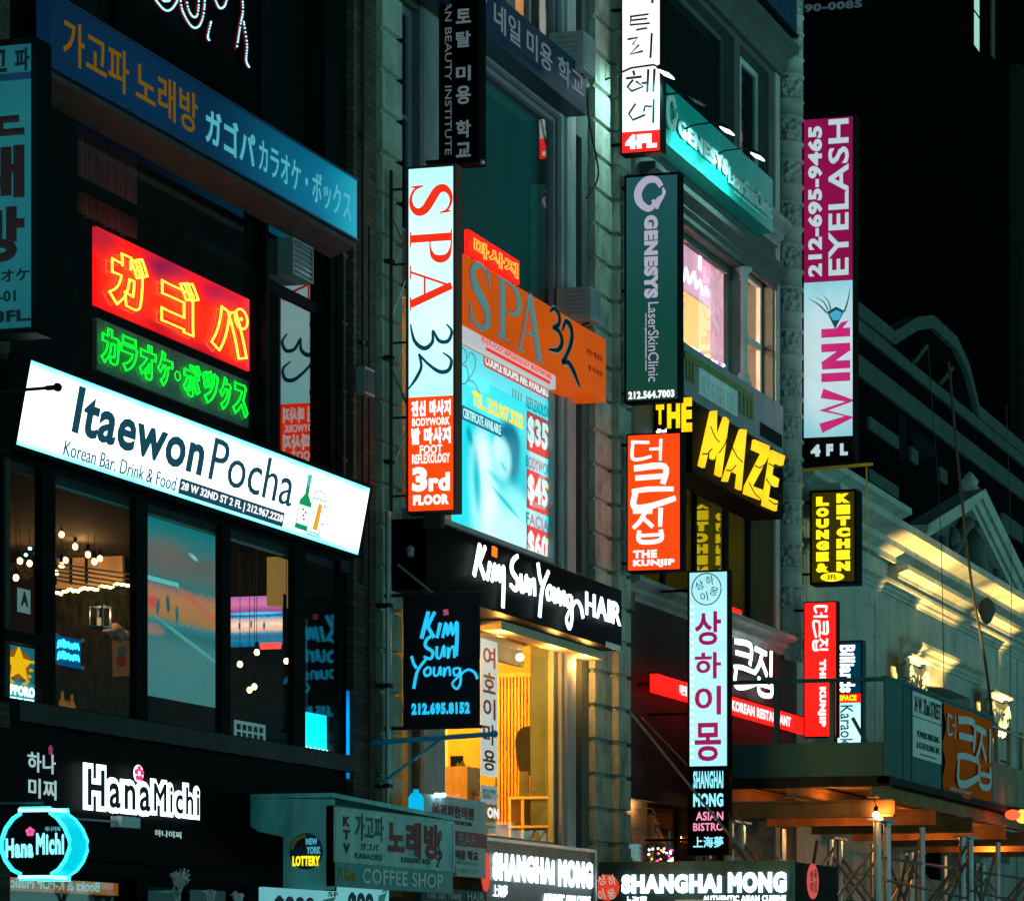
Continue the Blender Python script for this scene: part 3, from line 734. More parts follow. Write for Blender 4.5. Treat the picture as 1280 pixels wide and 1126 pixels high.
# ================================================================== inside the restaurant
XW = fx(430) - .12                                     # side wall of the dining room
def pt_in(px, py, Y): return at(px, py, Y)
def pendant(px, py, Y, label=None):
    p = pt_in(px, py, Y)
    t = thing('pendant_bulb', label or 'bare warm bulb hanging in the dim dining room', 'bulb', p, 'warm bulbs hanging in the dining room')
    MB().ball(p, .03, 10, 7, (1, 1, 1.2)).build('bulb', M['bulb'], t, True)
    MB().lathe(p, [(.018, .045), (.02, .1), (.012, .12)], 8).build('socket', M['black'], t)
    MB().tube([p + Vector((0, 0, .11)), Vector((p.x, p.y, w2t + .14))], .004, 4).build('cord', M['rubber'], t)
for i, (px, py, Y) in enumerate(((77, 668, 2.4), (94, 683, 2.6), (110, 693, 2.2), (125, 698, 2.8), (118, 702, 2.0), (82, 700, 3.0), (77, 707, 2.2), (70, 716, 2.6), (25, 701, 2.2), (37, 704, 2.8), (20, 722, 2.0))):
    pendant(px, py, Y)
def bulb_string(label, pts, mats, r=.014, sag=0, name='string_light', group=None):
    t = thing(name, label, 'string lights', pts[0], group)
    MB().tube(pts, .004, 4).build('wire', M['rubber'], t)
    me = None
    for i, p in enumerate(pts):
        mt = mats[i % len(mats)]
        MB().ball(Vector(p) + Vector((0, -.012, -.012)), r, 6, 5, (1.4, 1, 1)).build('bulb', mt, t)
    return t
bulb_string('row of warm fairy bulbs across the back of the dining room', [tuple(atx(69 + 3.05 * i, 740 - 12 * (i / 31) + 1.5 * math.sin(i * .9) + random.uniform(-1.5, 1.5), XW - .3)) for i in range(32)], [M['bulb']], .019)
bulb_string('blue fairy bulbs hanging down the narrow window beside the grade card', [tuple(pt_in(x, y, .5)) for x, y in ((36, 684), (31, 692), (44, 691), (44, 728), (46, 754), (45, 781), (40, 826), (46, 845), (41, 868))], [M['bulbblue']], .016)
# warm lamp glow of the room
light('POINT', atx(100, 690, XW - 1.2), (1, .5, .18), 34, b1, .12)
light('POINT', atx(30, 712, XW - 1.2), (1, .45, .12), 25, b1, .12)
M['coveplaster'] = paint('tan plaster', (.4, .27, .15), .9, 0, .2)
Fw_ = blx(XW, 62, 170, 640, 735)
MB().fprism(Fw_, list(reversed([(0, .3), (.35, .2), (.5, .1), (.78, .12), (.86, .3), (.88, 1), (0, 1)])), .0, .05).build('tan_wall_panel', M['coveplaster'], b1)
MB().fbox(Fw_, .02, .42, .28, .62, .06, .1).build('menu_print', emit('dim blue board', (.05, .16, .3), .4), b1)
Fg_ = blx(XW, 60, 172, 738, 905); MB().fbox(Fg_, 0, 0, 1, 1, 0, .04).build('foliage_wall', paint('dark olive foliage wall', (.02, .02, .006), .9, 0, .9, 14, .6, spec=.05), b1)
for a_ in (.1, .28, .46):
    MB().fbox(Fw_, a_, .3, a_ + .012, .95, .05, .09).build('shelf_upright', M['black'], b1)
mb = MB()
for k in range(5): mb.tube([at(66, 704 + k * 5, .9 + .1 * k), at(166, 718 + k * 6, .9 + .1 * k)], .01, 5)
mb.build('ceiling_pipe', M['pipe'], b1)
# projector screen
F = fac(181, 274, 640, 868, .3)
t = thing('projector_screen', 'teal roll down screen showing a blurred ball game behind the middle pane', 'screen', F.p(0, 1))
M['game'] = picture('projected game', [(0, (.07, .27, .27)), (.3, (.08, .28, .28)), (.38, (.03, .2, .22)), (.42, (.04, .3, .33)), (.46, (.5, .26, .08)), (.56, (.62, .3, .1)), (.6, (.55, .25, .16)), (.64, (.05, .24, .25)), (.7, (.12, .22, .2)), (.8, (.16, .17, .15)), (.86, (.05, .26, .27)), (1, (.0, .25, .27))],
    [(.1, .52, .1, .035, (.75, .12, .1), .4, 0), (.3, .53, .025, .05, (.02, .16, .18), .3, .2), (.17, .5, .02, .05, (.03, .2, .2), .3, -.2), (.42, .48, .022, .05, (.02, .2, .22), .3, 0), (.75, .55, .3, .02, (.7, .2, .12), .5, -.25), (.97, .5, .02, .06, (.05, .1, .12), .3, 0), (.6, .34, .45, .012, (.1, .5, .5), .5, -.22), (.1, .37, .14, .03, (.4, .25, .22), .5, 0), (.64, .83, .06, .012, (.3, .9, .95), .5, -.2), (.3, .8, .25, .08, (.2, .19, .17), .8, 0)], .85, 16, .09, .25)
MB().fbox(F, 0, 0, 1, 1, -.01, 0).build('picture', M['game'], t)
MB().fbox(F, -.02, -.03, 1.02, 0, -.05, .02).build('roller', M['grey'], t)
MB().fbox(F, 0, .34, .44, .365, .001, .003).build('score_strip', emit('scoreboard strip', (.12, .62, .6), .9), t)
# television
F = blx(XW - .12, 286, 353, 745, 808)
t = thing('television', 'wall television with a bright ball game beyond the pane next to the teal screen', 'television', F.p(0, 1))
PIC_AXIS[0] = 'y'
M['game2'] = picture('television picture', [(0, (.0, .1, .25)), (.12, (.0, .22, .4)), (.2, (.05, .12, .2)), (.27, (.02, .3, .5)), (.33, (1, .5, .3)), (.45, (1, .75, .6)), (.53, (.9, .45, .35)), (.57, (.05, .5, .75)), (.62, (.03, .05, .2)), (.72, (.35, .08, .3)), (.85, (.75, .2, .4)), (1, (.5, .15, .45))],
    [(.2, .42, .02, .07, (.05, .1, .25), .3, 0), (.42, .45, .02, .08, (.1, .15, .35), .3, 0), (.66, .41, .02, .08, (.05, .08, .2), .3, 0), (.5, .66, .5, .03, (.1, .6, .9), .4, .0)], 1.5, 14, .16, .45)
PIC_AXIS[0] = 'x'
MB().fbox(F, -.02, -.03, 1.02, 1.03, -.07, -.005).build('casing', M['black'], t)
MB().fbox(F, 0, 0, 1, 1, -.004, 0).build('screen', M['game2'], t)
MB().fbox(F, .6, .93, .98, 1.06, .001, .02).build('score_bug', emit('red score strip', (1, .08, .05), 1.4), t)
# menu grid, posters, small neon, fridge
F = fac(293, 332, 899, 943, .26)
t = thing('menu_board', 'white gridded menu sheet taped low inside the restaurant glass', 'menu', F.p(0, 1))
M['palesheet'] = emit('sheet with own glow', (.3, .62, .65), .32)  # room light through the sheet put in as glow
MB().fbox(F, 0, 0, 1, 1, -.005, 0).build('sheet', M['palesheet'], t)
mb = MB()
for i in range(4):
    for j in range(5): mb.fbox(F, .07 + .18 * j, .1 + .225 * i, .07 + .18 * j + .12, .1 + .225 * i + .16, .001, .003)
mb.build('print', M['ink'], t)
F = fac(68, 101, 793, 829, .28)
t = thing('neon_sign', 'small blue window sign with two scribbled bright cyan words', 'neon sign', F.p(0, 1))
MB().fbox(F, 0, 0, 1, 1, -.03, 0).build('panel', emit('deep blue panel', (.0, .09, .3), .8), t)
sc = lambda y: [[(.1 + .8 * i / 14, y + (.12 if i % 2 else -.1) * (1 if i % 3 else .6), .05) for i in range(15)], [(.08, y - .16, .06), (.3, y + .16, .06), (.42, y - .1, .06)]]
strokes(MB(), F, (0, 0, 1, 1), (0, 0, 1, 1), sc(.72) + sc(.32), .004, .01).build('lettering', M['cyanneon'], t)
mb = MB()
for a_, b_ in ((0, 0), (1, 0), (0, 1), (1, 1)): mb.ball(F.p(a_, b_, .02), .025, 6, 5)
mb.build('corner_stud', M['alu'], t)
F = fac(22, 38, 734, 764, .2)
t = thing('grade_card', 'pale card with a large letter A in the narrow end pane', 'card', F.p(0, 1))
MB().fbox(F, 0, 0, 1, 1, -.004, 0).build('card', emit('card with own glow', (.22, .45, .42), .45), t)  # light through the card put in as glow
txt(t, F, 'A', (.22, .12, .8, .72), M['ink'], bold=.05)
t = thing('hanging_lantern', 'glass candle lantern hanging from a cord under the fairy bulbs', 'lantern', at(125, 785, .5))
c = at(125, 783, .5); w = .075
mb = MB()
for sx in (-1, 1):
    for sy in (-1, 1): mb.box(c + Vector((sx * w - .008, sy * w - .008, 0)), c + Vector((sx * w + .008, sy * w + .008, .2)))
mb.box(c + Vector((-w - .01, -w - .01, -.015)), c + Vector((w + .01, w + .01, 0))); mb.box(c + Vector((-w - .01, -w - .01, .2)), c + Vector((w + .01, w + .01, .215)))
mb.build('cage', M['alu'], t)
MB().lathe(c, [(.07, .215), (.03, .26), (.015, .28)], 10).build('cap', M['gold'], t)
MB().tube([c + Vector((-.05, 0, .22)), c + Vector((0, 0, .43)), c + Vector((.05, 0, .22))], .005, 4).build('cord', M['gold'], t)
MB().lathe(c, [(.03, 0), (.03, .09)], 8).build('candle', emit('candle wax', (.9, .6, .25), .6), t)
light('POINT', c + Vector((0, -.02, .14)), (1, .6, .25), .8, t, .03)
F = blx(XW - .5, 141, 165, 800, 845)
t = thing('framed_poster', 'framed brown poster with a round blue motif hung low in the dining room', 'poster', F.p(0, 1))
MB().fbox(F, -.05, -.03, 1.05, 1.03, -.03, -.005).build('frame', M['wooddark'], t)
MB().fbox(F, 0, 0, 1, 1, -.004, .001).build('print', emit('poster with own glow', (.3, .16, .06), .18), t)  # light on the print put in as its own glow
MB().fprism(F, disc_pts(.5, .3, .26, .14, 16), .002, .004).build('motif', paint('poster blue', (.06, .2, .3), .7), t)
MB().fprism(F, disc_pts(.45, .58, .3, .15, 16), .002, .004).build('motif', paint('poster red', (.35, .05, .03), .7), t)
t = thing('paper_lampshade', 'crumpled pale paper lampshade above the framed poster', 'lampshade', atx(145, 795, XW - .6))
mb = MB(); c = atx(143, 792, XW - .6)
for k in range(7): mb.ball(c + Vector((-.1 + .045 * k, random.uniform(-.05, .05), .03 * math.sin(k) + .02)), .07, 8, 6, (1.2, 1, .8 + .3 * (k % 2)))
mb.build('shade', paint('crumpled paper', (.6, .4, .35), .9, 0, .3, 20, .5), t, True)
F = fac(376, 416, 888, 952, .06)
t = thing('drinks_fridge', 'glowing cyan drinks fridge low behind the last pane', 'fridge', F.p(0, 1))
MB().fbox(F, -.03, -.03, 1.03, 1.05, -.5, -.01).build('casing', M['black'], t)
MB().fbox(F, 0, 0, 1, .92, -.008, 0).build('lit_door', lightbox('fridge light', (.0, .9, 1), (0, .45, .75), 2.4), t)
mb = MB()
for k in range(7): mb.lathe(F.p(.1 + .13 * k, .86, .03), [(.018, 0), (.018, .05), (.007, .075), (.007, .1)], 6)
mb.build('bottle_print', M['led'], t)
t = thing('light_strip', 'vertical blue light strip at the corner of the restaurant front', 'light strip', at(432, 980, -.02))
F = fac(428, 436, 862, 972, -.02); MB().fbox(F, 0, 0, 1, 1, -.02, .02).build('tube', lightbox('blue strip', (.0, .3, .85), (0, .08, .3), 1.6), t)
MB().fbox(F, -.3, -.01, 0, 1.01, -.02, .05).build('channel', M['black'], t); 
# gold star light box
F = fac(2, 49, 803, 874, .02)
t = thing('light_box_sign', 'window light box with a gold star over white lettering', 'sign', F.p(0, 1))
MB().fbox(F, -.02, -.02, 1.02, 1.02, -.12, -.004).build('housing', M['black'], t)
MB().fbox(F, 0, 0, 1, 1, -.003, 0).build('light_panel', screen('teal starry panel', [(0, (.0, .5, .6)), (.25, (.02, .55, .62)), (.4, (.01, .13, .16)), (1, (.01, .16, .2))], .9, 12, .15), t)
st = [];
for k in range(10):
    r = .5 if k % 2 == 0 else .24
    st.append((.42 + r * .9 * math.sin(k * math.pi / 5) * .8, .33 - r * .62 * math.cos(k * math.pi / 5)))
M['starback'] = emit('backlit brown gold', (.32, .11, .0), .9)
MB().fprism(F, disc_pts(.42, .32, .36, .3, 6, .52, .52 + 2 * math.pi), .001, .004).build('emblem', M['starback'], t)
MB().fprism(F, list(reversed(st)), .005, .02).build('emblem', emit('backlit gold', (1, .55, .0), 1.0), t)
mb = MB()
for s_ in (-1, 1):
    for k in range(6): mb.fprism(F, disc_pts(.42 + s_ * (.16 + .045 * k), .66 - .05 * k * k / 3, .05, .03, 8), .005, .012)
mb.build('emblem', emit('backlit gold leaf', (1, .5, .0), .8), t)
txt(t, F, 'SAPPORO', (-.02, .7, .86, .88), M['ledtext'], bold=.05)
txt(t, F, 'PREMIUM BEER', (.0, .92, .86, .98), M['ledtext'], bold=.03)
for i, (px, py) in enumerate(((84, 892), (90, 884), (78, 880))):
    p = at(px, py, .5); t = thing('bottle', ['amber lit bottle on the dark bar top, tallest of three', 'amber lit bottle on the dark bar top nearest the blue neon', 'small amber bottle on the dark bar top beside the wide mullion'][i], 'bottle', p, None)
    MB().lathe(p, [(.035, -.12), (.035, .02), (.014, .07), (.014, .12)], 10).build('body', emit('amber bottle glow ' + str(i), (.35, .14, .01), .5), t, True); MB().lathe(p, [(.017, .12), (.017, .14)], 8).build('cap', M['gold'], t)
for i, (px, py, X_) in enumerate(((321, 815, .9), (300, 830, .7), (358, 826, .5), (318, 858, .4), (312, 862, .4))):
    pendant(px, py, .35 + .1 * i)
Fr_ = blx(XW, 288, 372, 820, 905); curtain(b1, fx(395), fx(428), fz(400, 900), fz(400, 770), .28, M['greycurtain'], 6, .02)
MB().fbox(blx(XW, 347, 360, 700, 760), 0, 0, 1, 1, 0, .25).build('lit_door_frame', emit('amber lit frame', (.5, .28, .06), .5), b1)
# ================================================================== ground floor restaurant front
F = fac(-10, 311, 908, 1066, -.16, ref=0)
t = thing('fascia_sign', 'black shop fascia with haloed white double outlined lettering and a pink flower', 'sign', F.p(0, 1))
MB().fbox(F, 0, 0, 1, 1, -.16, 0).build('board', M['blackgloss'], t)
A = F.a
bb = lambda py, px=95: (py - (908 + .165 * px)) / 158 
M['halo'] = emit('halo white LED', (.8, .96, 1), 3.2)
cored(t, F, 'Hana', (A(97), .2, A(183), .6), M['halo'], M['ink'], .13, .02, .05, .075, 1.22)
cored(t, F, 'Michi', (A(181), .26, A(243), .58), M['halo'], M['ink'], .13, .02, .052, .077, 1.22)
mb = MB(); fc = F.p(A(165), .24, .078)
mb.fprism(F, disc_pts(A(165), .235, .018, .075, 18), .068, .076); mb.build('flower_backing', M['halo'], t)
mb = MB()
for k in range(5):
    an = math.pi / 2 + k * 2 * math.pi / 5
    mb.fprism(F, disc_pts(A(165) + .0115 * math.cos(an), .235 - .045 * math.sin(an), .0068, .026, 10), .077, .085)
mb.build('flower', emit('pink flower LED', (1, .03, .16), 1.3), t)
stack_f = [('하나', (A(33), .165, A(68), .325)), ('미찌', (A(34), .375, A(69), .535))]
for w_, r in stack_f: txt(t, F, w_, r, M['dimled'] if 'dimled' in M else M.setdefault('dimled', emit('dim white LED lettering', (.55, .85, .85), .6)), bold=.02, d=.01)
txt(t, F, '하나미찌', (A(192), .695, A(225), .755), M['dimled'], d=.01)
mb = MB()
for k in range(5):
    an = math.pi / 2 + k * 2 * math.pi / 5
    mb.fprism(F, disc_pts(A(62) + .005 * math.cos(an), .13 - .026 * math.sin(an), .0035, .016, 8), .008, .014)
mb.build('flower', emit('dim pink LED', (.6, .06, .25), .45), t)
# lantern shaped hanging sign
Fl = bla(3, 88, 1010, 1098, -.75)
t = thing('lantern_sign', 'lantern shaped sign ringed in cyan neon with white lettering on black', 'sign', Fl.p(.5, 1))
ol = [(.28, .0), (.72, .0), (.72, .07), (.82, .14), (.93, .28), (1, .45), (1, .58), (.94, .74), (.84, .87), (.74, .93), (.74, 1), (.28, 1), (.28, .93), (.16, .87), (.06, .74), (0, .58), (0, .45), (.06, .28), (.17, .14), (.28, .07)]
ol = list(reversed(ol))
MB().fprism(Fl, ol, -.26, 0).build('drum', emit('cyan lit drum side', (.0, .62, .78), 1.0), t)
MB().fprism(Fl, [(.5 + (x - .5) * .93, .5 + (y - .5) * .95) for x, y in ol], .001, .006).build('face', M['blackgloss'], t)
rim = [Fl.p(x, y, .015) for x, y in ol]
MB().tube(rim, .016, 6, True).build('neon_rim', M['cyanneon'], t)
MB().tube([p - Fl.N * .27 for p in rim], .016, 6, True).build('neon_rim', M['cyanneon'], t)
MB().fbox(Fl, .26, .0, .76, .05, -.2, .03).build('cap', emit('white cyan tube', (.35, .9, 1), 2.0), t)
MB().fbox(Fl, .26, .95, .76, 1.0, -.2, .03).build('cap', emit('white cyan tube low', (.35, .9, 1), 2.0), t)
M['lanterntext'] = emit('cyan white lantern lettering', (.3, .9, 1), 1.1)
txt(t, Fl, 'Hana', (.06, .42, .47, .7), M['lanterntext'], bold=.05, d=.01)
txt(t, Fl, 'Michi', (.51, .35, .92, .66), M['lanterntext'], bold=.05, d=.01)
mb = MB()
for k in range(5):
    an = math.pi / 2 + k * 2 * math.pi / 5
    mb.fprism(Fl, disc_pts(.42 + .04 * math.cos(an), .33 - .04 * math.sin(an), .03, .03, 8), .008, .014)
mb.build('flower', emit('pink LED small', (1, .12, .4), .9), t)
txt(t, Fl, '하나미찌', (.64, .26, .86, .33), M['bluelit'], d=.01)
p = Fl.p(.85, .18, -.1)
MB().tube([Fl.p(.5, -.02, -.1), Fl.p(.5, -.1, -.1), (Fl.O.x, -.1, Fl.p(.5, -.1).z)], .02, 6).build('hanger', M['darkmetal'], t)
t = thing('conduit_rod', 'thin pale horizontal rod ending in a small white junction box on the black fascia', 'rod', at(150, 1026, -.25))
MB().tube([at(78, 1022, -.25), at(150, 1027, -.25)], .012, 6).build('rod', M['alu'], t)
MB().box(at(152, 1033, -.3), at(162, 1022, -.18) + Vector((0, 0, 0))).build('junction_box', M['white'], t)
# reflection of a sign across the street, put in as a glowing strip
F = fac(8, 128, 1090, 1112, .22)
t = thing('window_glow', 'orange strip in the dark shop window as a painted reflection of cyan lettering across the street', 'sign', F.p(0, 1))
MB().fbox(F, 0, 0, 1.42, 1, -.02, 0).build('strip', emit('orange reflection glow', (.42, .14, .02), .5, .25), t)
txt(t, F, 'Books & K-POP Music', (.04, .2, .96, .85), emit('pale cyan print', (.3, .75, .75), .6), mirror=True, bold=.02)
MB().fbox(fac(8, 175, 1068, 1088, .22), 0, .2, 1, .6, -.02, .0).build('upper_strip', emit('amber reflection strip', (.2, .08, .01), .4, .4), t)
# frosted branches
def coral(px, py, s, label, n):
    base = at(px, 1150, -.5); top = at(px, py, -.5); h = top.z - base.z
    t = thing('branch_plant', label, 'plant', base, 'white frosted branch plants by the shop door')
    mb = MB()
    def grow(p, d, l, r, k):
        q = p + d * l; mid = p.lerp(q, .5) + Vector((random.uniform(-1, 1), random.uniform(-1, 1), random.uniform(-1, 1))) * l * .12
        mb.tube([p, mid, q], [r, r * .9, r * .75], 6)
        if k == 0:
            for _ in range(3): mb.ball(q + Vector((random.uniform(-1, 1), random.uniform(-1, 1), random.uniform(-1, 1))) * r * 1.3, r * 1.3, 6, 5)
            return
        for _ in range(3 if k > 1 else 2):
            e = (d + Vector((random.uniform(-.8, .8), random.uniform(-.6, .6), random.uniform(-.1, .7)))).normalized(); grow(q, e, l * random.uniform(.6, .85), r * .72, k - 1)
    for i in range(n): grow(base + Vector((random.uniform(-.05, .05), 0, 0)), Vector((random.uniform(-.25, .25), random.uniform(-.2, .2), 1)).normalized(), h * .34, .017 * s, 4)
    mb.build('branch', M['coral'], t, True)
    MB().lathe((base.x, base.y, 0), [(.2, 0), (.26, base.z * .5), (.22, base.z + .02)], 14).build('pot', M['darkmetal'], t)
coral(222, 1092, 1.0, 'tall frosted white branch plant by the dark shop door', 2)
coral(262, 1114, .8, 'frosted white branch plant by the dark shop door, just cut by the picture foot', 2)
coral(300, 1116, .8, 'frosted white branch plant nearest the lottery badge', 2)

for px, r, z0, z1, lab in ((441, .022, 6.2, 16, 'thin dark conduit running up the middle of the sooty brick pier'), (449, .014, 3.2, 10.5, 'slim dark cable pipe low on the sooty brick pier'), (424, .03, 7.2, 10.4, 'black riser pipe beside the narrow window under the blue board')):
    x = fx(px); Yp = -.13 if px > 433 else -.05
    t = thing('conduit', lab, 'conduit', (x, Yp, z0)); MB().tube([(x, Yp, z0), (x, Yp, z1)], r, 6).build('pipe', M['darkmetal'], t)
    for k in range(4): MB().box((x - r * 2, Yp - r, z0 + .4 + (z1 - z0) * k / 4), (x + r * 2, Yp + .05, z0 + .44 + (z1 - z0) * k / 4)).build('clamp', M['darkmetal'], t)
p = Vector((fx(441), -.16, 8.6)); t = thing('junction_box', 'small grey electrical box on the sooty brick pier beside the tall spa sign', 'electrical box', p); MB().box(p + Vector((-.12, -.06, -.16)), p + Vector((.12, .06, .16))).build('box', M['grey'], t); MB().box(p + Vector((-.1, -.07, -.13)), p + Vector((.1, -.061, .13))).build('cover', M['darkmetal'], t)
# ================================================================== coffee shop canopy
Fs = bla(313, 416, 997, 1112, -.02); XC = Fs.O.x; YC = -.02 - Fs.w
t = thing('shop_canopy', 'weathered teal metal canopy lettered as a coffee shop with a round lottery badge', 'canopy', Fs.p(0, 1))
M['tealmetal'] = paint('weathered teal metal', (.2, .62, .6), .5, 0, .45, 2.5)
M['tealpale'] = paint('weathered pale teal board', (.48, .78, .74), .6, 0, .35, 3)
MB().fprism(Fs, list(reversed([(0, .0), (1, .02), (1, 1), (.4, .985), (.4, .42), (.1, .36), (0, .3)])), -.05, 0).build('side_panel', M['tealmetal'], t)
MB().fprism(Fs, list(reversed(round_disc(Fs, .68, .58, .2)))[::-1], .001, .006).build('badge', paint('deep blue badge', (.01, .05, .16), .5), t)
rr = .185
MB().fprism(Fs, disc_pts(.68, .58, rr / Fs.w, rr / Fs.h, 14, 1.6, 3.0) + disc_pts(.68, .58, .15 / Fs.w, .15 / Fs.h, 14, 1.6, 3.0)[::-1], .008, .011).build('badge_arc', M['gold'], t)
MB().fprism(Fs, disc_pts(.64, .5, .07 / Fs.w, .05 / Fs.h, 12), .007, .009).build('badge_arc', M['maroon'], t)
txt(t, Fs, 'NEW', (.68, .44, .82, .51), M['bluelit'], bold=.04, d=.01); txt(t, Fs, 'YORK', (.69, .53, .86, .61), M['bluelit'], bold=.04, d=.01)
txt(t, Fs, 'LOTTERY', (.52, .63, .85, .74), M['yellowprint'], bold=.05, d=.01)
Fd = fac(416, 566, 1006, 1107, YC); A = Fd.a
MB().fbox(Fd, 0, 0, 1, 1, -.08, 0).build('front_board', paint('teal coffee fascia', (.05, .4, .4), .5, 0, .3, 2.5), t)
mb = MB()
for r in ((.005, .02, 1, .05), (.005, .66, 1, .7), (.005, .05, .02, .66), (.985, .05, 1, .66)): mb.fbox(Fd, *r, .0, .03)
mb.build('trim', M['tealpale'], t)
MB().fbox(Fd, .02, .05, .985, .66, .001, .012).build('sign_face', M['tealpale'], t)
stack(t, Fd, 'KTV', (A(427), .1, A(436), .6), M['maroon'], gap=.25, bold=.06, d=.014)
M['greenprint'] = paint('faded green lettering', (.04, .16, .1), .6)
txt(t, Fd, '가고파', (A(442), .07, A(478), .4), M['greenprint'], bold=.03, d=.014)
txt(t, Fd, 'ガゴパ', (A(449), .43, A(471), .52), M['ink'], bold=.01, d=.014); txt(t, Fd, 'KARAOKE', (A(442), .56, A(476), .635), M['greenprint'], bold=.04, d=.014)
M['fadedred'] = paint('faded red lettering', (.33, .05, .07), .6)
txt(t, Fd, '노래방', (A(483), .09, A(548), .56), M['fadedred'], bold=.05, d=.014)
txt(t, Fd, 'KARAOKE BOX', (A(500), .56, A(537), .63), M['greenprint'], bold=.05, d=.014)
clef = [[(.55, .0, .1), (.35, .03, .1), (.45, .1, .1), (.6, .3, .1), (.5, .75, .1), (.62, .97, .1), (.75, .85, .1), (.4, .6, .1), (.2, .4, .1), (.4, .22, .1), (.75, .28, .1), (.72, .42, .1), (.5, .42, .1), (.45, .33, .1)]]
mb = strokes(MB(), Fd, (A(541), .16, A(551), .66), (.1, 0, .8, 1), clef, .014, .004, wk=.6); mb.build('lettering', M['ink'], t)
M['brightwhite'] = paint('bright white lettering', (.9, .92, .9), .5, 0, .05, bmp=0)
txt(t, Fd, 'COFFEE SHOP', (A(452), .745, A(553), .94), M['brightwhite'], d=.004, bold=.02)
txt(t, Fd, '24 Hour', (A(422), .75, A(445), .92), M['gold'], d=.004)
MB().hexa([Fs.p(0, .0, -.0), Fs.p(1, .0, 0), Fd.p(1, 0, 0), Fd.p(1, 0, 0) + Vector((0, -YC - .02, 0))] + [q + Vector((0, 0, .05)) for q in (Fs.p(0, 0, 0), Fs.p(1, 0, 0), Fd.p(1, 0, 0), Fd.p(1, 0, 0) + Vector((0, -YC - .02, 0)))]).build('top_cap', M['tealmetal'], t)
# price signs under the canopy
for p0, p1, pt0, txts, lab in ((330, 424, 1108, '$999', 'wide pale cyan price sign with big blue numerals under the canopy'), (427, 486, 1104, '$99', 'short pale cyan price sign with a leaf under the coffee shop board')):
    F = fac(p0, p1, pt0, pt0 + 60, YC + .12); t = thing('price_sign', lab, 'sign', F.p(0, 1))
    MB().fbox(F, 0, 0, 1, 1, -.06, 0).build('light_panel', emit('cyan price box', (.2, .66, .7), .62, .1), t)
    txt(t, F, txts, (.12, .16, .66, .75), M['navy'], bold=.06)
    MB().fprism(F, [(.72, .5), (.86, .45), (.95, .12), (.78, .2)], .001, .004).build('leaf_print', M['tealmetal'], t)
    txt(t, F, '5F', (.84, .02, .98, .12), M['navy'], bold=.03)
# directory board
F = fac(529, 607, 991, 1091, -.68); A = F.a
t = thing('directory_sign', 'grey directory board with a maroon bar stripe beside the coffee shop board', 'sign', F.p(0, 1))
M['greyboard'] = paint('grey blue sign board', (.5, .6, .63), .5, 0, .15)
MB().fbox(F, 0, 0, 1, 1, -.1, 0).build('board', M['greyboard'], t)
MB().fbox(F, .0, .42, 1, .61, .001, .004).build('stripe', M['magstripe'] if 'magstripe' in M else M.setdefault('magstripe', paint('maroon stripe', (.3, .015, .06), .5)), t)
txt(t, F, '경희한의원', (A(550), .1, A(592), .26), M['fadedred'], bold=.05); txt(t, F, 'ORIENTAL MEDICINE CLINIC', (A(551), .29, A(590), .34), M['ink'])
txt(t, F, 'BAR', (A(573), .45, A(595), .59), M['greyprint'])
txt(t, F, '미용 학교', (A(569), .66, A(597), .79), M['ink'], bold=.05); txt(t, F, 'BEAUTY INSTITUTE', (A(566), .8, A(597), .85), M['tealmetal'], bold=.03)
txt(t, F, '2', (A(566), .86, A(570.5), .99), M['ink'], bold=.03); txt(t, F, 'education', (A(572), .88, A(598), .95), M['tealmetal'], bold=.04)
ap = [disc_pts(A(544.5), .18, .05, .1, 16)]
strokes(MB(), F, (A(540), .08, A(549), .3), (0, 0, 1, 1), [[(.5 + .45 * math.cos(a), .5 + .45 * math.sin(a), .1) for a in [i * .42 + 1.9 for i in range(14)]]], .002, .004, wk=.6).build('emblem', M['fadedred'], t)
MB().fprism(F, disc_pts(A(544.5), .2, .035, .07, 12), .003, .006).build('emblem', M['fadedred'], t)
mb = MB()
for k in range(3): mb.fprism(F, [(A(592) + .045 * k - .02, .99), (A(594) + .045 * k, .99), (A(599) + .04 * k, .86 + .02 * k), (A(595.5) + .04 * k, .86 + .02 * k)], .002, .005)
mb.build('emblem', M['dimwhite'], t)
mb = MB()
for p in (546, 554): mb.lathe(at(p, 994, -.72), [(.02, -.02), (.035, .0), (.03, .03)], 8)
mb.build('top_lamp', M['led'], t)
c = at(520, 1022, -.7)
t = thing('flood_lamp', 'bottle shaped bright blue lamp standing at the corner of the coffee shop board', 'lamp', c)
k = (at(520, 986, -.7) - c).length
MB().lathe(c, [(.085, 0), (.09, .03), (.09, k * .7), (.06, k * .84), (.035, k * .88), (.035, k)], 14).build('shade', lightbox('blue lamp shade', (.0, .55, .95), (.0, .35, .7), .95), t, True)
F = fac(527, 607, 1108, 1150, -.66)
t = thing('shop_sign', 'dark green board with pale hair salon lettering just above the picture foot', 'sign', F.p(0, 1))
MB().fbox(F, 0, 0, 1, 1, -.08, 0).build('board', M['green'], t)
txt(t, F, 'Kim Sun Young', (.08, .05, .6, .4), M['dimwhite']); txt(t, F, 'HAIR', (.7, .05, .97, .32), M['dimwhite'], bold=.01)

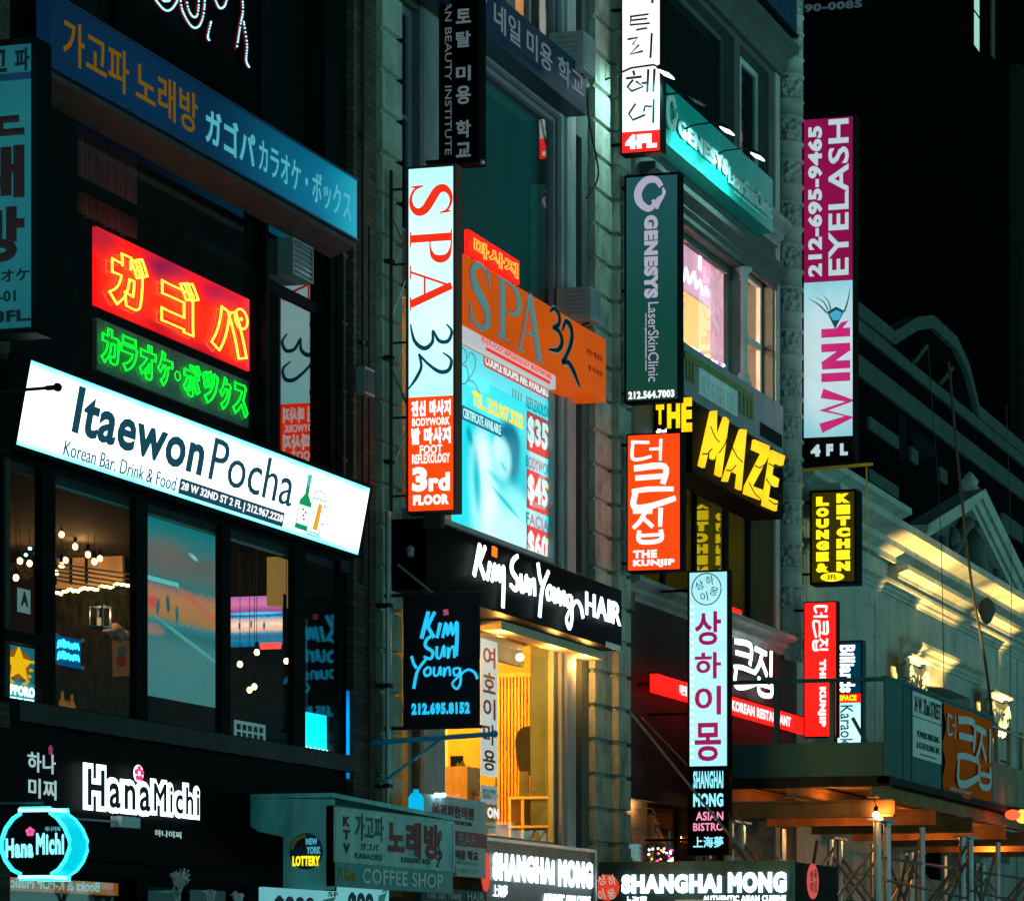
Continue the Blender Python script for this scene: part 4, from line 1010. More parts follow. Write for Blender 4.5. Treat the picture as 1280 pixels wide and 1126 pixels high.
# ================================================================== restaurant fascia and end board
M['fasciadark'] = paint('dark teal fascia', (.02, .07, .075), .35, 0, .5)
M['reddisc'] = emit('backlit red disc', (.85, .06, .025), .8)
def shang(t, F, r_main, r_cn, r_en, caps):
    txt(t, F, 'SHANGHAi', r_main[0], M['halotext'], bold=.07, d=.02, thick=.03)
    txt(t, F, 'MONG', r_main[1], M['halotext'], bold=.07, d=.02, thick=.03)
    txt(t, F, '上海夢', r_cn, M['halotext'], bold=.02, d=.012)
    txt(t, F, 'AUTHENTIC ASIAN CUISINE', r_en, M['halotext'], bold=.045, d=.012)
M['halotext'] = emit('white LED channel letters', (.85, .97, 1), 2.4)
F = fac(608, 742, 1050, 1132, -.5); A = F.a
t = thing('fascia_sign', 'short dark restaurant fascia with condensed white lettering under the salon window', 'sign', F.p(0, 1))
MB().fbox(F, 0, 0, 1, 1, -.2, 0).build('board', M['fasciadark'], t)
mb = MB(); mb.fbox(F, -.01, -.05, 1.01, 0, -.21, .03); mb.fbox(F, 1, 0, 1.012, 1, -.21, .03); mb.build('trim', M['alu'], t)
shang(t, F, ((A(613), .17, A(690), .6), (A(695), .17, A(738), .62)), (A(615), .66, A(633), .85), (A(678), .74, A(737), .9), 0)
MB().fprism(F, disc_pts(A(606), .48, .035, .3, 20), .002, .02).build('disc', M['reddisc'], t)
XS = fx(742, -.02)
F = Fr((XS, -.02, 2.2), (0, -1, 0), (0, 0, 1), -.02 - atx(991, 0, XS).y, atx(860, 1076, XS).z - 2.2)
t = thing('shop_canopy', 'deep dark canopy end over the pavement with wide white lettering and a red disc', 'canopy', F.p(0, 1))
MB().fbox(F, 0, 0, 1, 1, -.1, 0).build('end_board', M['fasciadark'], t)
pa = lambda px: (-.02 - atx(px, 0, XS).y) / F.w
pz = lambda py: (F.p(0, 0).z - atx(860, py, XS).z) / F.h
shang(t, F, ((pa(778), pz(1092), pa(903), pz(1116)), (pa(911), pz(1090), pa(984), pz(1116))), (pa(781), pz(1119), pa(809), pz(1132)), (pa(879), pz(1119), pa(983), pz(1127)), 0)
MB().fprism(F, round_disc(F, pa(759), pz(1108), .19), .002, .02).build('disc', M['reddisc'], t)
M['dimwhitelit'] = emit('pale print', (.9, .8, .7), .5)
for ch, cx, cy_ in (('상', 753, 1098), ('하', 765, 1098), ('이', 753, 1116), ('몽', 765, 1116)):
    txt(t, F, ch, (pa(cx - 5), pz(cy_ - 7), pa(cx + 5), pz(cy_ + 7)), M['dimwhitelit'], rot=.35, d=.021, bold=.01)
XS2 = fx(1047, F.p(1, 0).y)
MB().box((XS + .1, F.p(1, 0).y, 2.2), (XS2, -.02, F.p(0, 0).z - .02)).build('canopy_body', M['blackgloss'], t)
G = fac(991, 1047, 1074, 1200, F.p(1, 0).y)
G = Fr((XS, F.p(1, 0).y - .0, 2.2), (1, 0, 0), (0, 0, 1), XS2 - XS, F.h, F.p(1, 0).y)
MB().fprism(G, round_disc(G, (fx(1015, G.Y) - XS) / G.w, (G.p(0, 0).z - fz(1015, 1101, G.Y)) / G.h, .26), .004, .02).build('disc', emit('backlit coral disc', (.85, .12, .1), .65), t)
mb = MB()
for ch, dx, dz in (('상', -.09, .08), ('하', .09, .1), ('이', -.09, -.09), ('몽', .1, -.08)):
    cx = ((fx(1015, G.Y) - XS) + dx) / G.w; cz = (G.p(0, 0).z - fz(1015, 1101, G.Y) - dz) / G.h
    put(mb, G, ch, (cx - .07 / G.w, cz - .08 / G.h, cx + .07 / G.w, cz + .08 / G.h), d=.021)
mb.build('lettering', M['fadedred'], t)
MB().fbox(F, .42, pz(1124), .7, pz(1126), .03, .05).build('trim', M['alu'], t)
# ================================================================== building two: rusticated stone with wide bays
X20, X21 = fx(461) + .002, fx(774)
b2 = thing('shop_building', 'stone fronted building with banded corner blocks and wide salon and spa windows', 'building', (X20, 0, 0))
zA = (fz(600, 1048), fz(602, 776)); zB = (fz(573, 660), fz(575, 393)); zC = (fz(574, 330), fz(600, 74)); zD = (fz(640, -2) - .6, fz(640, -2) + 2.6)
holes = []
for z0, z1 in (zA, zB, zC, zD):
    holes += [(fx(493), fx(524), z0, z1), (fx(552), fx(696), z0, z1), (fx(716.5), fx(727), z0, z1)]
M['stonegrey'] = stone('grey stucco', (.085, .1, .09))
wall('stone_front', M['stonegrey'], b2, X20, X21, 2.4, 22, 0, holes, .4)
def quoin(X0, X1, Y, z0=2.5, z1=22.0, name='corner_blocks', ref=None):
    mb = MB(); h = .5; z = z0; ring = []
    g = .055
    while z < z1:
        for zz, ins in ((z, g), (z + .02, 0), (z + h - .05, 0), (z + h - .03, g)): ring.append((zz, ins))
        z += h
    vs = []
    for zz, i in ring: vs += [(X0 + i, .05, zz), (X0 + i, Y + i, zz), (X1 - i, Y + i, zz), (X1 - i, .05, zz)]
    fs = []
    for k in range(len(ring) - 1):
        for j in range(4):
            a, b = 4 * k + j, 4 * k + (j + 1) % 4; fs.append((b, a, a + 4, b + 4))
    mb.mesh(vs, fs); return mb.build(name, M['quoin'], b2)
quoin(fx(465), fx(489.5), -.14); quoin(fx(736), fx(757), -.1); quoin(fx(757.5), fx(773), -.2)
for a, b in ((525, 551), (697, 715)):
    MB().box((fx(a), -.06, 2.5), (fx(b), .0, 22)).build('pier', M['lightgrey'], b2)
MB().box((fx(701), -.1, 2.5), (fx(707), -.06, 22)).build('pier_moulding', M['lightgrey'], b2)
for z, h in ((zC[1] + .02, .34), (zB[0] - .32, .2), (zD[0] - .3, .2)):
    mb = MB(); x0, x1 = fx(552) - .1, fx(697)
    prof = [(-.005, 0), (-.08, 0), (-.08, h * .3), (-.16, h * .45), (-.16, h * .6), (-.26, h * .75), (-.26, h), (-.005, h)]
    n = len(prof); vs = [(x0, y, z + q) for y, q in prof] + [(x1, y, z + q) for y, q in prof]
    mb.mesh(vs, [tuple(range(n)), tuple(range(2 * n - 1, n - 1, -1))] + [(i, n + i, n + (i + 1) % n, (i + 1) % n) for i in range(n)])
    mb.build('lintel_moulding', M['lightgrey'], b2)
M['mauve'] = paint('mauve grey painted frame', (.2, .18, .24), .5, 0, .2)
for (z0, z1), fr in ((zA, M['grey']), (zB, M['lightgrey']), (zC, M['mauve']), (zD, M['mauve'])):
    window(b2, fx(552), fx(696), z0, z1, .02, fr, M['glass'], .07, cols=() if z0 != zD[0] else [fx(637), fx(664)])
    window(b2, fx(493), fx(524), z0, z1, .1, fr, M['glassdark'] if z0 != zA[0] and z0 != zB[0] else M['glass'], .1, rows=[(z0 + (z1 - z0) * .52, .05)])
    window(b2, fx(716.5), fx(727), z0, z1, .1, fr, M['glassdark'] if z0 > zB[0] else M['glass'], .09)
# rooms
room('salon_room', M['warmwall'], b2, fx(486), fx(730), zA[0] - 1.0, zA[1] + .25, .41, 4.8)
room('spa_room', M['warmwall'], b2, fx(486), fx(730), zB[0] - .5, zB[1] + .2, .41, 3.5)
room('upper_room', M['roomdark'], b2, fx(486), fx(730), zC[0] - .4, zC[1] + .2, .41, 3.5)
room('top_room', M['warmwall'], b2, fx(486), fx(730), zD[0] - .4, zD[1] + .2, .41, 3.5)
M['tealblind'] = paint('teal roller blind', (.006, .13, .13), .9, 0, .15, .8, 0)
MB().box((fx(556), .26, zC[0]), (fx(694), .275, zC[1])).build('roller_blind', M['tealblind'], b2)
curtain(b2, fx(640), fx(692), zD[0], zD[1], .6, M['warmwall'], 10, .04)
light('POINT', ((fx(655)), 1.5, zD[1] - .4), (1, .55, .3), 250, b2, .2)
light('POINT', (fx(640), 2.2, zA[1] - .3), (1, .47, .035), 1100, b2, .25)
light('POINT', (fx(540), 2.0, zA[1] - .4), (1, .47, .04), 800, b2, .25)
light('POINT', (fx(505), 1.4, zB[1] - .8), (1, .45, .12), 120, b2, .2)
MB().box((X20 + .1, 6, 0), (X21 - .1, 14, 21)).build('rear_block', M['darkwall'], b2)
MB().box((X20 + .05, .01, 0), (X21 - .05, .3, 2.38)).build('shop_wall', M['blackgloss'], b2)
# drainpipe
t = thing('drainpipe', 'slender pale drainpipe between the brick pier and the banded stone corner', 'drainpipe', (fx(462), -.25, 2.5))
MB().tube([(fx(462.5), -.24, 2.5), (fx(462.5), -.24, fz(462, 640))], .035, 8).build('pipe', M['pipe'], t)
for py in (760, 860, 985): MB().box((fx(462.5) - .05, -.28, fz(462, py)), (fx(462.5) + .05, -.1, fz(462, py) + .05)).build('clamp', M['darkmetal'], t)
t = thing('drainpipe', 'thin dark pipe running up beside the tall white spa blade sign', 'drainpipe', (fx(468), -.22, fz(468, 640)))
MB().tube([(fx(468), -.22, fz(468, 640)), (fx(468), -.22, fz(468, 215))], .02, 6).build('pipe', M['darkmetal'], t)
for py in (330, 450, 580): MB().box((fx(468) - .04, -.25, fz(468, py)), (fx(468) + .04, -.12, fz(468, py) + .04)).build('clamp', M['darkmetal'], t)

# ---- salon contents
def slat_wall(F, n, mat, name):
    t = thing('slat_screen', 'warm vertical timber slat screen at the back of the lit salon', 'screen', F.p(0, 1))
    mb = MB()
    for i in range(n): mb.fbox(F, i / n, 0, (i + .62) / n, 1, -.05, 0)
    mb.build('slat', mat, t)
    MB().fbox(F, -.02, -.03, 1.02, 0, -.07, .02).build('head_rail', mat, t)
XSW = fx(730) - .1                                     # side wall of the salon
Fb = blx(XSW, 560, 692, 775, 1090); MB().fbox(Fb, 0, 0, 1, 1, -.02, 0).build('side_wall_lining', paint('amber plaster', (.5, .26, .05), .8, 0, .15), b2)
MB().fbox(blx(XSW - .02, 620, 671, 842, 1070), 0, 0, 1, 1, 0, .03).build('screen_backing', M['wooddark'], b2)
F = blx(XSW - .12, 622, 668, 846, 1030); slat_wall(F, 11, paint('honey timber', (.62, .27, .04), .5, 0, .3, 6), 'slat')
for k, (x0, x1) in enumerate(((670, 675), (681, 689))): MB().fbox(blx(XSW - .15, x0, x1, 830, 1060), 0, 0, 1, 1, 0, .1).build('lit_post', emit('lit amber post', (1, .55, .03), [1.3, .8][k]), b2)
for k in range(3): MB().box((fx(560), .9 + .9 * k, zA[1] + .08), (XSW, 1.0 + .9 * k, zA[1] + .2)).build('ceiling_beam', M['wood'], b2)
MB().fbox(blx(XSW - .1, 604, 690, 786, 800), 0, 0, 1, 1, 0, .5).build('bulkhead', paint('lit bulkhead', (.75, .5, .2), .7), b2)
MB().fbox(blx(XSW - 2.2, 556, 600, 900, 1010), 0, .55, 1, 1, 0, .4).build('stock_counter', M['wood'], b2)
F = blx(XSW - .5, 644, 690, 906, 972)
t = thing('wall_mirror', 'large dark leaf shaped mirror in front of the timber slats in the salon', 'mirror', F.p(.5, 1))
lf = [(.0, .3), (.06, .12), (.2, .03), (.55, 0), (1, -.02), (1, .35), (.75, .62), (.45, .92), (.25, 1), (.1, .85), (.02, .6)]
MB().fprism(F, list(reversed(lf)), -.03, 0).build('mirror_plate', paint('dark smoked plate', (.012, .01, .006), .6, spec=.05), t)
MB().fprism(F, disc_pts(.5, .5, .07, .09, 14), .001, .006).build('oval_badge', M['dimwhite'], t)
MB().fbox(F, .42, 0, .44, .95, .001, .004).build('strip', M['gold'], t)
# window banner in the salon
F = fac(601, 622, 797, 968, .22)
t = thing('window_banner', 'tall white window banner with brown Korean characters inside the salon glass', 'banner', F.p(0, 1))
MB().fbox(F, 0, 0, 1, 1, -.006, 0).build('cloth', emit('cloth with own glow', (.75, .86, .82), .8, .1), t)  # salon light through the cloth put in as glow
M['brownprint'] = paint('brown print', (.3, .06, .02), .6)
stack(t, F, ['여', '호', '이', '마', '용'], (.12, .03, .85, .98), M['brownprint'], gap=.2, bold=.02)
F2 = fac(601, 622, 980, 1003, .22)
t = thing('window_sticker', 'pale window sticker below the tall white salon banner', 'sticker', F2.p(0, 1))
MB().fbox(F2, 0, 0, 1, 1, -.004, 0).build('sticker', emit('sticker with own glow', (.4, .6, .62), .6), t); txt(t, F2, 'BEAUTY', (.1, .2, .9, .75), M['tealmetal'], bold=.05)  # light through the sticker put into its colour as glow
F2 = fac(607, 624, 1006, 1023, .22)
t = thing('window_sticker', 'white round lettered sticker lowest on the salon glass', 'sticker', F2.p(0, 1))
txt(t, F2, 'ON', (.1, .1, .95, .9), M['whiteprint'], bold=.06)
# ceiling fitting, shelf, plant
c = at(634, 745, 1.6); c.z = zA[1] + .2
t = thing('ceiling_light', 'round warm ceiling light in the salon', 'ceiling light', (XSW - .9, 1.0, zA[1] + .22))
cc = Vector((atx(634, 745, XSW - .9).x, atx(634, 745, XSW - .9).y, zA[1] + .14)); MB().lathe(cc, [(.0, -.03), (.14, -.02), (.18, .03), (.18, .08)], 18).build('diffuser', emit('warm diffuser', (1, .6, .15), 3), t, True)
MB().lathe(cc, [(.2, .05), (.2, .1)], 18).build('rim', M['alu'], t)
MB().box((fx(600), .28, fz(602, 812)), (fx(678), .36, fz(602, 783))).build('blind_headbox', M['grey'], b2)
F = blx(XSW - .9, 636, 690, 995, 1085)
t = thing('display_shelf', 'pale open display shelf standing low in the salon window', 'shelf', F.p(0, 1))
M['palewood'] = paint('pale lit wood', (.6, .42, .16), .6, 0, .2)
for a_ in (0, .3, .92): MB().fbox(F, a_, 0, a_ + .05, 1, -.3, 0).build('upright', M['palewood'], t)
for b_ in (.0, .4, .82): MB().fbox(F, -.02, b_, 1.02, b_ + .035, -.31, .01).build('shelf', M['palewood'], t)
t = thing('vase', 'dark slender vase on the salon display shelf', 'vase', F.p(.45, 0)); MB().lathe(F.p(.55, 0, -.15), [(.06, 0), (.09, .1), (.05, .25), (.03, .36), (.045, .42)], 12).build('body', M['blackgloss'], t, True)
t = thing('framed_picture', 'small brown framed picture on the salon display shelf', 'picture frame', F.p(.2, 0)); MB().fbox(F, .12, -.36, .34, 0, -.2, -.17).build('frame', M['wooddark'], t); MB().fbox(F, .15, -.32, .31, -.04, -.168, -.166).build('print', M['cloth'], t)
def pot_plant(c, label, r, h, n=60):
    t = thing('potted_plant', label, 'plant', c)
    MB().lathe(c, [(r * .7, 0), (r, h * .4), (r * .95, h * .42)], 12).build('pot', M['white'], t, True)
    mb = MB()
    for i in range(n):
        an = random.uniform(0, 6.28); el = random.uniform(.2, 1.4); l = h * random.uniform(.35, .75)
        d = Vector((math.cos(an) * math.cos(el), math.sin(an) * math.cos(el), math.sin(el))); p = Vector(c) + Vector((0, 0, h * .4)) + d * l * .4; q = p + d * l * .6
        s = d.cross(Vector((0, 0, 1))).normalized() * l * .14
        mb.poly([p, p.lerp(q, .5) + s, q, p.lerp(q, .5) - s])
    mb.build('leaves', M['leaf'], t); return t
F = blx(XSW - 2.4, 553, 600, 990, 1040)
t = thing('reception_desk', 'pale timber reception desk behind the salon glass', 'desk', F.p(0, 1))
MB().fbox(F, 0, .08, 1, 1, -.5, -.02).build('front_panel', M['palewood'], t); MB().fbox(F, -.03, 0, 1.03, .08, -.55, .03).build('desk_top', M['wood'], t)
pot_plant(F.p(.42, 0, -.15), 'small leafy plant in a white pot on the reception desk', .09, .4)
t = thing('desk_monitor', 'dark monitor on the reception desk beside the small potted plant', 'monitor', F.p(.2, 0)); MB().fbox(F, .02, -.95, .34, -.06, -.25, -.22).build('screen', M['blackgloss'], t); MB().fbox(F, .14, -.1, .22, 0, -.3, -.2).build('stand', M['black'], t)

# ---- black salon fascia box
Xk = fx(478, -.02); Yk = atx(533, 0, Xk).y
x1 = fx(777, Yk); zt, zb = fz(777, 738, Yk), fz(777, 813, Yk)
F = Fr((Xk, Yk, zb), (1, 0, 0), (0, 0, 1), x1 - Xk, zt - zb, Yk); A = F.a
t = thing('fascia_sign', 'black box fascia with haloed white brush lettering over the amber salon window', 'sign', F.p(0, 1))
MB().box((Xk, -.02, zb), (x1, Yk, zt)).build('box', M['blackgloss'], t)
KSY = [[(0, 0, .2), (.25, .5, .22), (.5, 1.02, .2)], [(.95, 1.0, .16), (.45, .48, .2)], [(.4, .5, .18), (.9, .02, .2)],                       # K
       [(1.1, .0, .16), (1.35, .58, .2)],                                                                                                      # i
       [(1.5, .0, .15), (1.75, .55, .17), (1.85, .1, .13), (2.1, .55, .16), (2.2, .1, .13), (2.5, .58, .17), (2.52, .1, .19), (2.45, -.7, .19)],  # m
       [(3.75, 1.08, .16), (3.3, .85, .2), (3.25, .55, .2), (3.75, .3, .2), (3.6, .0, .18), (3.1, .1, .14)],                                    # S
       [(4.05, .55, .17), (4.05, .08, .17), (4.3, .05, .14), (4.55, .55, .17), (4.58, .05, .17)],                                             # u
       [(4.85, .5, .16), (4.85, .0, .16), (5.0, .38, .12), (5.25, .5, .16), (5.3, .0, .16)],                                                    # n
       [(5.6, 1.1, .17), (5.75, .7, .18), (5.95, .45, .18)], [(6.6, .95, .16), (6.0, .3, .18), (5.75, -.62, .2)],                             # Y
       [(6.7, .5, .15), (6.45, .3, .16), (6.55, .05, .16), (6.85, .15, .15), (6.85, .42, .14), (6.7, .5, .13)],                                # o
       [(7.1, .5, .15), (7.1, .08, .15), (7.35, .08, .12), (7.5, .48, .15), (7.55, .04, .15)],                                                  # u
       [(7.75, .45, .14), (7.75, .0, .14), (7.9, .38, .12), (8.1, .42, .14), (8.15, .0, .14)],                                                  # n
       [(8.75, .4, .13), (8.4, .35, .14), (8.45, .03, .14), (8.75, .12, .13), (8.8, .4, .13), (8.85, -.3, .15), (8.6, -.68, .15), (8.3, -.4, .13), (8.75, -.02, .13), (9.3, .3, .14), (9.75, .15, .16), (9.95, -.2, .18)]]  # g and tail
mb = strokes(MB(), F, (A(587), -.16, A(723), .94), (0, -.7, 9.95, 1.6), KSY, .05, .02, wk=.78)
mb.build('lettering', M['halo'], t)
strokes(MB(), F, (A(587), -.16, A(723), .94), (0, -.7, 9.95, 1.6), [[(1.5, .95, .3), (1.85, .93, .3)]], .06, .02).build('lettering', M['orangedot'] if 'orangedot' in M else M.setdefault('orangedot', emit('orange LED dot', (1, .12, .01), 2)), t)
txt(t, F, 'HAIR', (A(727), .25, A(771), .62), M['halo'], bold=.015, d=.05, thick=.02)
MB().fbox(F, A(757), .93, A(775), 1.02, .002, .012).build('small_plate', M['white'], t)
M['soffitwood'] = paint('pale soffit', (.5, .36, .25), .6, 0, .2)
for px in (640, 706, 745):
    p = Vector((fx(px, -.35), -.2, zb - .12)); MB().lathe(p, [(.03, -.012), (.035, -.004), (.035, .0)], 12).build('added_downlight', emit('amber downlight lens', (1, .55, .12), 3, sample=False), t)
    light('POINT', p + Vector((0, 0, -.12)), (1, .48, .1), 34, t, .05)  # unseen lamps added to warm the soffit and corner blocks
MB().box((fx(600, 0), -.01, zb - .12), (fx(730), -.3, zb - .002)).build('soffit', M['soffitwood'], t)

# ---- orange spa fascia
F = fac(566, 757, 425, 503, -.5, ref=757); A = F.a
t = thing('fascia_sign', 'orange fascia with big grey serif lettering and black brush numerals', 'sign', F.p(0, 1))
MB().fbox(F, 0, 0, 1, 1, -.1, 0).build('board', M['orangeglow'], t)
MB().box((F.O.x, -.4, F.O.z), (F.O.x + F.w, -.02, F.O.z + .06)).build('soffit', M['orangeglow'], t)
def serif(mb, F, rect, ch, d, thick, rot=0):
    if ch == 'S':
        L = [[(.88, .72, .02), (.82, .88, .05), (.6, .975, .06), (.36, .95, .1), (.2, .82, .16), (.24, .66, .19), (.5, .51, .2), (.77, .35, .19), (.82, .18, .16), (.66, .05, .1), (.4, .025, .06), (.18, .12, .05), (.1, .3, .02)],
             [(.86, .98, .02), (.86, .85, .05), (.885, .7, .02)], [(.1, .02, .02), (.11, .15, .05), (.085, .32, .02)]]
        strokes(mb, F, rect, (0, 0, 1, 1), L, d, thick, rot)
    elif ch == 'P':
        strokes(mb, F, rect, (0, 0, 1, 1), [[(.24, .015, .17), (.24, .985, .17)], [(.04, .015, .03), (.46, .015, .03)], [(.04, .985, .03), (.5, .985, .03)]], d, thick, rot, smooth=False)
        strokes(mb, F, rect, (0, 0, 1, 1), [[(.3, .985, .03), (.55, .975, .04), (.78, .9, .12), (.86, .74, .17), (.78, .57, .12), (.55, .49, .04), (.3, .48, .03)]], d + .003, thick, rot)
    elif ch == 'A':
        strokes(mb, F, rect, (0, 0, 1, 1), [[(.14, .015, .05), (.5, .97, .05)], [(.49, .99, .16), (.86, .015, .17)], [(.26, .35, .04), (.7, .35, .04)], [(.0, .015, .03), (.3, .015, .03)], [(.7, .015, .03), (1, .015, .03)]], d, thick, rot, smooth=False)
N3 = [(.05, .86, .04), (.25, .99, .08), (.5, .9, .11), (.48, .68, .1), (.2, .53, .06), (.5, .52, .1), (.66, .32, .13), (.45, .08, .1), (.0, -.02, .04)]
N2 = [(.02, .72, .05), (.25, .97, .1), (.58, .9, .14), (.62, .62, .14), (.36, .28, .1), (.04, .0, .09), (.12, .02, .09), (.45, .06, .11), (.8, -.1, .12), (1.15, -.35, .04)]
M['spagrey'] = paint('pale grey raised lettering', (.68, .74, .75), .45, 0, .1)
for ch, p0, p1, b0, b1_ in (('S', 582, 612, .02, .95), ('P', 617, 650, .04, .92), ('A', 642, 676, .02, .95)):
    mb = MB(); serif(mb, F, (A(p0), b0, A(p1), b1_), ch, .01, .03); mb.build('lettering', M['spagrey'], t)
for wk, mt, dd in ((1.75, M['spagrey'], .006), (1.0, M['ink'], .02)):
    mb = strokes(MB(), F, (A(685), .0, A(702), .66), (0, 0, .7, 1), [N3], dd, .008, wk=wk); strokes(mb, F, (A(701), .08, A(723), .99), (0, -.35, 1.15, 1), [N2], dd, .008, wk=wk); mb.build('lettering', mt, t)
txt(t, F, '전신 마사지', (A(733), .3, A(752), .4), M['brownprint']); txt(t, F, '발 마사지', (A(735), .55, A(752), .64), M['brownprint'])
MB().fbox(F, A(578), .97, A(697), 1.2, -.12, -.03).build('white_strip', emit('white strip lit from behind', (.75, .8, .85), .6), t)
txt(t, F, '마사지 FOOT REFLEXOLOGY BODYWORK', (A(604), 1.0, A(692), 1.1), M['redprint'], bold=.03, d=-.028)
MB().fbox(F, A(610), 1.12, A(690), 1.17, -.029, -.026).build('stripe', M['redprint'], t)
F = fac(586, 649, 287, 318, -.42); 
t = thing('neon_sign', 'small glowing red neon sign standing on top of the orange fascia', 'neon sign', F.p(0, 1))
MB().fbox(F, 0, 0, 1, 1, -.06, 0).build('panel', M['redpanel'], t)
txt(t, F, '마사지', (.06, .2, .94, .85), M['amberred'] if 'amberred' in M else M.setdefault('amberred', emit('orange red neon', (1, .16, .02), 4)), outline=.03, off=.03, d=.02)
bracket(t, F.p(.1, 1, -.03), F.p(.1, 1.4, -.03)); bracket(t, F.p(.9, 1, -.03), F.p(.9, 1.4, -.03))

# ---- spa window poster
F = fac(566, 693, 392, 668, .12); A = F.a
t = thing('window_poster', 'glowing cyan poster with prices and a resting figure filling the spa window', 'poster', F.p(0, 1))
bl = []
def pbl(x, y, rx, ry, c, soft, turn=0): bl.append((A(x), 1 - B_(x, y), rx / 127, ry / 262, c, soft, turn))
B_ = lambda px, py: (F.p(0, 0).z - fz(px, py, .12)) / F.h
pbl(640, 600, 30, 70, (.0, .62, .72), .8); pbl(590, 560, 14, 60, (.0, .68, .78), .8)
pbl(606, 615, 17, 62, (.35, .97, .97), .45, .12); pbl(604, 570, 10, 26, (.75, 1, 1), .7, .15); pbl(618, 660, 22, 40, (.5, 1, 1), .6); pbl(613, 640, 9, 40, (.85, 1, 1), .8, .1)
pbl(648, 640, 22, 26, (.3, .93, .95), .5, -.3); pbl(640, 668, 26, 26, (.55, 1, 1), .5)
pbl(637, 552, 13, 26, (.0, .17, .27), .35, -.25); pbl(641, 575, 8, 26, (.01, .25, .36), .5)
pbl(627, 573, 12, 26, (.4, .9, .92), .3, -.1); pbl(623, 562, 6, 14, (.62, .98, .98), .6); pbl(630, 584, 4, 2.5, (.1, .7, .76), .8, -.5); pbl(620, 598, 8, 4, (.12, .72, .78), .8, -.3)
pbl(596, 600, 4, 34, (.0, .55, .64), .8, .1); pbl(632, 628, 16, 3, (.02, .58, .66), .7, -.35); pbl(587, 545, 3, 10, (.0, .35, .45), .6, .5)
M['poster'] = picture('cyan spa photograph', [(0, (.02, .72, .8)), (.35, (.02, .84, .9)), (.62, (.12, .95, .97)), (.8, (.01, .72, .82)), (1, (.02, .55, .66))], bl, 1.45, 3.0, .03)
MB().fbox(F, 0, 0, 1, 1, -.02, 0).build('sheet', M['poster'], t)
B_ = lambda px, py: (F.p(0, 0).z - fz(px, py, .12)) / F.h
M['bodylight'] = emit('backlit pale skin print', (.55, 1, .97), 1.25); M['bodymid'] = emit('backlit pale cyan print', (.22, .9, .9), 1.1); M['hairprint'] = emit('backlit hair print', (.01, .2, .3), .7); M['faceprint'] = emit('backlit face print', (.4, .93, .9), 1.1); M['lineprint'] = emit('backlit teal line print', (.02, .42, .5), .9)
def rr_(a0, b0, a1, b1_): return [(a0 + .012, b0), (a0, b0 + .01), (a0, b1_ - .01), (a0 + .012, b1_), (a1 - .012, b1_), (a1, b1_ - .01), (a1, b0 + .01), (a1 - .012, b0)]
M['pinkred'] = emit('backlit pink red print', (.75, .1, .12), .8)
r = (A(604), .1, A(688), .165); MB().fprism(F, rr_(*r), .002, .004).build('banner_print', M['pinkred'], t); txt(t, F, 'COUPLE ROOMS ARE AVAILABLE', (A(606), .11, A(686), .155), M['bodylight'], bold=.03, d=.005)
mb = strokes(MB(), F, (A(574), .13, A(586), .3), (0, 0, .7, 1), [N3], .002, .003, wk=.5); strokes(mb, F, (A(584), .13, A(602), .32), (0, -.35, 1.15, 1), [N2], .002, .003, wk=.5); mb.build('lettering', M['lineprint'], t)
txt(t, F, 'TEL. 212.967.3232', (A(590), .3, A(653), .375), M['yellowprint'], bold=.05, d=.009)
r = (A(566), .395, A(627), .46); MB().fprism(F, rr_(*r), .009, .011).build('banner_print', emit('backlit blue print', (.02, .22, .4), .8), t); txt(t, F, 'GIFT CERTIFICATE AVAILABLE', (A(567), .405, A(625), .45), M['bodylight'], bold=.02, d=.012)
for w_, b0, pr, c0 in (('REFLEXOLOGY', .2, '$35', .27), ('BODYWORK', .485, '$45', .55), ('FACIAL', .76, '$60', .82)):
    txt(t, F, w_, (A(657), b0, A(690), b0 + .06), M['lineprint'], bold=.03, d=.004)
    MB().fbox(F, A(658), c0, A(690), c0 + .19, .002, .004).build('banner_print', M['pinkred'], t)
    txt(t, F, pr, (A(659), c0 + .02, A(684), c0 + .17), M['bodylight'], bold=.05, d=.005)
    MB().fbox(F, A(683), c0 + .03, A(690), c0 + .06, .005, .007).build('tag_print', M['yellowprint'], t)
MB().fbox(F, A(690.5), 0, 1, 1, .002, .004).build('border_print', M['bodymid'], t)
mb = MB()
for i in range(4): mb.fbox(F, A(640 + 3.5 * i), .2, A(641.5 + 3.5 * i), .24, .002, .003)
mb.build('lettering', M['lineprint'], t)

# ---- nail school fascia
F = fac(545, 733, 88, 145, -.42, ref=733); A = F.a
t = thing('fascia_sign', 'navy fascia with dim grey Korean lettering above the dark teal window', 'sign', F.p(0, 1))
MB().fbox(F, 0, 0, 1, 1, -.3, 0).build('box', paint('navy blue fascia', (.008, .03, .075), .45, 0, .2), t)
M['greylit'] = emit('grey lettering glow', (.4, .55, .6), .2)
for w_, p0, p1 in (('탈', 598, 608), ('네일', 617, 650), ('미용', 658, 690), ('학교', 697, 729)): txt(t, F, w_, (A(p0), .17, A(p1), .72), M['greylit'], bold=.015)
txt(t, F, 'AMERICAN BEAUTY INSTITUTE', (A(628), .74, A(680), .86), M['navy'], bold=.03)

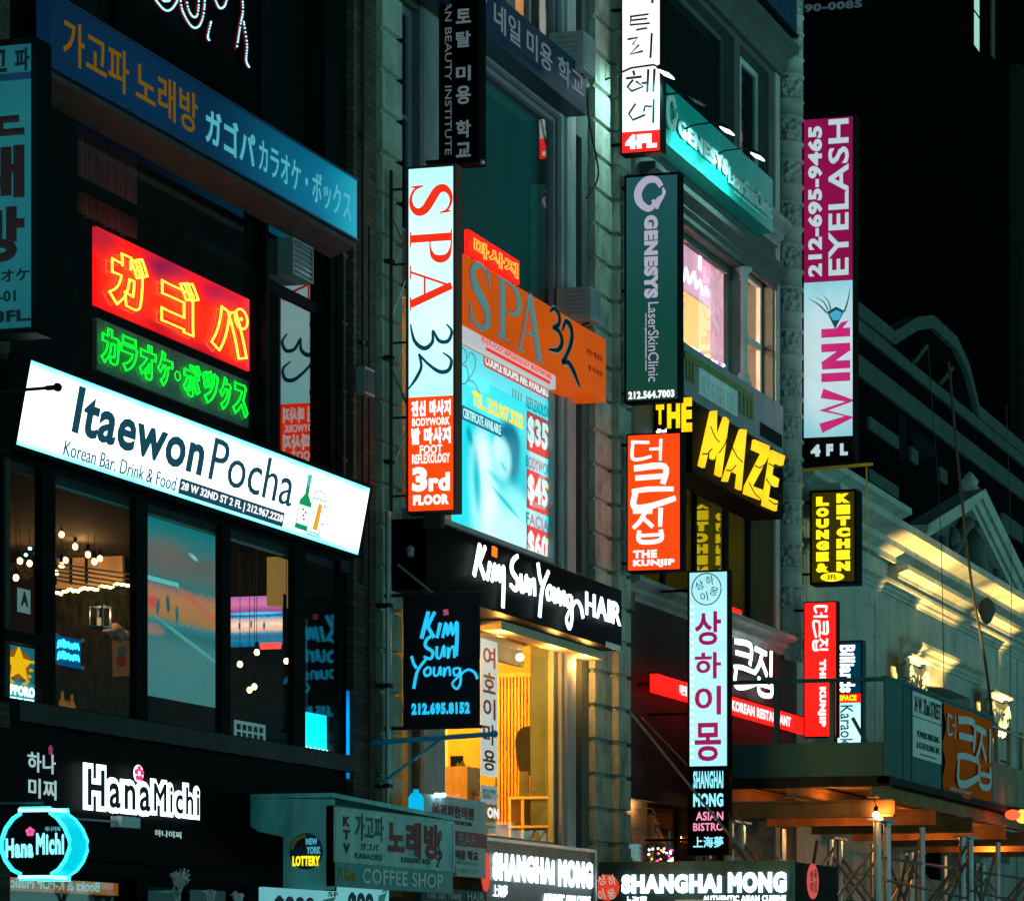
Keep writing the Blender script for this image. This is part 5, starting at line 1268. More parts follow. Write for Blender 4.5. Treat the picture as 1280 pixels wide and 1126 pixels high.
# ---- window air conditioners on the stone corner
def wall_ac(name, label, px0, px1, py0, py1, ref, Y0=-.55):
    F = fac(px0, px1, py0, py1, Y0, ref=ref)
    t = thing(name, label, 'air conditioner', F.p(0, 1), None)
    mb = MB(); mb.fbox(F, 0, 0, 1, 1, -.52, -.01); mb.build('casing', M['lightgrey'], t)
    mb = MB(); n = 9
    for i in range(n): mb.fbox(F, .08, .08 + .84 * i / n, .92, .08 + .84 * (i + .55) / n, -.009, .004)
    mb.build('grille', M['alu'], t)
    S_ = Fr(F.p(0, 1, 0) + Vector((0, .45, 0)), (0, -1, 0), (0, 0, 1), .4, F.h)
    mb = MB()
    for i in range(6): mb.fbox(S_, .1, .12 + .13 * i, .9, .12 + .13 * i + .05, .001, .006)
    mb.build('side_grille', M['grey'], t)
    bracket(t, F.p(.5, 1, -.1), F.p(.5, 1.35, -.5), .02, M['darkmetal'])
wall_ac('air_conditioner', 'pale window air conditioner just above the end of the orange fascia', 739, 752, 358, 398, 739)
wall_ac('air_conditioner', 'pale window air conditioner above the end of the navy fascia', 730, 744, 38, 86, 730)
t = thing('hanging_cable', 'loose black cable looping down the stone corner below the navy fascia', 'cable', at(735, 150, -.3))
MB().tube([tuple(v) for v in smooth_pts([tuple(at(x, y, -.3)) for x, y in ((733, 110), (736, 150), (745, 195), (748, 215), (744, 232), (733, 248))], 6)], .014, 5).build('cable', M['rubber'], t)

# ================================================================== blade signs of building two
F = bla(551, 597, -70, 203, -.3)
t = thing('blade_sign', 'black vertical blade sign with dim grey English and Korean beauty school lettering', 'blade sign', F.p(0, 1))
cabinet(t, F, .2, M['black'], M['blackgloss'], .02)
M['greydim'] = emit('dim grey lettering', (.35, .45, .48), .22)
pb = lambda y: (y + 70) / 273
txt(t, F, 'AMERICAN BEAUTY INSTITUTE', (.12, .02, .3, pb(193)), M['greydim'], rot='cw', d=.003)
for ch, y0, y1 in (('토', 12, 30), ('탈', 40, 60), ('미', 83, 102), ('용', 108, 131), ('학', 151, 173), ('교', 179, 197), ('리', -38, -18)):
    txt(t, F, ch, (.42, pb(y0), .82, pb(y1)), M['greylit'], bold=.03, d=.003)
bracket(t, F.p(0, .98, -.1) + Vector((0, .28, 0)), F.p(.0, .98, -.1), .03)
t2 = thing('spot_lamp', 'small silver lamp at the foot of the black beauty school blade sign', 'lamp', F.p(1.05, 1.01))
MB().ball(F.p(1.08, 1.0, -.05), .035, 8, 6).build('shade', M['alu'], t2, True); bracket(t2, F.p(1.0, 1.0, -.05), F.p(1.08, 1.0, -.05), .012)

F = bla(511, 567, 210, 638, -.42)
t = thing('blade_sign', 'tall white and orange illuminated blade sign with huge red serif letters turned sideways', 'blade sign', F.p(0, 1))
M['brownhousing'] = paint('brown sign housing', (.16, .04, .03), .45)
cabinet(t, F, .17, M['brownhousing'], None, .03)
MB().fbox(F, .0, .0, 1, .667, -.003, .001).build('light_panel', M['coolwhite'], t)
MB().fbox(F, .0, .667, 1, 1, -.003, .0012).build('light_panel', M['orangepanel'], t)
pb = lambda y: (y - 210) / 428
for ch, y0, y1 in (('S', 228, 272), ('P', 287, 331), ('A', 331, 387)):
    mb = MB(); serif(mb, F, (.03, pb(y0), .97, pb(y1)), ch, .003, .006, rot='cw'); mb.build('lettering', M['redprint'], t)
mb = strokes(MB(), F, (.06, pb(404), .97, pb(437)), (0, 0, .7, 1), [N3], .003, .004, rot='cw', wk=.8); strokes(mb, F, (-.02, pb(441), .97, pb(486)), (0, -.35, 1.15, 1), [N2], .003, .004, rot='cw', wk=.8); mb.build('lettering', M['inkblue'], t)
for w_, y0, y1, a0, a1, bd in (('전신 마사지', 500, 520, .06, .94, .06), ('BODYWORK', 522, 532, .08, .92, .03), ('발 마사지', 534, 555, .06, .94, .06), ('FOOT', 556, 567, .25, .75, .03), ('REFLEXOLOGY', 567, 579, .08, .92, .03), ('3', 583, 614, .08, .42, .06), ('rd', 591, 614, .45, .92, .05), ('FLOOR', 618, 631, .1, .9, .07)):
    txt(t, F, w_, (a0, pb(y0), a1, pb(y1)), M['whiteprint'], bold=bd, d=.003)
for b in (.05, .27, .5, .72, .95):
    bracket(t, F.p(0, b, -.08) + Vector((0, .42, 0)), F.p(0, b, -.08), .014)
for b0, b1_ in ((.05, .27), (.5, .27), (.5, .72), (.95, .72)):
    bracket(t, F.p(0, b0, -.08) + Vector((0, .4, 0)), F.p(0, b1_, -.08), .01, M['pipe'])
MB().fbox(F, .3, 1.01, .7, 1.05, -.12, -.03).build('drip_tray', M['darkmetal'], t)

F = bla(504, 600, 743, 908, -.38)
t = thing('cloth_banner', 'black cloth banner with cyan brush lettering and a telephone number on two rods', 'banner', F.p(0, 1))
mb = MB(); n = 12; vs = []
for i in range(n + 1):
    for j in range(13):
        dd = .012 * math.sin(i * 1.3) * math.sin(j * .5 + 1) + .006 * math.sin(j * 1.1)
        vs.append(F.p(i / n, j / 12, dd))
fs = [(i * 13 + j, i * 13 + j + 1, (i + 1) * 13 + j + 1, (i + 1) * 13 + j) for i in range(n) for j in range(12)]
mb.mesh(vs, fs); mb.build('cloth', M['blackcloth'], t, True)
D_ = .022
Kx = [l for l in KSY[:5]]; Sx = KSY[5:8]; Yx = KSY[8:]
strokes(MB(), F, (.25, .07, .73, .47), (0, -.7, 2.6, 1.3), Kx, D_, .003, wk=.8).build('lettering', M['ledcyan'], t)
strokes(MB(), F, (.28, .3, .68, .5), (3.1, -.1, 5.3, 1.1), Sx, D_, .003, wk=.8).build('lettering', M['ledcyan'], t)
strokes(MB(), F, (.12, .46, .98, .72), (5.6, -.7, 9.95, 1.1), Yx, D_, .003, wk=.9).build('lettering', M['ledcyan'], t)
strokes(MB(), F, (.25, .07, .73, .47), (0, -.7, 2.6, 1.3), [[(1.55, .95, .22), (1.9, .98, .22)]], D_, .003).build('lettering', M['pinkprint'] if 'pinkprint' in M else M.setdefault('pinkprint', emit('pink print', (.5, .1, .25), .6)), t)
txt(t, F, '212.695.8152', (.12, .815, .88, .91), M['ledcyan'], bold=.07, d=D_)
for b, e in ((-.005, 1.04), (1.005, 1.03)):
    MB().tube([F.p(0, b, 0) + Vector((0, .36, 0)), F.p(e, b, 0)], .022, 8).build('rod', M['blueblack'] if 'blueblack' in M else M['darkmetal'], t)
t = thing('stay_rod', 'long blue lit bracket rod with a ball end under the black cloth banner', 'rod', at(467, 926, -.02))
Xb = fx(466, -.14)
M['cyanrod'] = paint('blue painted rod', (.02, .3, .5), .35, 0, .2)
MB().tube([atx(466, 928, Xb), atx(617, 917, Xb)], .03, 8).build('rod', M['cyanrod'], t); MB().ball(atx(618, 917, Xb), .045, 10, 7).build('ball_tip', M['cyanrod'], t)
MB().tube([atx(475, 980, Xb), atx(553, 922, Xb)], .018, 6).build('brace', M['cyanrod'], t)
t = thing('stay_rod', 'slanting pale stay running down to the top of the black cloth banner', 'rod', at(497, 705, -.6))
MB().tube([atx(497, 705, Xk - .06), atx(546, 745, Xk - .06)], .014, 6).build('rod', M['alu'], t)
MB().lathe(atx(513, 690, Xk - .05), [(.0, -.06), (.04, -.05), (.05, .05), (.02, .08)], 10).build('lamp_head', M['grey'], t)
# ================================================================== building three: terracotta bays
X30, X31 = fx(774) + .003, fx(1001)
b3 = thing('shop_building', 'narrow terracotta fronted building with banded ornate column and lounge windows', 'building', (X30, 0, 0))
zP = (fz(813, 733), fz(868, 590)); zQ = (fz(856, 440), fz(855, 280)); zR = (fz(925, 205), fz(925, 55))
gx0, gx1 = fx(798), fx(966)
holes = [(gx0, gx1, zP[0], zP[1]), (gx0, fx(926.5), zQ[0], zQ[1]), (fx(929), gx1, zQ[0], fz(929, 325)), (gx0, fx(918), zR[0], zR[1]), (fx(925), fx(961), zR[0], zR[1]), (fx(781), fx(905), fz(785, 1082), fz(785, 986))]
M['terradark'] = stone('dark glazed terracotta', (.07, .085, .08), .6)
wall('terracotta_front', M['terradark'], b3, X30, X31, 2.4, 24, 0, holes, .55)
MB().box((X30, -.14, fz(774, 760)), (fx(783), .0, 24)).build('corner_strip', stone('brown stone strip', (.14, .09, .07)), b3)
MB().box((X30 + .1, -.05, fz(785, 1076) + .95), (X31 - .05, -.003, fz(813, 760) - .02)).build('brick_band', M['brickred'], b3)
MB().box((X30 + .05, .6, 0), (X31 - .05, .61, 2.4)).build('shop_wall', M['blackgloss'], b3)
MB().box((X30 + .1, 6, 0), (X31 - .1, 14, 23)).build('rear_block', M['darkwall'], b3)
def cornice(parent, x0, x1, z, h, out, mat, Y=0.0, name='cornice'):
    prof = [(-.003, 0), (-out * .25, 0), (-out * .25, h * .2), (-out * .5, h * .35), (-out * .5, h * .55), (-out * .85, h * .7), (-out, h * .75), (-out, h), (-.003, h)]
    mb = MB(); n = len(prof); vs = [(x0, Y + y, z + q) for y, q in prof] + [(x1, Y + y, z + q) for y, q in prof]
    mb.mesh(vs, [tuple(range(n)), tuple(range(2 * n - 1, n - 1, -1))] + [(i, n + i, n + (i + 1) % n, (i + 1) % n) for i in range(n)])
    return mb.build(name, mat, parent)
M['ledge'] = stone('grey stone ledge', (.3, .28, .26))
cornice(b3, X30 + .02, X31, fz(813, 760), fz(813, 734) - fz(813, 760), .32, M['ledge'])
cornice(b3, fx(800), fx(968), zQ[1] + .05, .38, .25, M['terradark'])
cornice(b3, fx(832), fx(968), fz(830, 196), .4, .34, M['ledge'])
cornice(b3, fx(850), fx(972), zR[1] + .1, .5, .4, M['terradark'])
M['loungeglass'] = glass('lounge glass', (.7, .75, .6), .006, .08)
window(b3, gx0, gx1, zP[0], zP[1], .42, M['black'], M['loungeglass'], .07, cols=[(fx(862), .1), (fx(900), .08), (fx(938), .14)])
window(b3, gx0, fx(926.5), zQ[0], zQ[1], .2, M['terradark'], M['glass'], .08)
window(b3, fx(929), gx1, zQ[0], fz(929, 325), .2, M['tealframe'] if 'tealframe' in M else M.setdefault('tealframe', paint('pale painted frame', (.4, .45, .44), .5, 0, .2)), M['glass'], .09, cols=[(fx(943.5), .16)], rows=[(fz(929, 408), .1)])
window(b3, gx0, fx(918), zR[0], zR[1], .2, M['terradark'], M['glassdark'], .08)
window(b3, fx(925), fx(961), zR[0], zR[1], .2, M['tealframe'], M['glassdark'], .1, cols=[(fx(939), .1)])
M['loungeroom'] = paint('dark olive wall', (.25, .22, .03), .9, 0, .3)
room('lounge_room', M['loungeroom'], b3, gx0 - .3, gx1 + .4, zP[0] - .6, zP[1] + .3, .56, 5)
M['peachwall'] = paint('peach wall', (.8, .5, .3), .9, 0, .08)
room('beauty_room', M['peachwall'], b3, gx0 - .3, gx1 + .4, zQ[0] - .5, zQ[1] + .3, .56, 4)
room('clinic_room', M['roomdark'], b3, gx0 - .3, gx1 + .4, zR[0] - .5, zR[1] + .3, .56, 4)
room('bistro_room', M['wooddark'], b3, fx(776), fx(985), fz(785, 1082) - .5, fz(785, 986) + .2, .56, 3)
MB().box((fx(783), .3, fz(785, 1082)), (fx(809, .3), .36, fz(785, 986))).build('timber_panel', M['bricktan'], b3)
MB().box((gx0, .34, zR[0]), (fx(917), .36, zR[1])).build('roller_blind', M['tealblind'], b3)
light('POINT', (fx(880), 1.8, zQ[1] - .2), (1, .62, .4), 900, b3, .3)
light('POINT', (fx(905), 2.0, zQ[1] - .9), (1, .58, .4), 500, b3, .3)
light('POINT', (fx(900), 1.2, zP[1] - .4), (.9, .7, .03), 110, b3, .2)
light('POINT', (fx(812), .18, fz(785, 1000)), (1, .55, .2), 13, b3, .06)
light('POINT', (fx(840, .9), 1.3, fz(785, 995)), (1, .45, .12), 26, b3, .1)
# slim turned colonnette between the bays
def colonnette(px, z0, z1, r, label):
    x = fx(px); k = z1 - z0
    mb = MB().lathe((x, -.02, z0), [(r * 1.9, 0), (r * 1.9, .06), (r * 1.3, .1), (r * 1.6, .16), (r, .24), (r, k - .22), (r * 1.3, k - .2), (r, k - .17), (r * 1.5, k - .08), (r * 2.1, k - .04), (r * 2.1, k)], 16)
    return mb.build('colonnette', M['terra'], b3, True)
colonnette(928, zQ[0] + .05, zQ[1] + .02, .07, '')
# big banded column
M['carved'] = stone('carved terracotta', (.38, .38, .35), .55)
nt = M['carved'].node_tree; b_ = nt.nodes['Principled BSDF']
vr = nt.nodes.new('ShaderNodeTexVoronoi'); vr.inputs['Scale'].default_value = 9; nt.links.new(coords(nt), vr.inputs['Vector'])
bump(nt, b_, vr.outputs['Distance'], 1.0, .12)
t = thing('ornate_column', 'tall banded terracotta column with carved drums at the far edge of the lounge front', 'column', (fx(982), -.02, fz(982, 826)))
xc = fx(982); z = fz(982, 826); r = .23
step = (fz(982, 370) - fz(982, 420)) * 1.04
k = 0
while z < 19:
    h = step * (1.02 if k else 1.2)
    MB().lathe((xc, -.06, z), [(r, .0), (r * 1.03, .02), (r * 1.03, h * .5), (r, h * .52)], 20).build('carved_drum', M['carved'], t, True)
    MB().lathe((xc, -.06, z + h * .52), [(r * 1.16, 0), (r * 1.2, .03), (r * 1.12, .06), (r * 1.02, .08), (r * 1.02, h * .48 - .08), (r * 1.12, h * .48 - .06), (r * 1.2, h * .48 - .03), (r * 1.16, h * .48)], 20).build('band', M['terra'], t, True)
    z += h; k += 1
MB().box((fx(967), -.04, 2.5), (fx(972.5), -.001, 22)).build('column_strip', M['terra'], b3); MB().box((fx(992), -.06, 2.5), (fx(1000), -.001, 22)).build('column_strip', M['terra'], b3)

# ---- contents of the pink window
F = fac(850, 889, 290, 377, .4)
F = Fr(at(848, 358, .42), (1, 0, 0), (0, 0, 1), fx(889, .42) - fx(848, .42), fz(848, 278, .42) - fz(848, 358, .42), .42)
t = thing('neon_sign', 'pink lit acrylic window sign glowing white inside the peach room', 'neon sign', F.p(0, 1))
mb = MB(); mb.fbox(F, 0, 0, 1, 1, -.01, 0); mb.build('acrylic', emit('pink acrylic', (1, .5, .7), 1.0, .2, 1.5), t)
M['pinkwhite'] = emit('pink white neon', (1, .75, .95), 3.5)
strokes(MB(), F, (.5, .15, .8, .5), (0, 0, 1, 1), [[(.45, 0, .35), (.5, 1, .3)], [(.2, .7, .12), (.8, .7, .12)]], .004, .01).build('lettering', M['pinkwhite'], t)
strokes(MB(), F, (.05, .58, .9, .92), (0, 0, 1, 1), [[(.0, .7, .2), (.1, .2, .2), (.2, .8, .2), (.3, .3, .2), (.4, .6, .22), (.5, .9, .2), (.55, .3, .2), (.7, .7, .22), (.8, .2, .2), (.9, .6, .2), (1, .3, .18)]], .004, .01).build('lettering', M['pinkwhite'], t)
MB().tube([F.p(0, 0, .01), F.p(1, 0, .01), F.p(1, 1, .01), F.p(0, 1, .01)], .012, 5, True).build('frame', M['white'], t)
for b in (.2, .8): MB().tube([F.p(b, 0, 0), F.p(b, -.35, 0)], .005, 4).build('cord', M['rubber'], t)
pts = []
for i in range(16): pts.append(tuple(at(855 + 4.4 * i, 288 + .64 * 4.4 * i + 4 + random.uniform(-2, 2), .27)))
for i in range(1, 20): pts.append(tuple(at(920 + random.uniform(-1.2, 1.2), 334 + 7 * i, .27)))
for i in range(14): pts.append(tuple(at(917 - 4.6 * i, 466 - .6 * 4.6 * i + random.uniform(-2, 2), .27)))
bulb_string('coloured fairy bulbs framing the peach lit beauty window', pts, [M['bulbblue'], M['bulbwhite'], M['bulborange'], M['bulbblue'], M['bulbmag']], .03)
M['pinktinsel'] = emit('pink lit film', (1, .5, .62), 1.0, .3, 6)
MB().box((fx(909), .3, zQ[0]), (fx(925), .31, zQ[1] - .1)).build('window_film', M['pinktinsel'], b3)
t = thing('room_chair', 'dark salon chair back inside the double window next to the carved column', 'chair', (fx(948, 1.5), 1.5, zQ[0] - .45))
cx = Vector((fx(946, 1.2), 1.2, zQ[0] - .45)); MB().lathe(cx, [(.28, .5), (.3, .55), (.3, .6)], 14).build('seat', M['cloth'], t, True)
MB().prism([cx + Vector((-.28, .2, .6)), cx + Vector((.28, .2, .6)), cx + Vector((.32, .25, 1.1)), cx + Vector((.2, .28, 1.35)), cx + Vector((-.2, .28, 1.35)), cx + Vector((-.32, .25, 1.1))], (0, .07, 0)).build('backrest', M['cloth'], t)
MB().tube([cx + Vector((0, 0, 0)), cx + Vector((0, 0, .5))], .04, 8).build('leg', M['alu'], t)
# ---- clinic fascia and its lamps
F = fac(816, 966, 102, 177, -.32, ref=830); A = F.a
t = thing('fascia_sign', 'teal lit clinic fascia with raised pale letters under picture lamps', 'sign', F.p(0, 1))
M['tealboard'] = paint('glossy teal board', (.01, .42, .38), .3, 0, .15)
MB().fbox(F, 0, 0, 1, 1, -.3, 0).build('board', M['tealboard'], t)
M['raised'] = paint('pale raised lettering', (.6, .8, .8), .35)
txt(t, F, 'GENESYS', (A(844.5), .42, A(907), .72), M['raised'], bold=.05, d=.02, thick=.04)
txt(t, F, 'LaserSkinClinic', (A(908), .5, A(961), .8), M['raised'], d=.03, thick=.03)
txt(t, F, 'www.genesyslaser.com', (A(916), .82, A(956), .9), M['raised'], d=.02, bold=.03)
sw = [[(.9, .75, .16), (.7, .97, .2), (.35, .95, .24), (.1, .65, .26), (.15, .3, .24), (.45, .08, .2), (.65, .2, .14), (.6, .35, .1)], [(.98, .45, .1), (.8, .3, .2), (.75, .05, .08)], [(.95, .7, .05), (1.0, .55, .12), (.92, .42, .04)]]
strokes(MB(), F, (A(829), .2, A(842), .75), (0, 0, 1, 1), sw, .03, .03).build('emblem', M['raised'], t)
for i, (px, py) in enumerate(((833, 92), (909, 163), (947, 195), (871, 126))):
    p = at(px, py, -1.05); on = i != 3
    t = thing('picture_lamp', ['bright gooseneck lamp nearest the white four floor blade sign', 'bright gooseneck lamp over the middle of the teal clinic fascia', 'bright gooseneck lamp nearest the carved column over the teal clinic fascia', 'unlit gooseneck lamp over the raised emblem of the teal clinic fascia'][i], 'lamp', p, None)
    mb = MB(); mb.tube([(p.x, -.02, p.z - .05), (p.x, -.5, p.z + .12), (p.x, -.85, p.z + .14), (p.x, -1.05, p.z + .05)], .014, 6); mb.build('arm', M['darkmetal'], t)
    MB().hexa([p + Vector((dx, dy, dz)) for dx, dy, dz in ((-.15, -.1, -.05), (.15, -.1, -.05), (.15, .1, .04), (-.15, .1, .04), (-.12, -.07, .01), (.12, -.07, .01), (.12, .07, .1), (-.12, .07, .1))]).build('lamp_head', M['darkmetal'], t)
    MB().hexa([p + Vector((dx, dy, dz)) for dx, dy, dz in ((-.12, -.075, -.056), (.12, -.075, -.056), (.12, .075, .012), (-.12, .075, .012), (-.12, -.075, -.046), (.12, -.075, -.046), (.12, .075, .022), (-.12, .075, .022))]).build('lens', emit('white lamp lens', (.75, 1, 1), 14, sample=False) if on else M['grey'], t)
    if on: light('SPOT', p + Vector((0, .06, -.08)), (.4, 1, .93), 150, t, .05, (p.x + .1, -.3, p.z - .62), 125, .9)
# ---- silver bar fascia and tilted yellow letters
F = fac(855, 979, 428, 494, -.35, ref=856); A = F.a
t = thing('fascia_sign', 'grey metal bar fascia with an olive stripe and pale condensed lettering', 'sign', F.p(0, 1))
M['olive'] = paint('olive green paint', (.11, .15, .02), .5, 0, .2)
M['greymetal'] = paint('brushed grey panel', (.2, .24, .26), .4, .3, .15)
MB().fbox(F, 0, 0, 1, 1, -.33, 0).build('board', M['greymetal'], t)
mb = MB(); mb.fbox(F, 0, .16, A(940), .3, .001, .02); mb.build('stripe', M['olive'], t)
mb = MB()
for x in (857, 861, 865): mb.fbox(F, A(x), .3, A(x + 2.4), .68, .001, .02)
mb.build('slat', M['olive'], t); mb = MB()
for x in (924, 929, 934, 938): mb.fbox(F, A(x), .3, A(x + 2.4), .68, .001, .02)
mb.build('slat', M['olive'], t)
MB().fbox(F, A(873), .3, A(921), .82, .001, .015).build('name_board', M['greyboard'], t)
txt(t, F, 'SILVER TREE BAR', (A(875), .4, A(918), .76), M['dimwhite'], bold=.02, d=.018)
MB().fbox(F, A(950), .62, A(977), .9, .001, .008).build('vent', M['black'], t)
XM = fx(818, -.02); YM = atx(867, 0, XM).y
Gm = Fr((XM, -.02, fz(868, 592, YM)), (0, -1, 0), (0, 0, 1), -.02 - YM, fz(868, 503, YM) - fz(868, 592, YM))
Fm = Fr((XM, YM, Gm.O.z), (1, 0, 0), (0, 0, 1), fx(980, YM) - XM, Gm.h, YM); A = Fm.a
t = thing('letter_sign', 'black box sign with huge cracked yellow slanted letters over the lounge window', 'sign', Fm.p(0, 1))
MB().box((XM, -.02, Gm.O.z + .02), (XM + Fm.w, YM + .02, Gm.O.z + Gm.h)).build('box', M['black'], t)
def slab(mb, F, rect, pts, d=.03, thick=.05):
    a0, b0, a1, b1_ = rect
    mb.fprism(F, [(a0 + (a1 - a0) * x, b1_ - (b1_ - b0) * y) for x, y in pts], d, d + thick)
LM = [(0, 0), (.2, 0), (.3, .6), (.45, .22), (.56, .22), (.72, .62), (.78, 0), (1, 0), (.9, 1.0), (.72, 1.02), (.52, .52), (.3, 1.04), (.1, .98)]
LA = [(0, 0), (.2, .02), (.28, .24), (.7, .24), (.74, 0), (.96, 0), (.72, 1.04), (.46, 1)]
LZ = [(0, .0), (1.0, .04), (.98, .22), (.36, .19), (1, .84), (.97, 1.02), (.04, .98), (.05, .8), (.62, .82), (0, .14)]
LE = [(.0, 0), (1, .02), (.98, .2), (.26, .18), (.26, .42), (.82, .43), (.82, .58), (.27, .58), (.27, .8), (.96, .83), (1, 1.02), (0, .99)]
M['yellowpanel'] = lightbox('yellow letter acrylic', (1, .6, .0), (1, .48, .0), 1.5)
sl = A(912) - A(900)
for L, p0, p1, b0, b1_ in ((LM, 869.5, 896, .0, .88), (LA, 899, 922, .02, .92), (LZ, 926, 946, .04, .94), (LE, 949, 965, .05, .97)):
    mb = MB(); slab(mb, Fm, (A(p0), b0, A(p1), b1_), [(x + y * sl / (A(p1) - A(p0)), y) for x, y in L]); mb.build('lettering', M['yellowpanel'], t)
mb = MB()
for x0, y0, x1, y1 in ((872, .7, 884, .55), (882, .25, 893, .4), (893, .55, 905, .2), (902, .75, 914, .6), (908, .35, 922, .5), (930, .75, 945, .9), (938, .45, 950, .35), (952, .55, 972, .7), (955, .85, 970, .8), (955, .3, 974, .2)):
    mb.tube([Fm.p(A(x0), y0, .082), Fm.p(A((x0 + x1) / 2), (y0 + y1) / 2 + .04, .082), Fm.p(A(x1), y1, .082)], .012, 4)
mb.build('crack_lines', M['ink'], t)
for ch, p0, p1, b0, b1_ in (('T', 821, 831, .02, .3), ('H', 835, 851, .0, .36), ('E', 853, 866, -.06, .42)):
    y0, y1 = atx(p0, 0, XM).y, atx(p1, 0, XM).y
    mb = MB()
    put(mb, Gm, ch, ((-.02 - y0) / Gm.w, b0, (-.02 - y1) / Gm.w, b1_), bold=.06, d=.02, thick=.03); mb.build('lettering', M['yellowpanel'], t)
txt(t, Gm, '한잔', (.06, .36, .34, .6), M['ledtext'], bold=.06, d=.02)
# ---- neon and strip below the ledge
BIG = {'더': [[(.0, .92, .12), (.55, .86, .11)], [(.06, .9, .12), (.04, .2, .13), (.25, .1, .12), (.62, .22, .1)], [(.55, .55, .1), (.85, .55, .1)], [(.9, 1, .12), (.88, .0, .1)]],
       '큰': [[(.05, .95, .12), (.78, .97, .12), (.74, .55, .11)], [(.08, .72, .1), (.74, .74, .1)], [(.0, .4, .09), (.4, .44, .1), (1.0, .42, .09)], [(.08, .36, .12), (.05, .04, .12), (.4, .02, .12), (1.05, .2, .1)]],
       '집': [[(.0, .95, .11), (.6, .92, .11)], [(.38, .92, .11), (.2, .62, .11), (.0, .44, .1)], [(.3, .75, .1), (.62, .45, .1)], [(.86, 1.02, .12), (.84, .45, .1)], [(.2, .36, .11), (.22, .02, .11), (.85, .04, .11), (.86, .36, .11)], [(.24, .2, .08), (.85, .21, .08)]]}
F = fac(866, 966, 797, 858, -.12, ref=914); A = F.a
t = thing('neon_sign', 'haloed white brush stroke Korean letters on the dark red brick band', 'neon sign', F.p(0, 1))
MB().fbox(F, A(867), .35, A(965), .6, .0, .02).build('rail', M['black'], t)
for ch, p0, p1 in (('더', 885, 911), ('큰', 913.5, 940), ('집', 940, 963)):
    strokes(MB(), F, (A(p0), .02, A(p1), .98), (0, 0, 1, 1), BIG[ch], .05, .02).build('lettering', M['halo'], t)
F = fac(822, 1008, 869, 890, -.42, ref=912); A = F.a
t = thing('fascia_sign', 'slim glowing red strip sign naming the Korean restaurant', 'sign', F.p(0, 1))
MB().fbox(F, 0, 0, 1, 1, -.12, 0).build('light_panel', M['redpanel'], t)
MB().fbox(F, -.01, -.08, 1.01, -.01, -.14, .01).build('trim', M['black'], t)
txt(t, F, 'KOREAN RESTAURANT', (A(914), .22, A(988), .85), M['whiteprint'], bold=.05, d=.004)
txt(t, F, '더큰집', (A(849), .22, A(858), .8), M['whiteprint'], bold=.05, d=.004)
bracket(t, F.p(.02, .5, -.1), F.p(.02, .5, -.42), .03); bracket(t, F.p(.98, .5, -.1), F.p(.98, .5, -.42), .03)
F = fac(912, 927, 757, 782, .35)
t = thing('window_glow', 'small red sign low in the lounge window above the ledge', 'sign', F.p(0, 1))
MB().fbox(F, 0, 0, 1, 1, -.02, 0).build('panel', M['redpanel'], t); txt(t, F, '!', (.1, .2, .25, .85), M['whiteprint'], bold=.05)
# ---- person and fairy-lit bush in the bistro window
px0 = at(826, 1066, .42)
person = thing('person', 'person in a dark jacket with one hand raised to the chin in the bistro window', 'person', px0)
def skinned(name, mat, parent, vs, es, rad, sub=2):
    me = bpy.data.meshes.new(name); o0 = ORG[parent]
    me.from_pydata([tuple(Vector(v) - o0) for v in vs], es, []); o = bpy.data.objects.new(name, me); COL.objects.link(o)
    sk = o.modifiers.new('Skin', 'SKIN'); sv = me.skin_vertices[0].data
    for i, r in enumerate(rad): sv[i].radius = (r, r)
    sv[0].use_root = True
    s = o.modifiers.new('Sub', 'SUBSURF'); s.levels = sub; s.render_levels = sub
    dg = bpy.context.evaluated_depsgraph_get(); m2 = bpy.data.meshes.new_from_object(o.evaluated_get(dg))
    bpy.data.objects.remove(o); m2.materials.clear(); m2.materials.append(mat); m2.polygons.foreach_set('use_smooth', [True] * len(m2.polygons))
    r = bpy.data.objects.new(name, m2); COL.objects.link(r); r.parent = parent; return r
hd = at(821, 1024, .42); hh = .235
T = lambda dx, dy, dz: hd + Vector((dx, dy, dz))
sh = -.33
sk_v = [T(.0, .05, -.85), T(.0, .04, -.55), T(0, .03, sh), T(0, .01, -.2), T(0, 0, -.08), T(0, -.01, .03), T(0, .0, .1),
        T(-.2, .02, sh - .02), T(-.27, -.02, sh - .3), T(-.15, -.2, sh - .32), T(.2, .02, sh - .02), T(.3, -.06, sh - .28), T(.16, -.2, sh - .02), T(.06, -.15, -.12)]
sk_e = [(0, 1), (1, 2), (2, 3), (3, 4), (4, 5), (5, 6), (2, 7), (7, 8), (8, 9), (2, 10), (10, 11), (11, 12), (12, 13)]
skinned('body', M['skin'], person, sk_v, sk_e, [.15, .16, .14, .055, .085, .1, .075, .075, .055, .04, .075, .055, .04, .038])
jv = [p + Vector((0, 0, 0)) for p in (sk_v[0], sk_v[1], sk_v[2] + Vector((0, 0, -.02)), sk_v[7], sk_v[8], sk_v[9], sk_v[10], sk_v[11], sk_v[11].lerp(sk_v[12], .75))]
skinned('jacket', M['cloth'], person, jv, [(0, 1), (1, 2), (2, 3), (3, 4), (4, 5), (2, 6), (6, 7), (7, 8)], [.18, .19, .16, .1, .075, .06, .1, .075, .055])
mb = MB(); mb.ball(T(0, .035, .07), .105, 14, 10, (1, 1.0, 1.05)); mb.build('hair', paint('dark brown hair', (.03, .018, .01), .6), person, True)
mb = MB(); hb = sk_v[13]
for i, (dx, l) in enumerate(((-.03, .07), (-.01, .085), (.01, .08), (.03, .065))): mb.tube([hb + Vector((dx, -.01, .02)), hb + Vector((dx * 1.1, -.03, .02 + l * .5)), hb + Vector((dx * 1.1 - .01, .0, .02 + l))], [.011, .01, .008], 6)
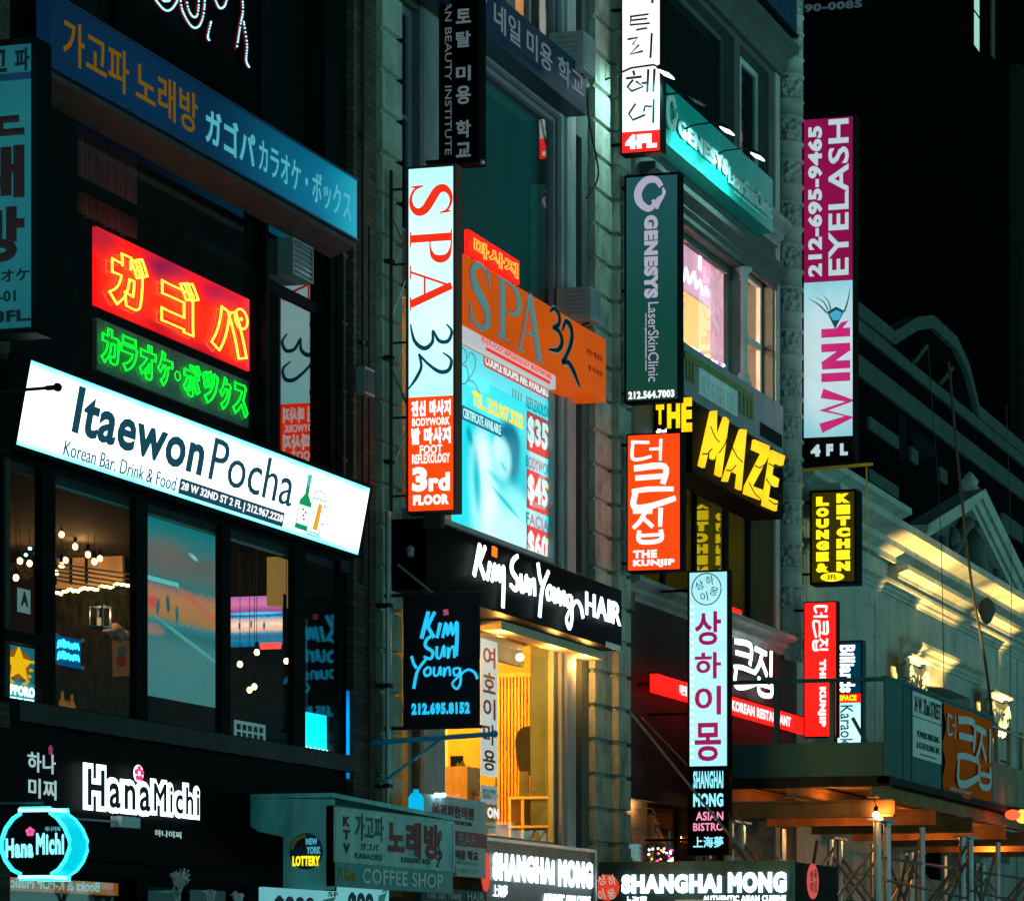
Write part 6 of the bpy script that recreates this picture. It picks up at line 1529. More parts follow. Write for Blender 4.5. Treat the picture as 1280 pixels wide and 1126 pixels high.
mb.tube([hb + Vector((-.035, -.01, -.01)), hb + Vector((-.06, -.03, .03)), hb + Vector((-.055, -.02, .06))], [.012, .011, .009], 6)
mb.build('fingers', M['skin'], person, True)
mb = MB()
for s_ in (-1, 1): mb.ball(T(.035 * s_, -.098, .02), .011, 8, 6)
mb.build('eyes', M['ink'], person); mb = MB(); mb.ball(T(0, -.112, -.015), .016, 8, 6, (.8, 1, 1.4)); mb.ball(T(-.1, .0, .0), .022, 8, 6, (.5, 1, 1.5)); mb.ball(T(.1, .0, .0), .022, 8, 6, (.5, 1, 1.5)); mb.build('nose_and_ears', M['skin'], person, True)
MB().ball(T(0, -.103, -.05), .02, 8, 5, (1.2, .4, .35)).build('mouth', M['maroon'], person, True)
person.rotation_euler = (0, 0, math.radians(-55))
pts = [tuple(at(random.uniform(810, 846), random.uniform(1059, 1077), .14)) for _ in range(34)]
bulb_string('tangled pink and white fairy bulbs along the bistro window sill', pts, [M['bulbwhite'], M['bulbmag'], M['bulbwhite'], M['bulborange']], .016)
t = thing('bush', 'low dark bush wrapped in fairy bulbs on the bistro window sill', 'bush', at(828, 1080, .22))
mb = MB(); c = at(828, 1069, .24)
for i in range(260):
    p = c + Vector((random.uniform(-.6, .5), random.uniform(-.06, .06), random.uniform(-.12, .14))); d = Vector((random.uniform(-1, 1), random.uniform(-1, 1), random.uniform(-.3, 1))).normalized(); s_ = d.cross(Vector((0, .3, 1))).normalized() * .02
    mb.poly([p, p + d * .04 + s_, p + d * .09, p + d * .04 - s_])
mb.build('leaves', M['leaf'], t)
window(b3, fx(781), fx(905), fz(785, 1082), fz(785, 986), .0, M['black'], M['glass'], .04, cols=[(fx(849), .12)])

# ================================================================== blade signs of building three
def arms(t, F, bs, l=.3):
    for b in bs: bracket(t, F.p(0, b, -.08) + Vector((0, l, 0)), F.p(0, b, -.08), .022, M['black'])
F = bla(778, 825, -70, 190, -.3)
t = thing('blade_sign', 'white illuminated blade sign with thin black Korean strokes and a red floor number', 'blade sign', F.p(0, 1))
cabinet(t, F, .18, M['black'], None, .025)
M['milky'] = lightbox('milky white acrylic', (1, .94, .9), (.75, 1, .92), 1.3)
pb = lambda y: (y + 70) / 260
MB().fbox(F, 0, 0, 1, pb(164), -.003, .001).build('light_panel', M['milky'], t); MB().fbox(F, 0, pb(164), 1, 1, -.003, .0012).build('light_panel', M['redpanel'], t)
def thin(pts, w=.05): return [(x, y, w) for x, y in pts]
HG = {'퍼': [thin([(.0, .9), (.6, .95)]), thin([(.15, .9), (.18, .4)]), thin([(.42, .93), (.4, .4)]), thin([(0, .35), (.65, .4)]), thin([(.65, .65), (.85, .66)]), thin([(.95, 1), (.93, 0)])],
      '트': [thin([(.1, .95), (.85, 1)]), thin([(.15, .95), (.1, .5), (.9, .5)]), thin([(.15, .74), (.8, .76)]), thin([(.35, .2), (.8, .25)])],
      '리': [thin([(.0, .95), (.4, 1), (.2, .7), (.45, .66), (.1, .25), (.6, .35)]), thin([(.95, 1.15), (.9, .0)])],
      '헤': [thin([(.25, 1), (.3, .8)]), thin([(.0, .7), (.55, .72)]), thin([(.25, .62), (.05, .35), (.2, .15), (.6, .3), (.35, .55)]), thin([(.55, .45), (.75, .45)]), thin([(.78, 1), (.75, .05)]), thin([(1, 1), (.96, .05)])],
      '너': [thin([(.3, .95), (.05, .5), (.2, .2), (.65, .4)]), thin([(.6, .55), (.65, .8), (.9, .75)]), thin([(.97, 1.1), (.95, 0)])]}
for ch, y0, y1, a0, a1 in (('퍼', -24, 6, .18, .85), ('트', 19, 42, .14, .8), ('리', 47, 74, .14, .82), ('헤', 88, 118, .1, .86), ('너', 128, 155, .14, .86)):
    strokes(MB(), F, (a0, pb(y0), a1, pb(y1)), (0, 0, 1, 1), HG[ch], .003, .004, smooth=False, wk=2.0).build('lettering', M['ink'], t)
txt(t, F, '4FL', (.08, pb(168), .92, pb(186)), M['whiteprint'], bold=.09, d=.003)
arms(t, F, (.3, .95))

F = bla(783, 847, 220, 500, -.3)
t = thing('blade_sign', 'large dark green clinic blade sign with sideways pale letters and a swirl emblem', 'blade sign', F.p(0, 1))
M['darkgreenbox'] = screen('dark green acrylic', [(0, (.008, .07, .045)), (.4, (.006, .075, .055)), (1, (.016, .1, .115))], .75, 1.5, .1)
cabinet(t, F, .17, M['black'], M['darkgreenbox'], .03)
pb = lambda y: (y - 220) / 280
M['lilac'] = emit('backlit lilac grey lettering', (.5, .47, .62), .8)
strokes(MB(), F, (.18, pb(224), .74, pb(264)), (0, 0, 1, 1), sw, .003, .004).build('emblem', M['lilac'], t)
txt(t, F, 'GENESYS', (.35, pb(269), .62, pb(373)), M['lilac'], rot='cw', bold=.07, d=.003)
txt(t, F, 'LaserSkinClinic', (.43, pb(378), .63, pb(477)), M['lilac'], rot='cw', d=.003)
txt(t, F, 'www.genesyslaser.com', (.36, pb(391), .41, pb(463)), M['lilac'], rot='cw', bold=.04, d=.003)
txt(t, F, '212.564.7003', (.04, pb(488), .94, pb(498)), M['whiteprint'], bold=.05, d=.003)
arms(t, F, (.04, .5, .96))

F = bla(785, 850, 543, 712, -.32)
t = thing('blade_sign', 'glowing orange red blade sign with white brush Korean letters below the green clinic sign', 'blade sign', F.p(0, 1))
cabinet(t, F, .2, M['black'], M['orangepanel'], .02)
pb = lambda y: (y - 543) / 169
for ch, y0, y1, a0, a1 in (('더', 549, 576, .06, .7), ('큰', 582, 634, .08, .88), ('집', 636, 677, .1, .72)):
    strokes(MB(), F, (a0, pb(y0), a1, pb(y1)), (0, 0, 1, 1), [[(x, y, w * 1.25) for x, y, w in l] for l in BIG[ch]], .003, .004).build('lettering', M['whiteprint'], t)
txt(t, F, 'THE', (.1, pb(687), .56, pb(697)), M['whiteprint'], bold=.06, d=.003); txt(t, F, 'KUNJIP', (.1, pb(699), .9, pb(709)), M['whiteprint'], bold=.06, d=.003)
arms(t, F, (.06, .94))

F = bla(862, 909, 715, 1066, -.75)
t = thing('blade_sign', 'tall pale cyan blade sign with magenta Korean letters over a black lower part', 'blade sign', F.p(0, 1))
cabinet(t, F, .14, M['black'], None, .03)
pb = lambda y: (y - 715) / 351
M['cyanpale'] = lightbox('pale cyan acrylic', (.5, .95, 1), (.4, .92, 1), 1.05)
MB().fbox(F, 0, 0, 1, pb(957), -.003, .001).build('light_panel', M['cyanpale'], t); MB().fbox(F, 0, pb(957), 1, 1, -.003, .0012).build('dark_panel', M['blackgloss'], t)
M['magprint'] = emit('backlit magenta print', (.42, .008, .12), .8)
for ch, y0, y1 in (('상', 764, 806), ('하', 815, 848), ('이', 857, 893), ('몽', 903, 951)):
    txt(t, F, ch, (.14, pb(y0), .84, pb(y1)), M['magprint'], bold=.022, d=.003)
c0, cb = .45, pb(736)
ring = [F.p(c0 + .24 / F.w * math.cos(a) * .98, cb - .24 / F.h * math.sin(a), .004) for a in [i * math.pi / 20 for i in range(40)]]
MB().tube(ring, .0085, 5, True).build('ring', M['ink'], t)
for ch, dx, dz, ro in (('상', -.11, .06, .4), ('하', .05, .13, .15), ('이', -.03, -.11, .2), ('몽', .12, -.04, -.3)):
    txt(t, F, ch, (c0 + (dx - .065) / F.w, cb - (dz + .075) / F.h, c0 + (dx + .065) / F.w, cb - (dz - .065) / F.h), M['ink'], rot=ro, d=.003)
mb = MB()
for i in range(22): mb.ball(F.p(.08, pb(757 + 9 * i), .006), .02, 6, 5, (.5, 1, 1))
mb.build('print_dot', emit('white LED dot', (.8, 1, 1), 3, sample=False), t)
for w_, y0, y1, mt, bd in (('SHANGHAI', 963, 985, 'ledlow', .04), ('MONG', 991, 1008, 'ledlow', .05), ('ASIAN', 1014, 1025, 'pinkled', .02), ('BISTRO', 1028, 1038, 'pinkled', .02), ('上海夢', 1045, 1059, 'ledlow', .02)):
    if mt not in M: M[mt] = emit('low LED lettering ' + mt, (.3, .85, 1) if mt == 'ledlow' else (.9, .3, .5), 1.1)
    txt(t, F, w_, (.1 if w_ != 'ASIAN' else .17, pb(y0), .9, pb(y1)), M[mt], bold=bd, d=.003)
arms(t, F, (.06, .5, .95), .75)
for x0, y0, x1, y1, r, lab in ((772, 870, 945, 1084, .022, 'thick pale diagonal stay rod crossing the foot of the cyan blade sign'), (800, 895, 975, 1075, .016, 'thin dark diagonal stay rod behind the foot of the cyan blade sign')):
    p0 = at(x0, y0, -.02 if r > .02 else -.02); Xc = F.O.x - (.25 if r > .02 else -.4)
    p1 = atx(x1, y1, Xc)
    t = thing('stay_rod', lab, 'rod', p1); MB().tube([p0, p1], r, 6).build('rod', M['pipe'], t); MB().ball(p1, r * 2.2, 8, 6).build('end_clamp', M['pipe'], t)

Fw = bla(1005, 1066, 148, 578, -.3); F = Fw
t = thing('blade_sign', 'tall magenta over pale blue blade sign with sideways lettering and a lashed eye', 'blade sign', F.p(0, 1))
cabinet(t, F, .2, M['black'], None, .05)
pb = lambda y: (y - 148) / 430
MB().fbox(F, 0, 0, 1, pb(352), -.003, .001).build('light_panel', M['magenta'], t); MB().fbox(F, 0, pb(352), 1, pb(546), -.003, .0012).build('light_panel', M['paleblue'], t); MB().fbox(F, 0, pb(546), 1, 1, -.003, .001).build('dark_panel', M['blackgloss'], t)
M['palelit'] = emit('backlit pale lettering', (.55, .72, .78), .85)
txt(t, F, '212-695-9465', (.08, pb(157), .38, pb(345)), M['palelit'], rot='ccw', bold=.05, d=.003)
txt(t, F, 'EYELASH', (.5, pb(150), .92, pb(345)), M['palelit'], rot='ccw', bold=.02, d=.003)
WK = [[(.0, 1.02, .17), (.42, .04, .17), (.72, .94, .17), (1.05, .02, .17), (1.42, .98, .17)], [(2.05, .02, .15), (2.05, 1, .15)], [(2.55, .02, .14), (2.55, .98, .14)], [(2.55, .95, .12), (3.25, .05, .12)], [(3.25, .02, .14), (3.25, 1, .14)], [(3.85, .02, .15), (3.85, 1, .15)]]
strokes(MB(), F, (.36, pb(412), .96, pb(535)), (0, 0, 4, 1), WK, .003, .004, rot='ccw', smooth=False, wk=1.9).build('lettering', M['magtext'], t)
fy = lambda y: pb(y)
eye = q2 = [(.5, fy(393)), (.58, fy(404)), (.64, fy(413)), (.72, fy(404)), (.84, fy(391)), (.66, fy(388))]
MB().fprism(F, [(.64, fy(413)), (.76, fy(404)), (.92, fy(402)), (.78, fy(412))][::-1], .002, .004).build('eye_print', M['magtext'], t)
MB().fprism(F, [(.47, fy(390)), (.64, fy(412)), (.83, fy(390)), (.66, fy(384))], .002, .0045).build('eye_print', M['inkblue'], t)
MB().fprism(F, [(.52, fy(393)), (.6, fy(401)), (.72, fy(401)), (.79, fy(392)), (.66, fy(388))], .005, .006).build('eye_print', emit('backlit sky blue print', (.05, .4, .65), .9), t)
lash = [[(.47, fy(391), .05), (.3, fy(380), .04), (.1, fy(372), .01)], [(.5, fy(388), .04), (.4, fy(377), .03), (.24, fy(371), .01)], [(.55, fy(387), .04), (.5, fy(377), .03), (.4, fy(369), .01)], [(.83, fy(391), .05), (.9, fy(378), .04), (.95, fy(361), .01)]]
mb = MB()
for l in lash: mb.tube([F.p(a, b, .004) for a, b, w in smooth_pts(l, 4)], [max(.004, w * F.w * .35) for a, b, w in smooth_pts(l, 4)], 5)
mb.build('eye_print', M['inkblue'], t)
for ch, a0, a1 in (('4', .14, .34), ('F', .46, .6), ('L', .74, .9)): txt(t, F, ch, (a0, pb(555), a1, pb(570)), M['palelit'], bold=.08, d=.003)
arms(t, F, (.05, .5, .97), .3)
MB().tube([F.p(-.1, 1.02, 0), F.p(1.4, 1.01, 0)], .03, 6).build('support_rod', M['gold'], t)

F = bla(1015, 1068, 615, 727, -.3)
t = thing('blade_sign', 'dark olive blade sign with two columns of yellow letters for a lounge kitchen', 'blade sign', F.p(0, 1))
M['olivebox'] = emit('dim olive acrylic', (.16, .13, .0), .2)
cabinet(t, F, .35, M['black'], M['olivebox'], .04)
pb = lambda y: (y - 615) / 112
stack(t, F, 'LOUNGE&', (.1, pb(619), .4, pb(716)), M['yellowprint'], gap=.16, bold=.1, d=.003)
stack(t, F, 'KITCHEN', (.58, pb(616), .9, pb(715)), M['yellowprint'], gap=.16, bold=.1, d=.003)
MB().fprism(F, disc_pts(.48, pb(721), .28, .05, 20), .001, .004).build('oval_badge', M['yellowprint'], t); txt(t, F, '3FL', (.36, pb(718), .6, pb(724)), M['ink'], bold=.03, d=.006)
MB().fbox(F, 0, 0, 1, 1, -.356, -.352).build('rear_panel', emit('yellow rear panel', (.9, .65, .0), 1.2), t)
arms(t, F, (.1, .9), .3)

F = bla(1006, 1045, 753, 920, -.45)
t = thing('blade_sign', 'narrow bright red blade sign with sideways white Korean letters above the scaffold rail', 'blade sign', F.p(0, 1))
cabinet(t, F, .16, M['black'], M['redpanel'], .02)
pb = lambda y: (y - 753) / 167
for ch, y0, y1 in (('더', 757, 772), ('큰', 775, 796), ('집', 798, 814)):
    strokes(MB(), F, (.28, pb(y0), .74, pb(y1)), (0, 0, 1, 1), [[(x, y, w * 1.3) for x, y, w in l] for l in BIG[ch]], .003, .004, rot='cw').build('lettering', M['whiteprint'], t)
txt(t, F, 'THE KUNJIP', (.42, pb(824), .68, pb(908)), M['whiteprint'], rot='cw', bold=.08, d=.003)
arms(t, F, (.05, .95), .45)

F = bla(1047, 1076, 803, 941, -.4)
t = thing('blade_sign', 'blue white billiards and karaoke blade sign with a small orange space panel', 'blade sign', F.p(0, 1))
cabinet(t, F, .2, paint('dark blue housing', (.005, .03, .06), .4), None, .04)
pb = lambda y: (y - 803) / 138
MB().fbox(F, 0, 0, 1, pb(866), -.003, .001).build('dark_panel', emit('deep blue acrylic', (.0, .06, .12), .6), t); MB().fbox(F, 0, pb(867), 1, pb(877), -.003, .003).build('light_panel', M['redpanel'], t); MB().fbox(F, 0, pb(878), 1, 1, -.003, .001).build('light_panel', M['coolwhite'], t)
txt(t, F, 'Billiards', (.1, pb(806), .75, pb(865)), M['ledtext'], rot='cw', bold=.03, d=.003)
txt(t, F, 'SPACE', (.06, pb(868.5), .82, pb(875.5)), M['yellowprint'], bold=.06, d=.005)
txt(t, F, 'Karaoke', (.12, pb(881), .66, pb(938)), M['inkblue'], rot='cw', bold=.01, d=.003)
arms(t, F, (.05, .95), .4)

# dim signs at the top edge
F = bla(1006, 1080, -80, 16, -.3)
t = thing('blade_sign', 'unlit dark blade sign with a dim telephone number at the top edge', 'blade sign', F.p(0, 1))
MB().fbox(F, 0, 0, 1, 1, -.2, 0).build('housing', M['blackgloss'], t); txt(t, F, '212-690-0085', (-.7, .86, .97, .97), emit('very dim lettering', (.2, .35, .4), .14), bold=.05)
arms(t, F, (.9,), .3)
F = fac(955, 996, -60, 4, -.5, ref=960)
t = thing('fascia_sign', 'dim blue fascia at the very top beside the black tower', 'sign', F.p(0, 1))
MB().fbox(F, 0, 0, 1, 1, -.3, 0).build('board', emit('dim blue acrylic', (.008, .05, .08), .3, .2, 4), t); MB().fbox(F, -.01, 1, 1.01, 1.06, -.31, .02).build('trim', M['black'], t)

# ================================================================== building four: pedimented stone front
X40, X41 = X31 + .004, fx(1330)
b4 = thing('pediment_building', 'pale classical stone front with a carved triangular pediment lit amber from below', 'building', (X40, 0, 0))
M['pale'] = stone('pale carved stone', (.38, .4, .36), .85, 1.6, .45, spec=.05)
zc = fz(1131, 683)
pxL, pxR = fx(1131), fx(1262); pm = (pxL + pxR) / 2; zap = fz(1200, 610)
ox0, ox1 = fx(1137), fx(1213)
wall('stone_front', M['pale'], b4, X40, X41, 3.0, zc - .1, 0, [(ox0, ox1, 3.6, fz(1137, 842)), (fx(1243), fx(1262), 4.2, fz(1243, 905))], .7)
MB().box((X40, .7, 3), (X41, 8, zc - .3)).build('rear_block', M['darkwall'], b4)
MB().box((X40, .02, 0), (X41, .6, 2.98)).build('shop_wall', M['darkwall'], b4)
cornice(b4, X40, X41, zc - .55, .6, .75, M['pale'])
cornice(b4, fx(1110), fx(1275), zc - .95, .38, .42, M['pale'])
cornice(b4, X40, X41, fz(1112, 745), .26, .22, M['pale'])
cornice(b4, ox0 - .8, ox1 + .8, fz(1137, 820), .3, .25, M['pale'], name='architrave')
cornice(b4, X40, fx(1110), zc + .05, .5, .5, M['pale'], name='parapet')
MB().box((X40, .0, zc + .05), (X41, .5, zc + .5)).build('parapet_wall', M['pale'], b4)
# pediment
mb = MB(); mb.prism([(pxL + .3, -.1, zc + .05), (pxR - .3, -.1, zc + .05), (pm, -.1, zap - .25)], (0, .5, 0)); mb.build('tympanum', M['terradark'], b4)
def raking(xa, za, xb, zb):
    d = Vector((xb - xa, 0, zb - za)).normalized(); n = Vector((-d.z, 0, d.x)); n = n if n.z > 0 else -n
    prof = [(0, -.1), (0, -.26), (.1, -.28), (.1, -.36), (.22, -.42), (.22, -.5), (.34, -.56), (.42, -.56), (.42, -.06), (.0, -.06)]
    A_, B2 = Vector((xa, 0, za)), Vector((xb, 0, zb)); m = len(prof)
    vs = [A_ + n * u + Vector((0, y, 0)) for u, y in prof] + [B2 + n * u + Vector((0, y, 0)) for u, y in prof]
    mb = MB(); mb.mesh(vs, [tuple(range(m)), tuple(range(2 * m - 1, m - 1, -1))] + [(i, m + i, m + (i + 1) % m, (i + 1) % m) for i in range(m)])
    mb.build('raking_cornice', M['pale'], b4)
raking(pxL - .1, zc + .0, pm + .12, zap - .42); raking(pm - .12, zap - .42, pxR + .1, zc + .0)
MB().lathe((pm, -.2, zap - .1), [(.2, 0), (.25, .08), (.16, .16), (.2, .26), (.08, .42), (.02, .48)], 12).build('finial', M['pale'], b4, True)
M['relief'] = M['terradark']
mb = MB()
for i in range(26):
    u = random.uniform(-1, 1); hmax = (1 - abs(u)) * (zap - zc - .6)
    x = pm + u * (pxR - pxL) * .38; z = zc + .15 + random.uniform(0, max(.05, hmax * .6))
    mb.ball((x, -.14, z), random.uniform(.1, .24), 8, 6, (1, .8, random.uniform(1, 1.9)))
mb.tube([(pm, -.2, zc + .1), (pm + .05, -.25, zc + .8), (pm - .05, -.22, zap - .75)], [.42, .3, .14], 8)
for s_ in (-1, 1): mb.tube(smooth_pts([(pm + s_ * .2, -.22, zc + 1.2), (pm + s_ * .7, -.24, zc + 1.0), (pm + s_ * 1.2, -.2, zc + .5), (pm + s_ * 1.8, -.18, zc + .2)], 4), [.16 - .005 * k for k in range(13)], 7)
mb.build('relief_carving', M['relief'], b4, True)
mb = MB(); mb.lathe((pm - .1, -.62, zc - .75), [(.02, -.3), (.1, -.24), (.2, 0), (.15, .2), (.04, .3)], 14); mb.build('cartouche', M['relief'], b4, True)
# pilasters and scroll capitals
def pilaster(p0, p1, ztop, Y=-.22):
    x0, x1 = fx(p0), fx(p1)
    MB().box((x0, Y, 3), (x1, .0, ztop)).build('pilaster', M['pale'], b4)
    cornice(b4, x0 - .12, x1 + .12, ztop + .62, .2, .28, M['pale'], Y, 'abacus')
    c = Vector(((x0 + x1) / 2, Y - .14, ztop))
    mb = MB()
    for s_ in (-1, 1):
        pts = []
        for k in range(26):
            a = k * .45; r = .3 * (1 - k / 30)
            pts.append(c + Vector((s_ * ((x1 - x0) * .42) + s_ * r * math.cos(a) * .8, -.02, .34 + r * math.sin(a))))
        mb.tube(pts, [.075 * (1 - k / 40) for k in range(26)], 6)
    mb.box(c + Vector((-(x1 - x0) * .5, -.0, .3)), c + Vector(((x1 - x0) * .5, .2, .62)))
    for k in range(5): mb.ball(c + Vector((-.35 + .175 * k, -.04, .05 + .1 * (k % 2))), .14, 8, 6, (.8, .7, 1.6))
    mb.build('capital', M['pale'], b4, True)
pilaster(1112, 1134, fz(1112, 862) - .1); pilaster(1217, 1239, fz(1217, 905) - .05)
for a, b in ((1092, 1093.5), (1270, 1271.5)): MB().box((fx(a), -.02, 3), (fx(b), -.001, fz(a, 748))).build('joint_strip', M['ledge'], b4)
mb = MB()
for k in range(9): mb.box((X40 + .3, -.012, 5 + .55 * k), (fx(1106), -.001, 5.5 + .55 * k))
mb.build('paving_course', M['pale'], b4); mb = MB()
for k in range(9): mb.box((fx(1246), -.012, 5 + .55 * k), (X41 - .1, -.001, 5.5 + .55 * k))
mb.build('paving_course', M['pale'], b4)
# up-lights on the ledge
for px, lab, off in ((1123, 'amber floodlight on the ledge below the nearer scroll capital', 0), (1228, 'amber floodlight on the ledge below the farther scroll capital', 0), (1165, 'amber floodlight on the ledge under the dark middle opening', .0)):
    p = Vector((fx(px) + .2, -.95, 5.9))
    t = thing('floodlight', lab, 'floodlight', p)
    MB().hexa([p + Vector(v) for v in ((-.15, -.1, -.08), (.15, -.1, -.08), (.15, .1, -.08), (-.15, .1, -.08), (-.2, -.14, .06), (.2, -.14, .06), (.2, .14, .1), (-.2, .14, .1))]).build('lamp_head', M['black'], t)
    MB().box(p + Vector((-.17, -.11, .1)), p + Vector((.17, .1, .105))).build('lens', emit('amber lens', (1, .55, .12), 3, sample=False), t)
    MB().box(p + Vector((-.03, -.03, -1.0)), p + Vector((.03, .03, -.08))).build('stand', M['darkmetal'], t)
    light('SPOT', p + Vector((0, 0, .12)), (1, .62, .16), 3200 if px != 1165 else 1500, t, .05, (fx(px) + .15, -.3, zc), 62, .6)
# far stepped tower with pale bands
b5 = thing('banded_tower', 'dark office block with pale stone bands and a stepped parapet rising behind the pediment', 'building', (fx(1040, 9), 9, 0))
Y5 = 9.0; f5 = lambda px: fx(px, Y5); h5 = lambda px, py: fz(px, py, Y5)
zt5 = h5(1080, 395)
x50, x51 = f5(1010), f5(1400)
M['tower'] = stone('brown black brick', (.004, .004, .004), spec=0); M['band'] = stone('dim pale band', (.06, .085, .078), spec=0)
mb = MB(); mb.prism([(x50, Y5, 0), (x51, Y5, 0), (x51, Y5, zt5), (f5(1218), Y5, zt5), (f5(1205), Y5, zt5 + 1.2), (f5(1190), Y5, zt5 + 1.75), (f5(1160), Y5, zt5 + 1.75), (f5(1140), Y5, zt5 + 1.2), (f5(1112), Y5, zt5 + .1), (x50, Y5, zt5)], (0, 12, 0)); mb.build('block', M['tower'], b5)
for ya, yb, d in ((408, 424, .12), (451, 477, .12)):
    MB().box((x50, Y5 - d, h5(1080, yb)), (x51, Y5 - .003, h5(1080, ya))).build('band', M['band'], b5)
cp = [(x50, zt5), (f5(1112), zt5 + .1), (f5(1140), zt5 + 1.2), (f5(1160), zt5 + 1.75), (f5(1190), zt5 + 1.75), (f5(1205), zt5 + 1.2), (f5(1218), zt5), (x51, zt5)]
mb = MB()
for (xa, za), (xb, zb_) in zip(cp, cp[1:]):
    mb.hexa([(xa, Y5 - .2, za - .35), (xb, Y5 - .2, zb_ - .35), (xb, Y5 - .004, zb_ - .35), (xa, Y5 - .004, za - .35), (xa, Y5 - .2, za + .1), (xb, Y5 - .2, zb_ + .1), (xb, Y5 + .3, zb_ + .1), (xa, Y5 + .3, za + .1)])
mb.build('coping', M['band'], b5)
for x0, x1, ya, yb in ((1083, 1120, 520, 536), (1083, 1120, 585, 600), (1250, 1276, 640, 662), (1250, 1276, 688, 708), (1083, 1120, 640, 655)):
    MB().box((f5(x0), Y5 - .1, h5(x0, yb)), (f5(x1), Y5 - .003, h5(x0, ya))).build('band', M['band'], b5)
for x0, x1, ya, yb in ((1122, 1134, 510, 660), (1138, 1170, 530, 690), (1180, 1206, 570, 700), (1214, 1244, 590, 720)):
    F = fac(x0, x1, ya, yb, Y5 - .02); f_ = MB().fbox(F, 0, 0, 1, 1, -.02, .01).build('window', M['blackgloss'], b5)
    MB().fbox(F, .08, .04, .92, .96, .012, .016).build('pane', M['glassdark'], f_)
for x0, ya, yb in ((1135.5, 558, 576), (1172, 583, 600)):  # patches of teal light put in as small pale blocks
    MB().box((f5(x0), Y5 - .1, h5(x0, yb)), (f5(x0 + 9), Y5 - .003, h5(x0, ya))).build('band', M['band'], b5)
for x0, y0, x1, y1 in ((1143, 452, 1158, 432), (1176, 478, 1190, 460)):
    MB().tube([at(x0, y0, Y5 - .3), at(x1, y1, Y5 - .3)], .09, 6).build('roof_strut', M['band'], b5)
# black high-rise beyond
b6 = thing('dark_high_rise', 'almost black high rise filling the top corner with one lit stair window', 'building', (fx(1140, 30), 30, 0))
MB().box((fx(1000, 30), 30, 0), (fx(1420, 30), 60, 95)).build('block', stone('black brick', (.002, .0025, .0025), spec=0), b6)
for ya, yb in ((-14, 12), (13.5, 57)):
    F = fac(1217, 1224, ya, yb, 29.9); f_ = MB().fbox(F, 0, 0, 1, 1, -.02, .02).build('window', M['black'], b6)
    MB().fbox(F, .04, .03, .96, .97, .021, .03).build('pane', emit('lit stair window', (.45, .85, .65), .75), f_)
mb = MB()
F = fac(1238, 1242, -60, 68, 29.9); MB().fbox(F, 0, 0, 1, 1, 0, .1).build('pipe', paint('dim brown pipe', (.06, .05, .03)), b6)
F = fac(1276, 1279.5, 280, 480, 12); t = thing('corner_pier', 'dim pale stone pier edge at the margin beside the black high rise', 'pier', F.p(0, 1)); M['pierdark'] = stone('almost black stone', (.008, .011, .01), spec=0); MB().fbox(F, 0, -1, 3, 3, -.5, 0).build('shaft', M['pierdark'], t); MB().fbox(F, -.1, 3, 3.1, 3.1, -.6, .1).build('base', M['pierdark'], t)

for k, (xa, xb, h_, lab) in enumerate(((X41 + .1, X41 + 26, 9, 'dark unlit office block next beyond the pediment front'), (X41 + 26.2, X41 + 90, 8.5, 'long dark unlit block closing the far end of the street front'))):
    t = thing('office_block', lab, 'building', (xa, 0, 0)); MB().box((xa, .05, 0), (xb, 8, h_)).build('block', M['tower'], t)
    for i in range(2): MB().box((xa, -.05, 4.5 + 3.2 * i), (xb, .045, 5.0 + 3.2 * i)).build('band', M['band'], t)
t = thing('office_block', 'dark block standing across the far end of the street', 'building', (190, -8, 0)); MB().box((190, -60, 0), (205, 60, 40)).build('block', M['tower'], t)
# ================================================================== sidewalk shed
YS = -3.6
XSC = fx(1108, YS)
zb, zt = fz(1108, 969, YS), fz(1108, 848, YS)
XE = fx(1330, YS)
M['darktimber'] = paint('wet dark timber', (.018, .02, .018), .7, 0, .5, spec=.1)
sh = thing('sidewalk_shed', 'green plywood sidewalk shed on paired steel posts lit orange beneath', 'scaffold', (XSC, YS, 0))
xs1 = fx(1178, YS)
MB().box((XSC, YS, zb), (fx(1241, YS), YS + .05, zt)).build('parapet_panel', M['green'], sh)
MB().box((fx(1241, YS) + .01, YS, zb), (XE, YS + .05, zb + .75)).build('kerb_board', M['palewoodb'] if 'palewoodb' in M else M.setdefault('palewoodb', paint('weathered board', (.22, .2, .13), .8, 0, .4)), sh)
MB().box((XSC, YS + .06, zb), (XSC + .05, -.8, zb + .52)).build('end_board', M['green'], sh)
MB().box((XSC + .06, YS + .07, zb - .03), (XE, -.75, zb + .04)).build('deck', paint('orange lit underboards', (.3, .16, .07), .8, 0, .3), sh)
MB().tube([(XSC + .02, YS + .03, zt), (XSC + .02, -.9, zt)], .035, 8).build('rail', M['green'], sh); MB().tube([(fx(1241, YS), YS + .03, zt - .1), (XE, YS + .03, zt - .1)], .035, 8).build('rail', M['pipe'], sh)
for y in (YS + .9, YS + 1.8, YS + 2.6): MB().box((XSC + .06, y - .04, zb + .04), (XSC + .14, y + .04, zt)).build('post', M['green'], sh)
for px in (1250, 1266, 1281, 1296): MB().box((fx(px, YS), YS + .06, zb + .1), (fx(px, YS) + .12, YS + .12, zt)).build('post', M['palewoodb'], sh)
MB().tube([(XSC + .03, YS + .1, zb + .1), (XSC + .03, YS + .55, zb + .9)], .03, 6).build('brace', M['green'], sh)
for px in (1128, 1139): MB().box((fx(px, YS), YS - .012, zb), (fx(px, YS) + .05, YS - .001, zt)).build('batten', M['green'], sh)
MB().box((XSC, YS - .03, zt), (fx(1241, YS), YS + .08, zt + .05)).build('top_cap', M['green'], sh)
